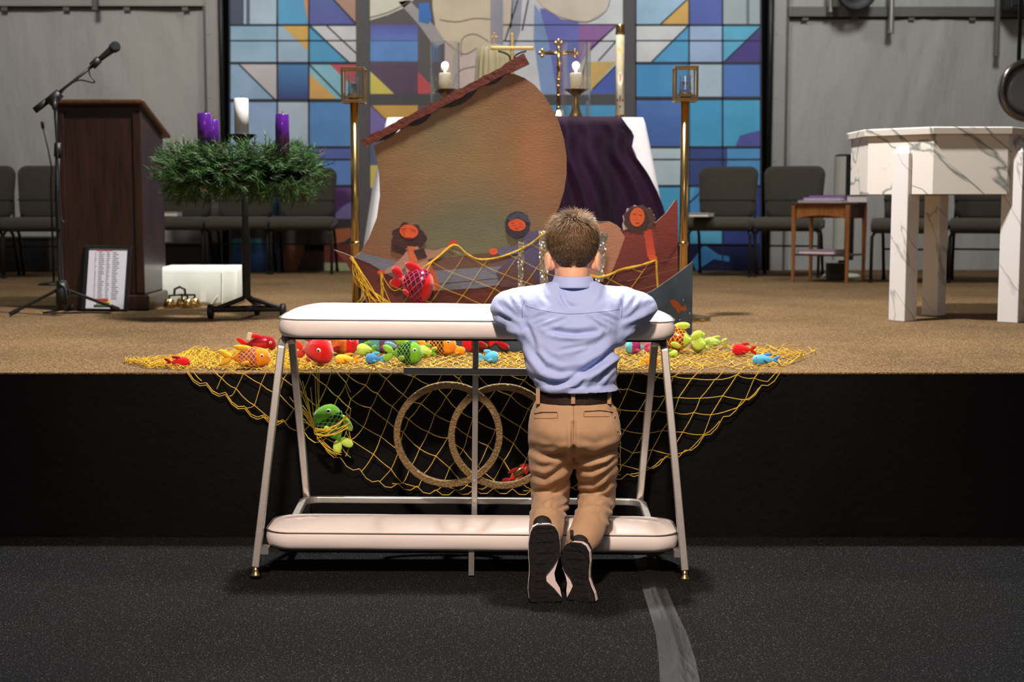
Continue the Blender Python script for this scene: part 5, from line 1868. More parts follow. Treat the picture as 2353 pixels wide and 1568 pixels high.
def fish(label, loc, L, c, cf=None, heading=0.0, roll=0.0, pitch=0.0, fat=0.5, mesh=None, small=False, eye=True, labeltag=False, holo=None, span=(0.34, 0.80), name='plush_fish'):
    """nose along +X; heading turns it on the ground, roll lays it on its side"""
    cf = cf or c
    R = Matrix.Rotation(math.radians(heading), 4, 'Z') @ Matrix.Rotation(math.radians(pitch), 4, 'Y') @ Matrix.Rotation(math.radians(roll), 4, 'X')
    t = Thing(name, label, 'toy fish', loc, R.to_euler(), 'plush fish in the net')
    bd, fn = fuzz(c), fuzz(cf)
    H = L * fat

    def sec(u):
        # u 0 nose .. 1 tail root
        h = H * 0.5 * (math.sin(PI * min(1, (u + 0.02)) ** 0.72) ** 0.62 * (1 - 0.10 * u) if u < 0.97 else 0.16)
        h = max(h, H * 0.09)
        return h, h * 0.72
    n, m = 16, 20
    rg = []
    for i in range(m + 1):
        u = i / m
        x = L * (0.5 - 0.76 * u)
        h, wd_ = sec(u)
        if i == 0:
            h, wd_ = H * 0.10, H * .08
        rg.append([Vector((x, wd_ * math.cos(2 * PI * k / n), h * math.sin(2 * PI * k / n))) for k in range(n)])
    t.part('body', MB().rings(rg), bd, world=False, smooth=True)
    # tail of two puffed lobes
    mb = MB()
    for s in (-1, 1):
        mb.ell((-L * 0.37, 0, s * H * 0.17), (L * 0.15, L * 0.045, H * 0.15), 12, 8, RY(s * 32))
    t.part('tail', mb, fn, world=False, smooth=True)
    mb = MB().ell((-L * 0.02, 0, H * 0.47), (L * 0.2, L * 0.04, H * 0.14), 12, 8, RY(8))
    t.part('dorsal_fin', mb, fn, world=False, smooth=True)
    for s in (-1, 1):
        mb = MB().ell((L * 0.02, s * H * 0.36, -H * 0.18), (L * 0.13, L * 0.035, H * 0.11), 12, 8, RZ(s * 28) @ RX(s * -25) @ RY(-25))
        t.part('side_fin', mb, fn, world=False, smooth=True)
    if eye:
        for s in (-1, 1):
            h, wd_ = sec(0.2)
            er = H * (0.085 if not small else 0.10)
            ex, ez = L * (0.5 - 0.76 * 0.2), h * 0.36
            ey = s * wd_ * math.sqrt(max(0.05, 1 - 0.36 ** 2)) * 1.0
            e = t.part('eye', MB().ell((ex, ey, ez), (er, er * 0.45, er), 14, 8), M_eyew, world=False, smooth=True)
            t.part('pupil', MB().ell((ex + er * .1, ey + s * er * 0.22, ez), (er * 0.62, er * 0.32, er * 0.62), 12, 8), M_pupil, parent=e, world=False, smooth=True)
    if mesh or holo:
        # pouch: darker panel under an open lattice of cord
        u0, u1 = span

        def on(u, a, e):
            h, wd_ = sec(u)
            return Vector((L * (0.5 - 0.76 * u), e * wd_ * math.cos(a), e * h * math.sin(a)))
        rows = [[on(u0 + (u1 - u0) * i / 10, 2 * PI * k / 20, 1.025) for k in range(20)] for i in range(11)]
        pm = mat('pouch_film', S(*(holo or (110, 40, 30))), 0.25, var=0.6, vscale=28, metal=0.5 if holo else 0.0, coat=.5)
        pn = t.part('pouch', MB().rings(rows, cap=False), pm, world=False, smooth=True)
        if mesh:
            mb = MB()
            kk = 11
            for sgn in (-1, 1):
                for q in range(kk):
                    a0 = 2 * PI * q / kk
                    mb.tube([on(u0 + (u1 - u0) * i / 10, a0 + sgn * 2.1 * i / 10, 1.05) for i in range(11)], L * 0.0075, 4, cap=False)
            t.part('cord_lattice', mb, fuzz(mesh), world=False, parent=pn)
    if labeltag:
        t.part('sewn_label', MB().box((-L * 0.18, -H * 0.1, H * 0.52), (L * 0.11, 0.002, L * 0.2), RY(12)), TAGW, world=False)
    return t


def fsc(py):
    return (py - 470) / (CZ - SZ)


def lay(label, px, pyb, lpx, c, cf=None, hd=0, fat=0.5, roll=0, lift=None, **k):
    """a fish resting on the carpet: px = centre column, pyb = row of its underside, lpx = length in the photo"""
    p = PF(px, pyb)
    s = FPX / p.y
    L = lpx / s / max(0.45, abs(math.cos(math.radians(hd))))
    half = L * fat * (0.5 if abs(roll) < 45 else 0.36) * 0.98 + 0.004
    p = Vector((p.x, p.y + half * 0.5, SZ + half + (lift or 0)))
    return fish(label, p, L, c, cf, hd, roll, fat=fat, **k)


lay('small red plush fish on the yellow net, at its left tip', 406, 848, 60, RED, DRED, 0, .42, 20, small=True, eye=False)
lay('orange plush fish with a cord lattice belly at the left end of the net', 560, 850, 118, ORG, YEL, 4, .42, 10, mesh=YEL, holo=(190, 90, 120))
lay('dark red plush fish with a white label behind the orange lattice fish', 588, 812, 90, DRED, RED, 10, .42, 15, labeltag=True, holo=(170, 30, 50))
lay('red plush fish leaning nose down beside the left kneeler leg', 716, 842, 92, RED, (230, 60, 40), -32, .62, 20, holo=None)
lay('red plush fish with an orange belly behind the nose-down red fish', 768, 820, 108, RED, DRED, 8, .52, 0, holo=(220, 130, 60))
lay('small pale green plush fish left of the big teal one', 842, 822, 44, PGR, GRN, 200, .66, 0, small=True, eye=False)
lay('big teal plush fish with a shiny purple pouch', 905, 816, 124, TEAL, (120, 190, 210), 170, .54, 0, holo=(150, 110, 170), eye=False)
lay('yellow and orange small plush fish at the front of the net', 798, 840, 58, YEL, ORG, 180, .40, 15, small=True, eye=False)
lay('small blue plush fish left of the bright green lattice fish', 862, 841, 46, BLU, LBL, 180, .58, 0, small=True, eye=False)
lay('bright green plush fish with a dark lattice belly, in front of the teal fish', 924, 843, 92, GRN, (140, 200, 60), -8, .60, 0, mesh=GRN, holo=(40, 60, 60))
lay('pale green round plush fish beside the green lattice fish', 982, 826, 42, PGR, GRN, 160, .66, 0, small=True, eye=False)
lay('orange plush fish with a lattice belly and raised tail', 1000, 820, 96, ORG, YEL, -12, .50, 0, mesh=ORG, holo=(60, 60, 50))
lay('small orange plush fish by the centre post of the kneeler', 1048, 820, 42, ORG, YEL, 10, .5, 10, small=True, eye=False)
lay('red plush fish with a white label lying behind the centre post', 1112, 814, 118, RED, DRED, 180, .46, 10, labeltag=True, holo=(120, 40, 40))
lay('maroon plush fish at the back beside the water panel', 1036, 800, 60, (120, 20, 40), DRED, 0, .5, 0, small=True, eye=False)
lay('small light blue plush fish right of the centre post', 1121, 840, 48, LBL, (120, 200, 240), 20, .6, 0, small=True, eye=False)
lay('teal and pink plush fish beyond the right kneeler legs', 1466, 818, 58, TEAL, (210, 70, 130), 180, .56, 0, holo=(180, 60, 120), eye=False)
lay('orange plush fish half hidden by the inner right kneeler leg', 1492, 846, 46, ORG, YEL, 0, .56, 0, small=True, eye=False)
lay('lime plush fish with a red lattice belly right of the kneeler', 1566, 816, 92, PGR, (200, 225, 90), 150, .62, 0, mesh=YEL, holo=(150, 40, 30), eye=False)
lay('round pale green plush fish beside the lime lattice fish', 1613, 816, 34, PGR, (180, 210, 80), 130, .85, 0, small=True, eye=False)
lay('pale green plush fish rearmost at the right end of the net', 1645, 802, 54, (190, 225, 110), PGR, 185, .46, 0, small=True, eye=False)
lay('small red plush fish near the right end of the net', 1711, 821, 56, RED, (200, 40, 30), 175, .5, 0, small=True, eye=False)
lay('small blue plush fish lying at the right front of the net', 1762, 842, 64, LBL, BLU, 172, .38, 15, small=True, eye=True)
lay('small lime plush fish tail beside the teal and pink fish', 1543, 826, 30, PGR, GRN, 20, .6, 0, small=True, eye=False)
# caught in the hanging and the draped net
yh = YE - 0.075
p = P(766, 985, yh)
fish('bright green plush fish hanging in the net in front of the black skirt', p, 116 * yh / FPX, GRN, PGR, 172, 10, -62, 0.60, mesh=(90, 170, 60), holo=(40, 50, 50))
p = P(1186, 1092, YE - 0.05)
fish('red plush fish caught at the bottom of the hanging net', p, 74 * YE / FPX, RED, DRED, 25, 10, -30, 0.42, holo=(90, 60, 20), small=True)
p = P(945, 650, YBT - 0.10)
fish('red plush fish with a lattice belly caught in the net on the boat', p, 104 * 6.4 / FPX, RED, (235, 40, 60), -18, 14, 16, 0.78, mesh=(225, 60, 90), holo=(110, 40, 70), eye=False, span=(0.16, 0.84))

# ================================================================== fishing net
M_net = mat('yellow_twine', S(232, 190, 44, 0.95), 0.7, var=0.15, vscale=60, bump=.3, bscale=300)
t = Thing('fishing_net', 'yellow fishing net draped over the boat, the carpet and the platform edge', 'net', (0.1, YE + 0.3, SZ))
rng = random.Random(5)
TW = 0.0014


def hang_depth(px):
    xs_ = [428, 470, 520, 560, 600, 640, 690, 730, 770, 800, 860, 950, 1010, 1100, 1160, 1200, 1260, 1320, 1400, 1440, 1475, 1530, 1590, 1640, 1700, 1760, 1800]
    ys_ = [852, 880, 905, 935, 955, 962, 985, 1010, 1050, 1060, 1106, 1118, 1130, 1125, 1124, 1128, 1130, 1120, 1092, 1092, 1082, 1050, 1032, 980, 925, 880, 852]
    return float(np.interp(px, xs_, ys_))


def warp(px, py):
    dx = 9 * noise.noise((px * 0.011, py * 0.011, 3.3)) * 2
    dy = 9 * noise.noise((px * 0.012, py * 0.012, 7.7)) * 2
    return px + dx, py + dy


mb = MB()
# lattice vectors: shear towards the middle of the drop
step = 47.0
nodes = {}
for i in range(-6, 44):
    for j in range(-44, 30):
        # a runs down-right, b runs down-left
        px = 430 + i * step * 0.78 - j * step * 0.46
        py = 852 + (i * 0.60 + j * 0.84) * step
        # follow the swag: on the right half lines lean the other way
        nodes[(i, j)] = (px, py)


def make_lattice(x0, x1, y0, ylim, ax, ay, bx, by, y_plane, off, r, jit, cut=None):
    N = {}
    for i in range(-60, 90):
        for j in range(-60, 90):
            px = x0 + i * ax + j * bx
            py = y0 + i * ay + j * by
            if x0 - 80 <= px <= x1 + 80 and y0 - 60 <= py <= ylim + 90:
                w_ = warp(px, py)
                N[(i, j)] = (w_[0] + rng.uniform(-jit, jit), w_[1] + rng.uniform(-jit, jit))
    return N


def strand(m, a, b, yf, sag, r, yn=0.0):
    pts = []
    for k in range(4):
        f = k / 3
        x = a[0] + (b[0] - a[0]) * f
        y = a[1] + (b[1] - a[1]) * f + sag * 4 * f * (1 - f)
        pts.append(P(x, y, yf(x, y)))
    m.tube(pts, r, 4, cap=False)


def y_hang(x, y):
    b = YE - 0.018 - 0.02 * (0.5 + 0.5 * noise.noise((x * 0.01, y * 0.01, 1)))
    bulge = 0.05 * math.exp(-(((x - 766) / 70) ** 2 + ((y - 985) / 80) ** 2)) + 0.03 * math.exp(-(((x - 1186) / 60) ** 2 + ((y - 1092) / 50) ** 2))
    return b - bulge


# hanging part, three zones that share the lattice idea but lean differently
for (x0, x1, ax, ay, bx, by) in ((430, 800, 36, 30, -16, 44), (800, 1420, 37, 28, -21, 39), (1420, 1800, 44, 4, -24, 42)):
    N = make_lattice(x0, x1, 850, 1140, ax, ay, bx, by, None, 0, TW, 3.5)

    def keep(p):
        return x0 - 6 <= p[0] <= x1 + 6 and p[1] < hang_depth(p[0]) + 4 and p[1] > 838
    for (i, j), p in N.items():
        for d in ((1, 0), (0, 1)):
            q = N.get((i + d[0], j + d[1]))
            if q is None:
                continue
            if keep(p) and keep(q):
                a, b = p, q
            elif keep(p) or keep(q):
                a, b = (p, q) if keep(p) else (q, p)
                # fasten the loose end to the hem
                bx_ = min(max(b[0], x0 - 6), x1 + 6)
                b = (bx_, min(max(b[1], 846), hang_depth(bx_)))
                if math.hypot(a[0] - b[0], a[1] - b[1]) < 8:
                    continue
            else:
                continue
            strand(mb, a, b, y_hang, rng.uniform(0, 5), TW * rng.uniform(.85, 1.15))
# scalloped hem
xs_ = list(range(430, 1800, 44))
for a, b in zip(xs_, xs_[1:]):
    for o_ in ((0, 5) if a < 640 else (0,)):
        strand(mb, (a, hang_depth(a) - 2 + o_), (b, hang_depth(b) - 2 + o_), y_hang, 13, TW * 1.05)
# gathers pulled tight round the hanging fish, doubled strands
for k in range(16):
    a = (rng.uniform(650, 730), rng.uniform(850, 985))
    strand(mb, a, (rng.uniform(722, 735), rng.uniform(980, 1000)), y_hang, rng.uniform(-6, 8), TW)
for k in range(9):
    strand(mb, (rng.uniform(722, 730), rng.uniform(975, 1010)), (rng.uniform(790, 806), rng.uniform(950, 1000)), lambda x, y: y_hang(x, y) - 0.05, 10, TW)
for k in range(5):
    strand(mb, (728, rng.uniform(990, 1010)), (rng.uniform(770, 790), rng.uniform(1030, 1052)), lambda x, y: y_hang(x, y) - 0.03, 8, TW)
for x in (727, 733):
    strand(mb, (x, 846), (x + rng.uniform(-8, 10), min(hang_depth(x), 990)), y_hang, 0, TW)
h = t.part('hanging_mesh', mb, M_net, fix=False)
h['kind'] = 'stuff'

# spread and bunched on the carpet
mb = MB()


def net_rows(px):
    """front and back rows of the spread net on the carpet"""
    f = float(np.interp(px, [285, 340, 430, 500, 1700, 1790, 1880], [836, 848, 853, 854, 854, 850, 812]))
    b = float(np.interp(px, [285, 330, 410, 450, 560, 640, 760, 900, 1500, 1620, 1740, 1880], [832, 830, 826, 806, 810, 806, 800, 800, 800, 796, 792, 800]))
    return b, f


def carpet_pt(px, py, h_):
    p = PF(px, py)
    return Vector((p.x, max(p.y, YE - 0.003), SZ + h_))


for layer, (sx, sy, x0, x1, dens) in enumerate(((26, 5.0, 285, 720, 1.0), (22, 4.4, 290, 700, 1.0), (24, 5, 420, 720, 1.0), (34, 5.4, 640, 1850, 1.0), (30, 4.8, 660, 1500, .9), (40, 6.4, 1380, 1880, .9), (26, 5.0, 700, 1240, .8))):
    nn = {}
    for i in range(int((x1 - x0) / sx) + 1):
        for j in range(0, 14):
            px = x0 + (i + 0.5 * (j % 2)) * sx + rng.uniform(-8, 8)
            b, f = net_rows(px)
            py = b + j * sy + rng.uniform(-1.6, 1.6) + layer * 1.7
            if py <= f:
                nn[(i, j)] = carpet_pt(px, py, rng.uniform(0.002, 0.006 if x0 > 500 else 0.016))
    for (i, j), p in nn.items():
        for d in ((0, 1), (1 if j % 2 else -1, 1)):
            q = nn.get((i + d[0], j + 1))
            if q is None or rng.random() > dens:
                continue
            m_ = (p + q) / 2 + Vector((rng.uniform(-.008, .008), rng.uniform(-.01, .01), rng.uniform(0, 0.003)))
            m_.y = max(m_.y, YE - 0.002)
            mb.tube([p, m_, q], TW * rng.uniform(.75, 1.0), 3, cap=False)
# heaped loose strands at the left, wisps at both tips
for k in range(210):
    px = rng.uniform(290, 690) if rng.random() < .72 else rng.uniform(1480, 1860)
    b, f = net_rows(px)
    py = rng.uniform(b, f)
    pts = []
    dirx = rng.choice((-1, 1))
    for q in range(6):
        b, f = net_rows(px)
        py = min(max(py + rng.uniform(-6, 6), b), f)
        pts.append(carpet_pt(px, py, rng.uniform(0.003, 0.020)))
        px = min(max(px + dirx * rng.uniform(6, 20), 288), 1872)
    mb.tube(smooth_path(pts, 3), TW * 0.8, 4, cap=False)
h = t.part('spread_mesh', mb, M_net, fix=False)
h['kind'] = 'stuff'

# draped over the boat
mb = MB()
yn0 = YBT - 0.03
rope = [(806, 590), (826, 622), (850, 655), (872, 690)]
head = [(874, 628), (880, 624), (905, 628), (930, 645), (965, 620), (1005, 592), (1043, 563), (1072, 583), (1100, 596), (1140, 593), (1180, 580), (1220, 560), (1262, 533), (1300, 560), (1340, 620), (1372, 636), (1400, 632), (1425, 620), (1460, 612), (1490, 604), (1506, 598)]


def rp(pts, r, jit=0.0, y=yn0):
    q = [P(x + rng.uniform(-jit, jit), yy + rng.uniform(-jit, jit), y + rng.uniform(-.004, .004)) for x, yy in pts]
    mb.tube(smooth_path(q, 4), r, 5, cap=False)


for k in range(4):
    rp(head[2:], TW * 1.3, 1.6)
for k in range(3):
    rp([(1506 + k * 1.5, 598), (1508 + k * 2, 640), (1513 + k, 690), (1514 + k * 2, 720)], TW * 1.3, 1.5)
    rp(rope, TW * 1.4, 4)
for k in range(14):
    x = rng.uniform(806, 840)
    y = 590 + (x - 806) * 1.7
    rp([(x, y), (x + rng.uniform(0, 18), y + 40), (rng.uniform(815, 905), 700)], TW, 2)
for k in range(5):
    rp([(876, 626), (876 + k, 650), (rng.uniform(865, 905), 700)], TW, 2)
rp([(876, 626), (888, 650), (905, 668), (925, 660)], TW)


def top_y(px):
    return float(np.interp(px, [h_[0] for h_ in head], [h_[1] for h_ in head]))


N = {}
for i in range(-40, 60):
    for j in range(-40, 60):
        px = 900 + i * 47 - j * 26
        py = 560 + i * 21 + j * 36
        if 880 <= px <= 1520 and py < 720:
            N[(i, j)] = (px + 6 * noise.noise((px * .02, py * .02, 2)), py + 6 * noise.noise((px * .02, py * .02, 5)))
for (i, j), p in N.items():
    for d in ((1, 0), (0, 1)):
        q = N.get((i + d[0], j + d[1]))
        if not q:
            continue
        pa, qa = p[1] > top_y(p[0]) + 2, q[1] > top_y(q[0]) + 2
        if not (pa or qa):
            continue
        if pa != qa:
            a, b = (p, q) if pa else (q, p)
            f = 1.0
            for s_ in range(20):
                xx = a[0] + (b[0] - a[0]) * s_ / 20
                yy = a[1] + (b[1] - a[1]) * s_ / 20
                if yy < top_y(xx):
                    f = s_ / 20
                    break
            p2, q2 = a, (a[0] + (b[0] - a[0]) * f, a[1] + (b[1] - a[1]) * f)
        else:
            p2, q2 = p, q
        strand(mb, p2, q2, lambda x, y: yn0 - 0.07 * math.exp(-(((x - 945) / 50) ** 2 + ((y - 650) / 40) ** 2)) * 1.3, rng.uniform(0, 2), TW * rng.uniform(.8, 1.05))
h = t.part('draped_mesh', mb, M_net, fix=False)
h['kind'] = 'stuff'
# ================================================================== kneeling boy
from mathutils.bvhtree import BVHTree


def chain(mb, pts, n=14):
    """tapered limb through (point, radius) pairs with rounded joints"""
    ps = [Vector(p) for p, r in pts]
    rs = [r for p, r in pts]
    sp, sr = [], []
    for i in range(len(ps) - 1):
        p0, p1, p2, p3 = ps[max(i - 1, 0)], ps[i], ps[i + 1], ps[min(i + 2, len(ps) - 1)]
        for j in range(5):
            u = j / 5
            sp.append(0.5 * ((2 * p1) + (p2 - p0) * u + (2 * p0 - 5 * p1 + 4 * p2 - p3) * u * u + (3 * p1 - p0 - 3 * p2 + p3) * u ** 3))
            sr.append(rs[i] + (rs[i + 1] - rs[i]) * u)
    sp.append(ps[-1])
    sr.append(rs[-1])
    mb.tube(sp, sr, n)
    mb.ell(ps[0], (rs[0],) * 3, n, 8)
    mb.ell(ps[-1], (rs[-1],) * 3, n, 8)
    return mb


def remesh(mb, voxel, it=4, fac=0.5):
    me = mb.mesh('tmp', [])
    fixn(me)
    o = bpy.data.objects.new('tmp', me)
    COL.objects.link(o)
    r = o.modifiers.new('r', 'REMESH')
    r.mode = 'VOXEL'
    r.voxel_size = voxel
    if it:
        s = o.modifiers.new('s', 'SMOOTH')
        s.iterations = it
        s.factor = fac
    dg = bpy.context.evaluated_depsgraph_get()
    out = bpy.data.meshes.new_from_object(o.evaluated_get(dg))
    bpy.data.objects.remove(o)
    bpy.data.meshes.remove(me)
    out.polygons.foreach_set('use_smooth', [True] * len(out.polygons))
    return out


def segd(x, y, pl):
    """distance to a polyline and the parameter along it, in photograph pixels"""
    best, bt = 1e9, 0
    m = len(pl) - 1
    for i in range(m):
        ax, ay = pl[i]
        bx, by = pl[i + 1]
        dx, dy = bx - ax, by - ay
        L = dx * dx + dy * dy
        u = max(0, min(1, ((x - ax) * dx + (y - ay) * dy) / L))
        qx, qy = ax + dx * u, ay + dy * u
        d = (x - qx) ** 2 + (y - qy) ** 2
        if d < best:
            best = d
            bt = (i + u) / m
            sd = dx * (y - ay) - dy * (x - ax)
            sg = 1 if sd > 0 else -1
    return math.sqrt(best), bt, sg


def wrinkle(me, folds, nscale=9.0, namp=0.004, seed=0, stretch=(1, 1, 1)):
    """press folds (polyline, depth in m, width in px) and soft unevenness into a garment"""
    vs = me.vertices
    nr = [v.normal.copy() for v in vs]
    boxes = []
    for pl, a, wd_ in folds:
        xs_, ys_ = [p[0] for p in pl], [p[1] for p in pl]
        boxes.append((min(xs_) - wd_ * 3, max(xs_) + wd_ * 3, min(ys_) - wd_ * 3, max(ys_) + wd_ * 3))
    out = []
    for v, n in zip(vs, nr):
        d = namp * noise.noise((v.co.x * nscale * stretch[0] + seed, v.co.y * nscale * stretch[1], v.co.z * nscale * stretch[2]))
        d += namp * 0.4 * noise.noise((v.co.x * nscale * 2.7 + seed, v.co.y * nscale * 2.7, v.co.z * nscale * 2.7))
        if n.y < 0.35:
            x, y = proj(v.co)
            for (pl, a, wd_), b in zip(folds, boxes):
                if b[0] < x < b[1] and b[2] < y < b[3]:
                    ds, t_, sg = segd(x, y, pl)
                    if ds < wd_ * 3:
                        e = math.sin(PI * min(1, max(0, t_ * 0.9 + 0.05))) ** 0.6
                        # a sharp valley with a rounded ridge beside it
                        d -= a * e * math.exp(-(ds / wd_) ** 2)
                        d += a * 0.7 * e * math.exp(-((ds - wd_ * 1.6) / (wd_ * 0.9)) ** 2) * (1 if sg > 0 else 0.35)
        out.append(v.co + n * d)
    for v, c in zip(vs, out):
        v.co = c
    me.update()
    return me


def bvh_of(me):
    return BVHTree.FromPolygons([v.co.copy() for v in me.vertices], [tuple(p.vertices) for p in me.polygons])


CAMP = Vector((0, 0, CZ))


def hit(bv, px, py, e=0.0):
    d = (P(px, py, 4.0) - CAMP).normalized()
    loc, n, i, ds = bv.ray_cast(CAMP, d)
    if loc is None:
        loc, n, i, ds = bv.find_nearest(P(px, py, 4.3))
    return loc - d * e


def ringpts(pl, pr, py, yc, dep, n=40, ex=2.5, zoff=0.0):
    a, b = P(pl, py, yc), P(pr, py, yc)
    cx, hx = (a.x + b.x) / 2, (b.x - a.x) / 2
    o = []
    for k in range(n):
        t_ = 2 * PI * k / n
        c, s = math.cos(t_), math.sin(t_)
        o.append(Vector((cx + hx * math.copysign(abs(c) ** (2 / ex), c), yc + dep * math.copysign(abs(s) ** (2 / ex), s), a.z + zoff)))
    return o


M_skin = mat('skin', S(232, 176, 140), 0.5, sss=0.25, var=0.05, vscale=14, bump=.05, bscale=200)
M_shirt = mat('light_blue_cotton', S(164, 178, 222), 0.8, sheen=.25, bump=0.12, bscale=420, var=0.03, vscale=14, spec=0.3)
M_khaki = mat('khaki_twill', S(178, 144, 110), 0.82, sheen=.15, bump=0.2, bscale=480, var=0.07, vscale=10, spec=.25)
M_belt = mat('dark_brown_leather', S(46, 28, 22), 0.4, bump=.15, bscale=90, var=.1)
M_sole = mat('black_rubber', S(17, 13, 13), 0.55, var=.15, vscale=30, bump=.2, bscale=80)
M_upper = mat('black_mesh_shoe', S(20, 19, 21), 0.75, bump=.3, bscale=400, var=.1)
M_mid = mat('white_midsole', S(226, 206, 200), 0.5, var=.04)

BX = P(1316, 700, 4.4).x
kid = Thing('person', 'boy in blue shirt and khaki trousers kneeling at the padded kneeler, head bowed', 'person', (BX, 4.45, 0))
# ---------------------------------------------------------------- body under and out of the clothes
HC = Vector((P(1316, 575, 4.455).x, 4.455, 1.018))
HR = Matrix.Rotation(math.radians(-24), 3, 'X')


def hd(x, y, z):
    return HC + HR @ Vector((x, y, z))


body = MB()
body.ell(hd(0, -0.008, 0.022), (0.0745, 0.091, 0.091), 24, 14, HR)
body.ell(hd(0, 0.034, -0.045), (0.057, 0.060, 0.066), 20, 12, HR)
body.ell(hd(0, 0.072, -0.092), (0.024, 0.020, 0.018), 12, 8, HR)
body.ell(hd(0, 0.060, 0.03), (0.052, 0.035, 0.05), 16, 10, HR)
for s in (-1, 1):
    body.ell(hd(s * 0.034, 0.066, -0.045), (0.022, 0.02, 0.022), 12, 8, HR)
    body.ell(hd(s * 0.028, 0.081, 0.012), (0.022, 0.010, 0.007), 10, 6, HR)
    body.ell(hd(s * 0.079, -0.002, -0.030), (0.0085, 0.019, 0.031), 12, 8, HR @ RZ(s * -22) @ RY(s * 6))
    body.ell(hd(s * 0.067, 0.004, -0.034), (0.016, 0.014, 0.026), 12, 8, HR)
    body.ell(hd(s * 0.080, 0.004, -0.052), (0.007, 0.011, 0.011), 10, 6, HR)
chain(body, [(hd(0, 0.085, 0.0), 0.007), (hd(0, 0.100, -0.030), 0.010), (hd(0, 0.092, -0.038), 0.009)], 10)
for s in (-1, 1):
    body.ell(hd(s * 0.009, 0.092, -0.038), (0.007, 0.008, 0.006), 10, 6, HR)
body.ell(hd(0, 0.086, -0.061), (0.021, 0.009, 0.0055), 12, 6, HR)
body.ell(hd(0, 0.085, -0.070), (0.018, 0.009, 0.006), 12, 6, HR)
neck0 = Vector((HC.x, 4.445, 0.985))
chain(body, [(neck0, 0.052), (Vector((HC.x, 4.43, 0.935)), 0.047), (Vector((HC.x, 4.425, 0.87)), 0.044), (Vector((HC.x, 4.40, 0.78)), 0.07), (Vector((HC.x, 4.385, 0.66)), 0.072), (Vector((HC.x, 4.378, 0.56)), 0.078)], 18)
SH = {-1: P(1232, 700, 4.40), 1: P(1406, 700, 4.40)}
EL = {-1: P(1164, 708, 4.425), 1: P(1472, 708, 4.425)}
HB = {s: Vector((HC.x + s * 0.030, 4.655, 0.885)) for s in (-1, 1)}
for s in (-1, 1):
    chain(body, [(SH[s], 0.036), ((SH[s] + EL[s]) / 2, 0.034), (EL[s], 0.028), (EL[s].lerp(HB[s], .5), 0.026), (HB[s] + Vector((s * 0.03, -0.03, 0)), 0.020), (HB[s], 0.018)], 12)
    # palm and five fingers folded over the other hand
    body.ell(HB[s] + Vector((0, 0.03, 0.0)), (0.013, 0.036, 0.030), 14, 9, RZ(s * 14))
    for k, (ln, r) in enumerate(((0.040, 0.0068), (0.045, 0.0070), (0.042, 0.0068), (0.034, 0.0060))):
        zz = 0.024 - k * 0.0155 + (0.006 if s > 0 else 0)
        b0 = HB[s] + Vector((-s * 0.004, 0.055, zz))
        chain(body, [(b0, r), (b0 + Vector((-s * 0.018, 0.014, 0.002)), r), (b0 + Vector((-s * 0.040, 0.000, 0.0)), r * .95), (b0 + Vector((-s * (0.040 + ln * .25), -0.022, -0.002)), r * .8)], 8)
    th0 = HB[s] + Vector((-s * 0.004, 0.012, 0.026))
    chain(body, [(th0, 0.009), (th0 + Vector((-s * 0.012, 0.020, 0.012)), 0.008), (th0 + Vector((-s * 0.018, 0.042, 0.010 + 0.006 * s)), 0.0065)], 8)
KNEE = {-1: P(1264, 1150, 4.49), 1: P(1370, 1150, 4.49)}
HIP = {-1: P(1270, 985, 4.375), 1: P(1362, 985, 4.375)}
ANK = {-1: P(1253, 1226, 4.165), 1: P(1336, 1250, 4.185)}
for s in (-1, 1):
    chain(body, [(HIP[s], 0.060), ((HIP[s] + KNEE[s]) / 2, 0.052), (KNEE[s] + Vector((0, 0, 0.012)), 0.044), (KNEE[s].lerp(ANK[s], .4) + Vector((0, 0, 0.012)), 0.040), (ANK[s], 0.028), (ANK[s] + Vector((0, 0.0, -0.05)), 0.028), (ANK[s] + Vector((0, 0.0, -0.12)), 0.026)], 12)
me = remesh(body, 0.0038, 3)
kid.part('body', MB(), M_skin) if False else None


def own(name, me_, mt, parent=None):
    me_.name = name
    me_.materials.clear()
    me_.materials.append(mt)
    me_.transform(kid.I)
    o = bpy.data.objects.new(name, me_)
    COL.objects.link(o)
    o.parent = parent or kid.o
    return o


o_body = own('body', me, M_skin)
for s in (-1, 1):
    e = kid.part('eye', MB().ell(hd(s * 0.029, 0.0805, -0.004), (0.0125, 0.0075, 0.0085), 14, 8, HR), M_eyew, smooth=True)
    kid.part('eyelid', MB().ell(hd(s * 0.029, 0.0812, -0.002), (0.0136, 0.0079, 0.0088), 14, 8, HR @ RX(20)), M_skin, parent=e, smooth=True)
    kid.part('eyebrow', MB().tube([hd(s * 0.014, 0.0915, 0.014), hd(s * 0.029, 0.0925, 0.018), hd(s * 0.045, 0.084, 0.013)], [0.002, 0.0028, 0.0015], 6), mat('brow_hair', S(96, 72, 50), .8, var=.1), smooth=True)

# ---------------------------------------------------------------- hair
M_hair = mat('light_brown_hair', None, 0.6, vcol=True, var=0.22, vscale=60, spec=0.15)
WH = Vector((0.012, -0.062, 0.075)).normalized()
rng = random.Random(21)
SKR = Vector((0.0745, 0.091, 0.091))


def hair_ok(v):
    """v: unit direction on the skull; the hairline runs behind the ears and ends ragged at the nape"""
    x, y, z = v
    if y > 0.30:
        return z > 0.15 + (y - 0.3) * 1.25
    if y > -0.15:
        low = -0.20 if abs(x) < 0.99 else -0.2
        return z > -0.30 + (y + .15) * 1.0
    edge = -0.90 + 0.10 * math.cos(x * 9.0) * 1.0 + 0.20 * (abs(x) > 0.75)
    return z > edge


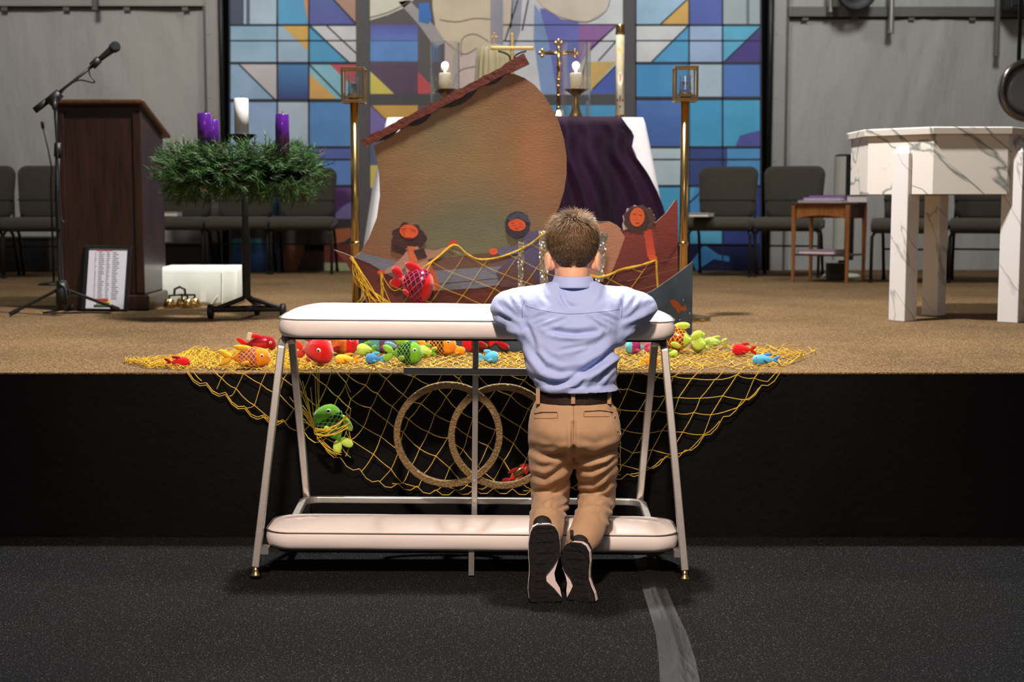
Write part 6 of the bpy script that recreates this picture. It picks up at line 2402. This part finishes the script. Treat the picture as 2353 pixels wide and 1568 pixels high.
hm = MB()
cap = MB()
nlat, nlon = 40, 56
grid = {}
for i in range(nlat + 1):
    for j in range(nlon):
        th_, ph = PI * i / nlat, 2 * PI * j / nlon
        grid[(i, j)] = Vector((math.sin(th_) * math.cos(ph), math.sin(th_) * math.sin(ph), math.cos(th_)))


def skull(v, e):
    q = Vector((v.x * (SKR.x + e), v.y * (SKR.y + e), v.z * (SKR.z + e)))
    # the back of the head runs straighter down into the nape
    if v.z < 0 and v.y < 0.1:
        q.y += -v.z * -0.004
        q.x *= 1 - 0.05 * (-v.z)
    return hd(q.x, q.y - 0.008, q.z + 0.022)


for i in range(nlat):
    for j in range(nlon):
        ks = [(i, j), (i, (j + 1) % nlon), (i + 1, (j + 1) % nlon), (i + 1, j)]
        if all(hair_ok(grid[k]) for k in ks):
            zc_ = grid[(i, j)].z
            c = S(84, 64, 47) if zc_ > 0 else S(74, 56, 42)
            cap.add([skull(grid[k], 0.0035 + 0.003 * max(0, grid[k].z)) for k in ks], [(0, 1, 2, 3)], c)
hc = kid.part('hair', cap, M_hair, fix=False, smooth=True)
cnt = 0
while cnt < 9500:
    v = Vector((rng.gauss(0, 1), rng.gauss(0, 1), rng.gauss(0, 1))).normalized()
    if not hair_ok(v) and not (hair_ok(Vector((v.x, v.y, v.z + 0.07))) and rng.random() < .35):
        continue
    if v.y > 0.2 and rng.random() < .6:
        continue
    cnt += 1
    away = v - WH
    away -= v * away.dot(v)
    dist = away.length
    if away.length < 1e-3:
        continue
    away.normalize()
    swirl = v.cross(away) * (0.9 * math.exp(-(dist / 0.35) ** 2))
    down = Vector((0, 0, -1)) - v * (-v.z)
    top = max(0.0, min(1.0, (v.z + 0.15) / 0.6))
    L = 0.012 + 0.026 * top * rng.uniform(.6, 1.35)
    if v.z < -0.45:
        L = 0.007 * rng.uniform(.8, 1.3)
    dr = (away * 1.0 + swirl + down * (0.6 if v.z < 0.3 else 0.15) + v * (0.75 if dist < 0.35 else 0.42 if top > .5 else 0.25) + Vector((rng.gauss(0, .24), rng.gauss(0, .24), rng.gauss(0, .24)))).normalized()
    p0 = skull(v, 0.002)
    w3 = HR @ dr
    nv = HR @ v
    p1 = p0 + w3 * L * 0.5 + nv * L * 0.10
    p2 = p0 + w3 * L - nv * L * 0.04
    sd = w3.cross(nv).normalized() * rng.uniform(0.0005, 0.0008)
    tone = rng.uniform(0.6, 1.35) * (1.0 + 0.35 * top)  # lighter towards the crown: light from above put into the strand colour
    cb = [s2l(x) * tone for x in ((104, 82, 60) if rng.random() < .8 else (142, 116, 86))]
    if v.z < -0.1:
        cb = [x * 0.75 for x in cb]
    c = tuple(cb) + (1,)
    hm.add([p0 - sd, p0 + sd, p1 + sd * .8, p1 - sd * .8, p2], [(0, 1, 2, 3), (3, 2, 4)], c)
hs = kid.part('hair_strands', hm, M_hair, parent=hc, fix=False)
hs['kind'] = 'stuff'

# ---------------------------------------------------------------- shirt
sm = MB()
SR = [(884, 1236, 1402, 4.372, 0.104), (870, 1217, 1414, 4.372, 0.112), (845, 1205, 1416, 4.374, 0.116), (810, 1202, 1414, 4.380, 0.110), (775, 1203, 1420, 4.388, 0.104),
      (740, 1203, 1427, 4.395, 0.099), (712, 1202, 1430, 4.402, 0.090), (690, 1206, 1426, 4.408, 0.078), (674, 1216, 1414, 4.412, 0.066), (660, 1238, 1392, 4.416, 0.056), (648, 1262, 1370, 4.420, 0.050)]
sm.rings([ringpts(l, r, py, yc, dp_) for py, l, r, yc, dp_ in SR])
# loose hem flaring out over the belt
sm.rings([ringpts(1234, 1404, 872, 4.372, 0.10), ringpts(1226, 1414, 886, 4.372, 0.112), ringpts(1232, 1421, 895, 4.370, 0.113)])
for s in (-1, 1):
    m1 = (SH[s] + EL[s]) / 2
    fw = EL[s].lerp(HB[s], .55)
    chain(sm, [(SH[s] + Vector((s * -0.012, 0.0, -0.010)), 0.060), (m1 + Vector((0, -0.004, -0.012)), 0.061), (EL[s] + Vector((s * -0.002, 0.0, -0.004)), 0.055), (EL[s].lerp(HB[s], .25) + Vector((0, 0.0, 0.004)), 0.050), (fw, 0.043), (HB[s] + Vector((s * 0.018, -0.022, 0)), 0.029)], 16)
    # armpit cloth sagging between sleeve and side
    a0 = P(1192 if s < 0 else 1440, 742, 4.385)
    chain(sm, [(EL[s] + Vector((-s * 0.02, -0.004, -0.022)), 0.036), (a0, 0.040), (P(1222 if s < 0 else 1404, 775, 4.38), 0.040)], 12)
me_s = remesh(sm, 0.0052, 5)
FOLD_S = [
    ([(1290, 672), (1298, 690), (1308, 704)], 0.010, 6), ([(1325, 705), (1312, 704), (1302, 696)], 0.006, 5),
    ([(1262, 758), (1290, 764), (1325, 767), (1370, 762)], 0.016, 7),
    ([(1248, 752), (1280, 742), (1300, 732)], 0.007, 5), ([(1392, 758), (1368, 742), (1352, 730)], 0.007, 5),
    ([(1222, 735), (1240, 726), (1262, 722)], 0.006, 5), ([(1414, 738), (1396, 728), (1378, 724)], 0.006, 5), ([(1228, 745), (1250, 735), (1272, 727)], 0.005, 4), ([(1410, 748), (1390, 738), (1366, 728)], 0.005, 4),
    ([(1212, 780), (1228, 815), (1252, 845), (1290, 858)], 0.013, 9), ([(1290, 858), (1345, 850), (1390, 825), (1418, 798)], 0.018, 9),
    ([(1262, 886), (1300, 878), (1340, 858), (1380, 832), (1412, 806)], 0.020, 8), ([(1335, 884), (1345, 868), (1372, 846)], 0.012, 7),
    ([(1285, 806), (1320, 800), (1358, 790)], 0.006, 5), ([(1240, 800), (1262, 820), (1290, 832)], 0.005, 7), ([(1400, 770), (1370, 790), (1330, 812)], 0.006, 8),
    ([(1372, 884), (1386, 862), (1405, 840)], 0.009, 6), ([(1225, 868), (1260, 880), (1290, 884)], 0.008, 6),
    ([(1205, 742), (1212, 756), (1232, 800)], 0.008, 6),
    # sleeves
    ([(1126, 722), (1150, 730), (1176, 742), (1200, 752)], 0.016, 7), ([(1150, 700), (1172, 714), (1198, 736)], 0.012, 6), ([(1186, 672), (1196, 694), (1208, 714)], 0.013, 6), ([(1170, 684), (1184, 706), (1204, 728)], 0.009, 5),
    ([(1132, 738), (1160, 750), (1192, 758)], 0.010, 5), ([(1512, 724), (1482, 740), (1448, 752), (1432, 760)], 0.016, 7), ([(1490, 700), (1466, 716), (1436, 738)], 0.012, 6), ([(1440, 672), (1432, 700), (1424, 722)], 0.012, 6),
    ([(1462, 684), (1448, 706), (1430, 726)], 0.010, 5), ([(1500, 742), (1470, 756), (1440, 764)], 0.010, 5), ([(1478, 690), (1470, 704), (1452, 716)], 0.007, 5),
    ([(1244, 664), (1250, 682), (1262, 694)], 0.007, 5), ([(1388, 664), (1384, 684), (1372, 698)], 0.006, 5),
]
i_sl = [k for k, f in enumerate(FOLD_S) if f[0][0] == (1126, 722)][0]
FOLD_S = [(a, b * (0.55 if k >= i_sl else 0.85), c * (1.15 if k >= i_sl else 1.0)) for k, (a, b, c) in enumerate(FOLD_S)]
wrinkle(me_s, FOLD_S, 11, 0.0045, 3.0)
bv_s = bvh_of(me_s)
o_sh = own('shirt', me_s, M_shirt)


def seam(bv, pts, r, mt, parent, name, e=0.0004, k=5, n=5):
    full = []
    for a, b in zip(pts, pts[1:]):
        for i in range(k):
            full.append((a[0] + (b[0] - a[0]) * i / k, a[1] + (b[1] - a[1]) * i / k))
    full.append(pts[-1])
    return kid.part(name, MB().tube([hit(bv, x, y, e) for x, y in full], r, n), mt, parent=parent, smooth=True)


M_seam = mat('blue_stitching', S(132, 142, 192), 0.8, var=.05)
seam(bv_s, [(1207, 703), (1240, 712), (1275, 719), (1310, 722), (1350, 720), (1390, 716), (1424, 711)], 0.0011, M_seam, o_sh, 'yoke_seam')
seam(bv_s, [(1206, 690), (1200, 706), (1200, 730)], 0.0012, M_seam, o_sh, 'armhole_seam')
seam(bv_s, [(1424, 684), (1430, 702), (1428, 730)], 0.0012, M_seam, o_sh, 'armhole_seam')
# turned-down collar: stand inside, fall outside
cm_ = MB()
ck = []
n = 48
CX, CY = HC.x, 4.425
zt_c, zb_c = P(1315, 636, 4.36).z, P(1315, 662, 4.345).z
for (rx, ry, z, fr_) in ((0.050, 0.050, zt_c - 0.024, 0.02), (0.0535, 0.054, zt_c - 0.004, 0.025), (0.056, 0.057, zt_c, 0.028), (0.0595, 0.061, zt_c - 0.003, 0.03), (0.068, 0.073, zb_c + 0.006, 0.045), (0.0715, 0.078, zb_c, 0.05), (0.0705, 0.076, zb_c - 0.0015, 0.05), (0.064, 0.068, zb_c + 0.006, 0.045)):
    ck.append([Vector((CX + rx * math.cos(2 * PI * k / n), CY + ry * math.sin(2 * PI * k / n) - 0.004, z - fr_ * max(0, math.sin(2 * PI * k / n)) ** 1.3 * 1.0)) for k in range(n)])
kid.part('collar', cm_.rings(ck, cap=False), M_shirt, parent=o_sh, smooth=True)

# ---------------------------------------------------------------- trousers
tm = MB()
TR = [(917, 1234, 1402, 4.372, 0.092), (930, 1226, 1410, 4.372, 0.098), (950, 1218, 1420, 4.372, 0.106), (980, 1213, 1427, 4.372, 0.117), (1010, 1213, 1427, 4.376, 0.119), (1030, 1220, 1420, 4.375, 0.088), (1046, 1244, 1396, 4.372, 0.050)]
tm.rings([ringpts(l, r, py, yc, dp_, ex=2.4) for py, l, r, yc, dp_ in TR])
for s, ks in ((-1, [(1268, 1010, 4.370, .073), (1265, 1060, 4.385, .069), (1264, 1100, 4.42, .063), (1265, 1135, 4.455, .061), (1265, 1156, 4.485, .062)]),
              (1, [(1366, 1010, 4.370, .073), (1370, 1060, 4.385, .068), (1371, 1100, 4.42, .062), (1371, 1135, 4.455, .060), (1370, 1156, 4.485, .061)])):
    chain(tm, [(P(x, y, Y), r) for x, y, Y, r in ks], 18)
    x, y, Y, r = ks[0]
    # buttock
    tm.ell(P(x - s * 2, 985, 4.322), (0.062, 0.052, 0.068), 16, 10)
    if s < 0:
        chain(tm, [(P(1265, 1152, 4.48), .060), (P(1261, 1176, 4.36), .057), (P(1257, 1200, 4.26), .055), (P(1255, 1226, 4.185), .052)], 16)
    else:
        chain(tm, [(P(1370, 1152, 4.48), .059), (P(1364, 1178, 4.37), .056), (P(1354, 1208, 4.28), .054), (P(1340, 1240, 4.205), .052)], 16)
me_t = remesh(tm, 0.0050, 14)
FOLD_T = [
    ([(1318, 975), (1318, 1010), (1318, 1052)], 0.018, 5),
    ([(1218, 1030), (1246, 1046), (1275, 1050), (1312, 1036)], 0.010, 7), ([(1322, 1040), (1350, 1050), (1385, 1044), (1420, 1024)], 0.011, 7),
    ([(1226, 1020), (1250, 1030), (1280, 1030)], 0.006, 6), ([(1324, 1062), (1352, 1060), (1388, 1050), (1418, 1036)], 0.009, 5), ([(1326, 1080), (1360, 1082), (1395, 1066), (1416, 1048)], 0.010, 6),
    ([(1330, 1110), (1362, 1112), (1392, 1090), (1414, 1068)], 0.011, 6), ([(1328, 1130), (1360, 1132), (1396, 1116), (1416, 1100)], 0.009, 5), ([(1380, 1130), (1396, 1110), (1410, 1084)], 0.007, 5),
    ([(1222, 1092), (1252, 1100), (1276, 1088), (1308, 1066)], 0.011, 7), ([(1216, 1156), (1246, 1150), (1280, 1130), (1306, 1100)], 0.010, 6), ([(1224, 1124), (1256, 1124), (1286, 1108)], 0.008, 6),
    ([(1216, 1170), (1244, 1162), (1270, 1164), (1304, 1178)], 0.014, 5), ([(1268, 1160), (1290, 1166), (1308, 1158)], 0.009, 4), ([(1226, 1070), (1250, 1076), (1270, 1068)], 0.006, 6),
    ([(1326, 1166), (1346, 1158), (1372, 1156), (1410, 1172)], 0.014, 5), ([(1334, 1150), (1364, 1148), (1396, 1142)], 0.008, 5), ([(1396, 1186), (1402, 1200), (1412, 1190)], 0.008, 5),
    ([(1404, 940), (1414, 960), (1424, 990)], 0.006, 5), ([(1240, 1010), (1270, 1020), (1300, 1016)], 0.005, 8), ([(1334, 1010), (1368, 1022), (1400, 1008)], 0.005, 8),
]
wrinkle(me_t, [(a, b * 0.72, c * 1.15) for a, b, c in FOLD_T], 12, 0.0035, 9.0)
bv_t = bvh_of(me_t)
o_tr = own('trousers', me_t, M_khaki)
M_kseam = mat('khaki_stitching', S(140, 104, 70), 0.8, var=.05)
M_kdark = mat('pocket_opening', S(90, 64, 42), 0.85, var=.05)
seam(bv_t, [(1318, 932), (1318, 960), (1318, 1000), (1318, 1030)], 0.0011, M_kseam, o_tr, 'centre_seam')
for pts, nm in (([(1228, 952), (1242, 947), (1281, 947), (1281, 961), (1262, 962), (1228, 962)], 'pocket_welt'), ([(1408, 949), (1392, 944), (1342, 945), (1342, 958), (1365, 958), (1408, 957)], 'pocket_welt')):
    seam(bv_t, pts, 0.0012, M_kseam, o_tr, nm)
seam(bv_t, [(1229, 951), (1250, 948), (1280, 948)], 0.0022, M_kdark, o_tr, 'pocket_slit')
seam(bv_t, [(1407, 948), (1380, 944), (1344, 946)], 0.0022, M_kdark, o_tr, 'pocket_slit')
seam(bv_t, [(1412, 936), (1424, 958), (1429, 985), (1425, 1000)], 0.0024, M_khaki, o_tr, 'side_pocket_edge', e=0.002)
# waistband and belt
wb = [ringpts(1232, 1404, py, 4.372, d_, n=60, ex=2.4) for py, d_ in ((900, 0.089), (900, 0.093), (921, 0.0955), (921, 0.090))]
kid.part('belt', MB().rings([wb[0], wb[1], wb[2], wb[3], wb[0]], cap=False), M_belt, smooth=False)
bw = [ringpts(1230, 1406, py, 4.372, d_, n=60, ex=2.4) for py, d_ in ((899, 0.0905), (899, 0.0935), (924, 0.0955), (926, 0.092))]
for px in (1236, 1317, 1400):
    yb_ = 4.372 - (0.098 if px == 1317 else 0.058)
    a, b = P(px, 893, yb_), P(px, 929, yb_ - 0.002)
    kid.part('belt_loop', MB().tube([a + Vector((0, 0.008, 0)), a, b, b + Vector((0, 0.012, -0.003))], 0.0075, 4, up=(1, 0, 0), flat=0.28) if False else MB().box((a + b) / 2, (0.0125, 0.0035, a.z - b.z)), M_khaki, parent=o_tr, bevel=0.001)

# ---------------------------------------------------------------- shoes
def shoe(outl, yheel, ytoe, yaw, tabx, h0, notch=None):
    """outl: rows (py, left px, right px) of the sole seen from behind; the foot stands on its toes"""
    k_ = 4
    fine = []
    for i in range((len(outl) - 1) * k_ + 1):
        f = i / k_
        fine.append([float(np.interp(f, range(len(outl)), [o_[q] for o_ in outl])) for q in range(3)])
    if notch:
        notch = (notch[0], {i: float(np.interp(i / k_, sorted(notch[1]), [notch[1][q] for q in sorted(notch[1])], left=0, right=0)) for i in range(len(fine))})
    outl = fine
    ymid = (yheel + ytoe) / 2
    n = len(outl)
    R_ = RZ(yaw)
    zmin = 0.004
    data = []
    for i, (py, l, r) in enumerate(outl):
        y = yheel + (ytoe - yheel) * i / (n - 1)
        a, b = P(l, py, y), P(r, py, y)
        data.append([(a.x + b.x) / 2, y, max(a.z, zmin), (b.x - a.x) / 2])
    cx = sum(d[0] for d in data) / n

    def layer(depth0, depth1, grow0, grow1, k=20):
        """ring stack across the sole outline between two depths"""
        def outline(dep, g):
            nl = [0.0] * n
            nr = [0.0] * n
            if notch and dep < 0.0095 and g <= 0.0:
                for i_, a_ in notch[1].items():
                    (nl if notch[0] < 0 else nr)[i_] = a_
            L = [Vector((d[0] - (d[3] + g) + nl[i_], d[1], d[2])) for i_, d in enumerate(data)]
            Rr = [Vector((d[0] + (d[3] + g) - nr[i_], d[1], d[2])) for i_, d in enumerate(data)]
            pts = L + Rr[::-1]
            # push heel and toe ends outwards a little by g
            o = []
            for p in pts:
                q = p + Vector((0, dep, 0))
                if p.z == max(d[2] for d in data):
                    q.z += g
                d_ = Vector((q.x - cx, q.y - ymid, 0))
                d_ = R_ @ d_
                o.append(Vector((cx + d_.x, ymid + d_.y, q.z)))
            return o
        return [outline(depth0, grow0), outline(depth1, grow1)]
    mt_sh = kid.part('shoe', None, None) if False else None
    # upper: lofted from the sole edge to the instep
    ups = []
    N = 18
    for i, d in enumerate(data):
        f = i / (n - 1)
        hgt = h0 * (0.92 if f < 0.1 else 1.0 if f < 0.45 else 1.0 - (f - 0.45) * 0.95)
        ring = []
        for k in range(N):
            a = PI * k / (N - 1)
            x = d[0] + math.cos(a) * (d[3] - 0.002) * (1 if f > 0.05 else .9)
            y = d[1] + 0.022 + math.sin(a) ** 0.8 * (hgt - 0.02)
            q = R_ @ Vector((x - cx, y - ymid, 0))
            ring.append(Vector((cx + q.x, ymid + q.y, d[2])))
        ups.append(ring)
    up = kid.part('shoe', MB().rings(ups), M_upper, smooth=True)
    l1 = layer(0.0, 0.009, -0.001, 0.0)
    kid.part('outsole', MB().rings([layer(-0.0, 0, -.003, -.003)[0]] + l1), M_sole, parent=up)
    l2 = layer(0.009, 0.027, 0.001, 0.000)
    kid.part('midsole', MB().rings(l2), M_mid, parent=up, bevel=0.002)
    # tread grooves
    tr = MB()
    for i in range(3, n - 3, 4):
        d = data[i]
        for fx in (-0.4, 0.0, 0.4):
            if notch and fx * notch[0] > 0 and notch[1].get(i, 0) > 0.001:
                continue
            q = R_ @ Vector((d[0] + fx * d[3] - cx, d[1] - 0.001 - ymid, 0))
            tr.box((cx + q.x, ymid + q.y, d[2]), (d[3] * 0.34, 0.0016, 0.006), R_)
    th_ = kid.part('tread', tr, M_sole, parent=up)
    th_['kind'] = 'stuff'
    # padded heel collar and pull tab
    d = data[0]
    q = R_ @ Vector((d[0] - cx, d[1] + 0.048 - ymid, 0))
    c = Vector((cx + q.x, ymid + q.y, d[2] + 0.004))
    kid.part('heel_collar', MB().ell(c + Vector((0, 0.012, -0.012)), (d[3] * 0.98 + 0.010, 0.034, 0.022), 18, 10), M_upper, parent=up, smooth=True)
    tp = P(tabx[0], tabx[1], yheel + 0.015)
    bt = P(tabx[0], tabx[2], yheel + 0.012)
    kid.part('pull_tab', MB().tube([bt, (bt + tp) / 2 + Vector((0, -0.004, 0)), tp, tp + Vector((0, 0.006, -0.002)), (bt + tp) / 2 + Vector((0, 0.008, 0))], 0.0075, 4, up=(1, 0, 0), flat=0.25), M_upper, parent=up)
    return up


shoe([(1207, 1236, 1264), (1213, 1225, 1276), (1226, 1219, 1284), (1250, 1215, 1288), (1275, 1215, 1288), (1300, 1217, 1280), (1320, 1217, 1274), (1338, 1215, 1277), (1355, 1214, 1287), (1375, 1216, 1291), (1390, 1222, 1288), (1400, 1232, 1278), (1405, 1244, 1264)], 4.085, 4.085, 4, (1241, 1202, 1220), 0.078, (1, {4: 0.0, 5: 0.010, 6: 0.024, 7: 0.026, 8: 0.016, 9: 0.0}))
s2 = shoe([(1249, 1306, 1332), (1255, 1296, 1344), (1268, 1288, 1352), (1290, 1284, 1354), (1312, 1288, 1352), (1330, 1296, 1352), (1346, 1300, 1358), (1362, 1298, 1366), (1378, 1300, 1370), (1390, 1306, 1368), (1398, 1316, 1360), (1402, 1328, 1348)], 4.11, 4.10, -22, (1314, 1219, 1240), 0.078, (-1, {3: 0.0, 4: 0.006, 5: 0.016, 6: 0.020, 7: 0.014, 8: 0.0}))
mb = MB()
for (x, y) in ((1350, 1258), (1357, 1276)):
    mb.prism([P(x - 5, y - 7, 4.135), P(x + 1, y - 4, 4.14), P(x + 5, y + 9, 4.15), P(x - 1, y + 5, 4.14)], (0.0, 0.004, 0))
kid.part('white_stripe', mb, M_mid, parent=s2)
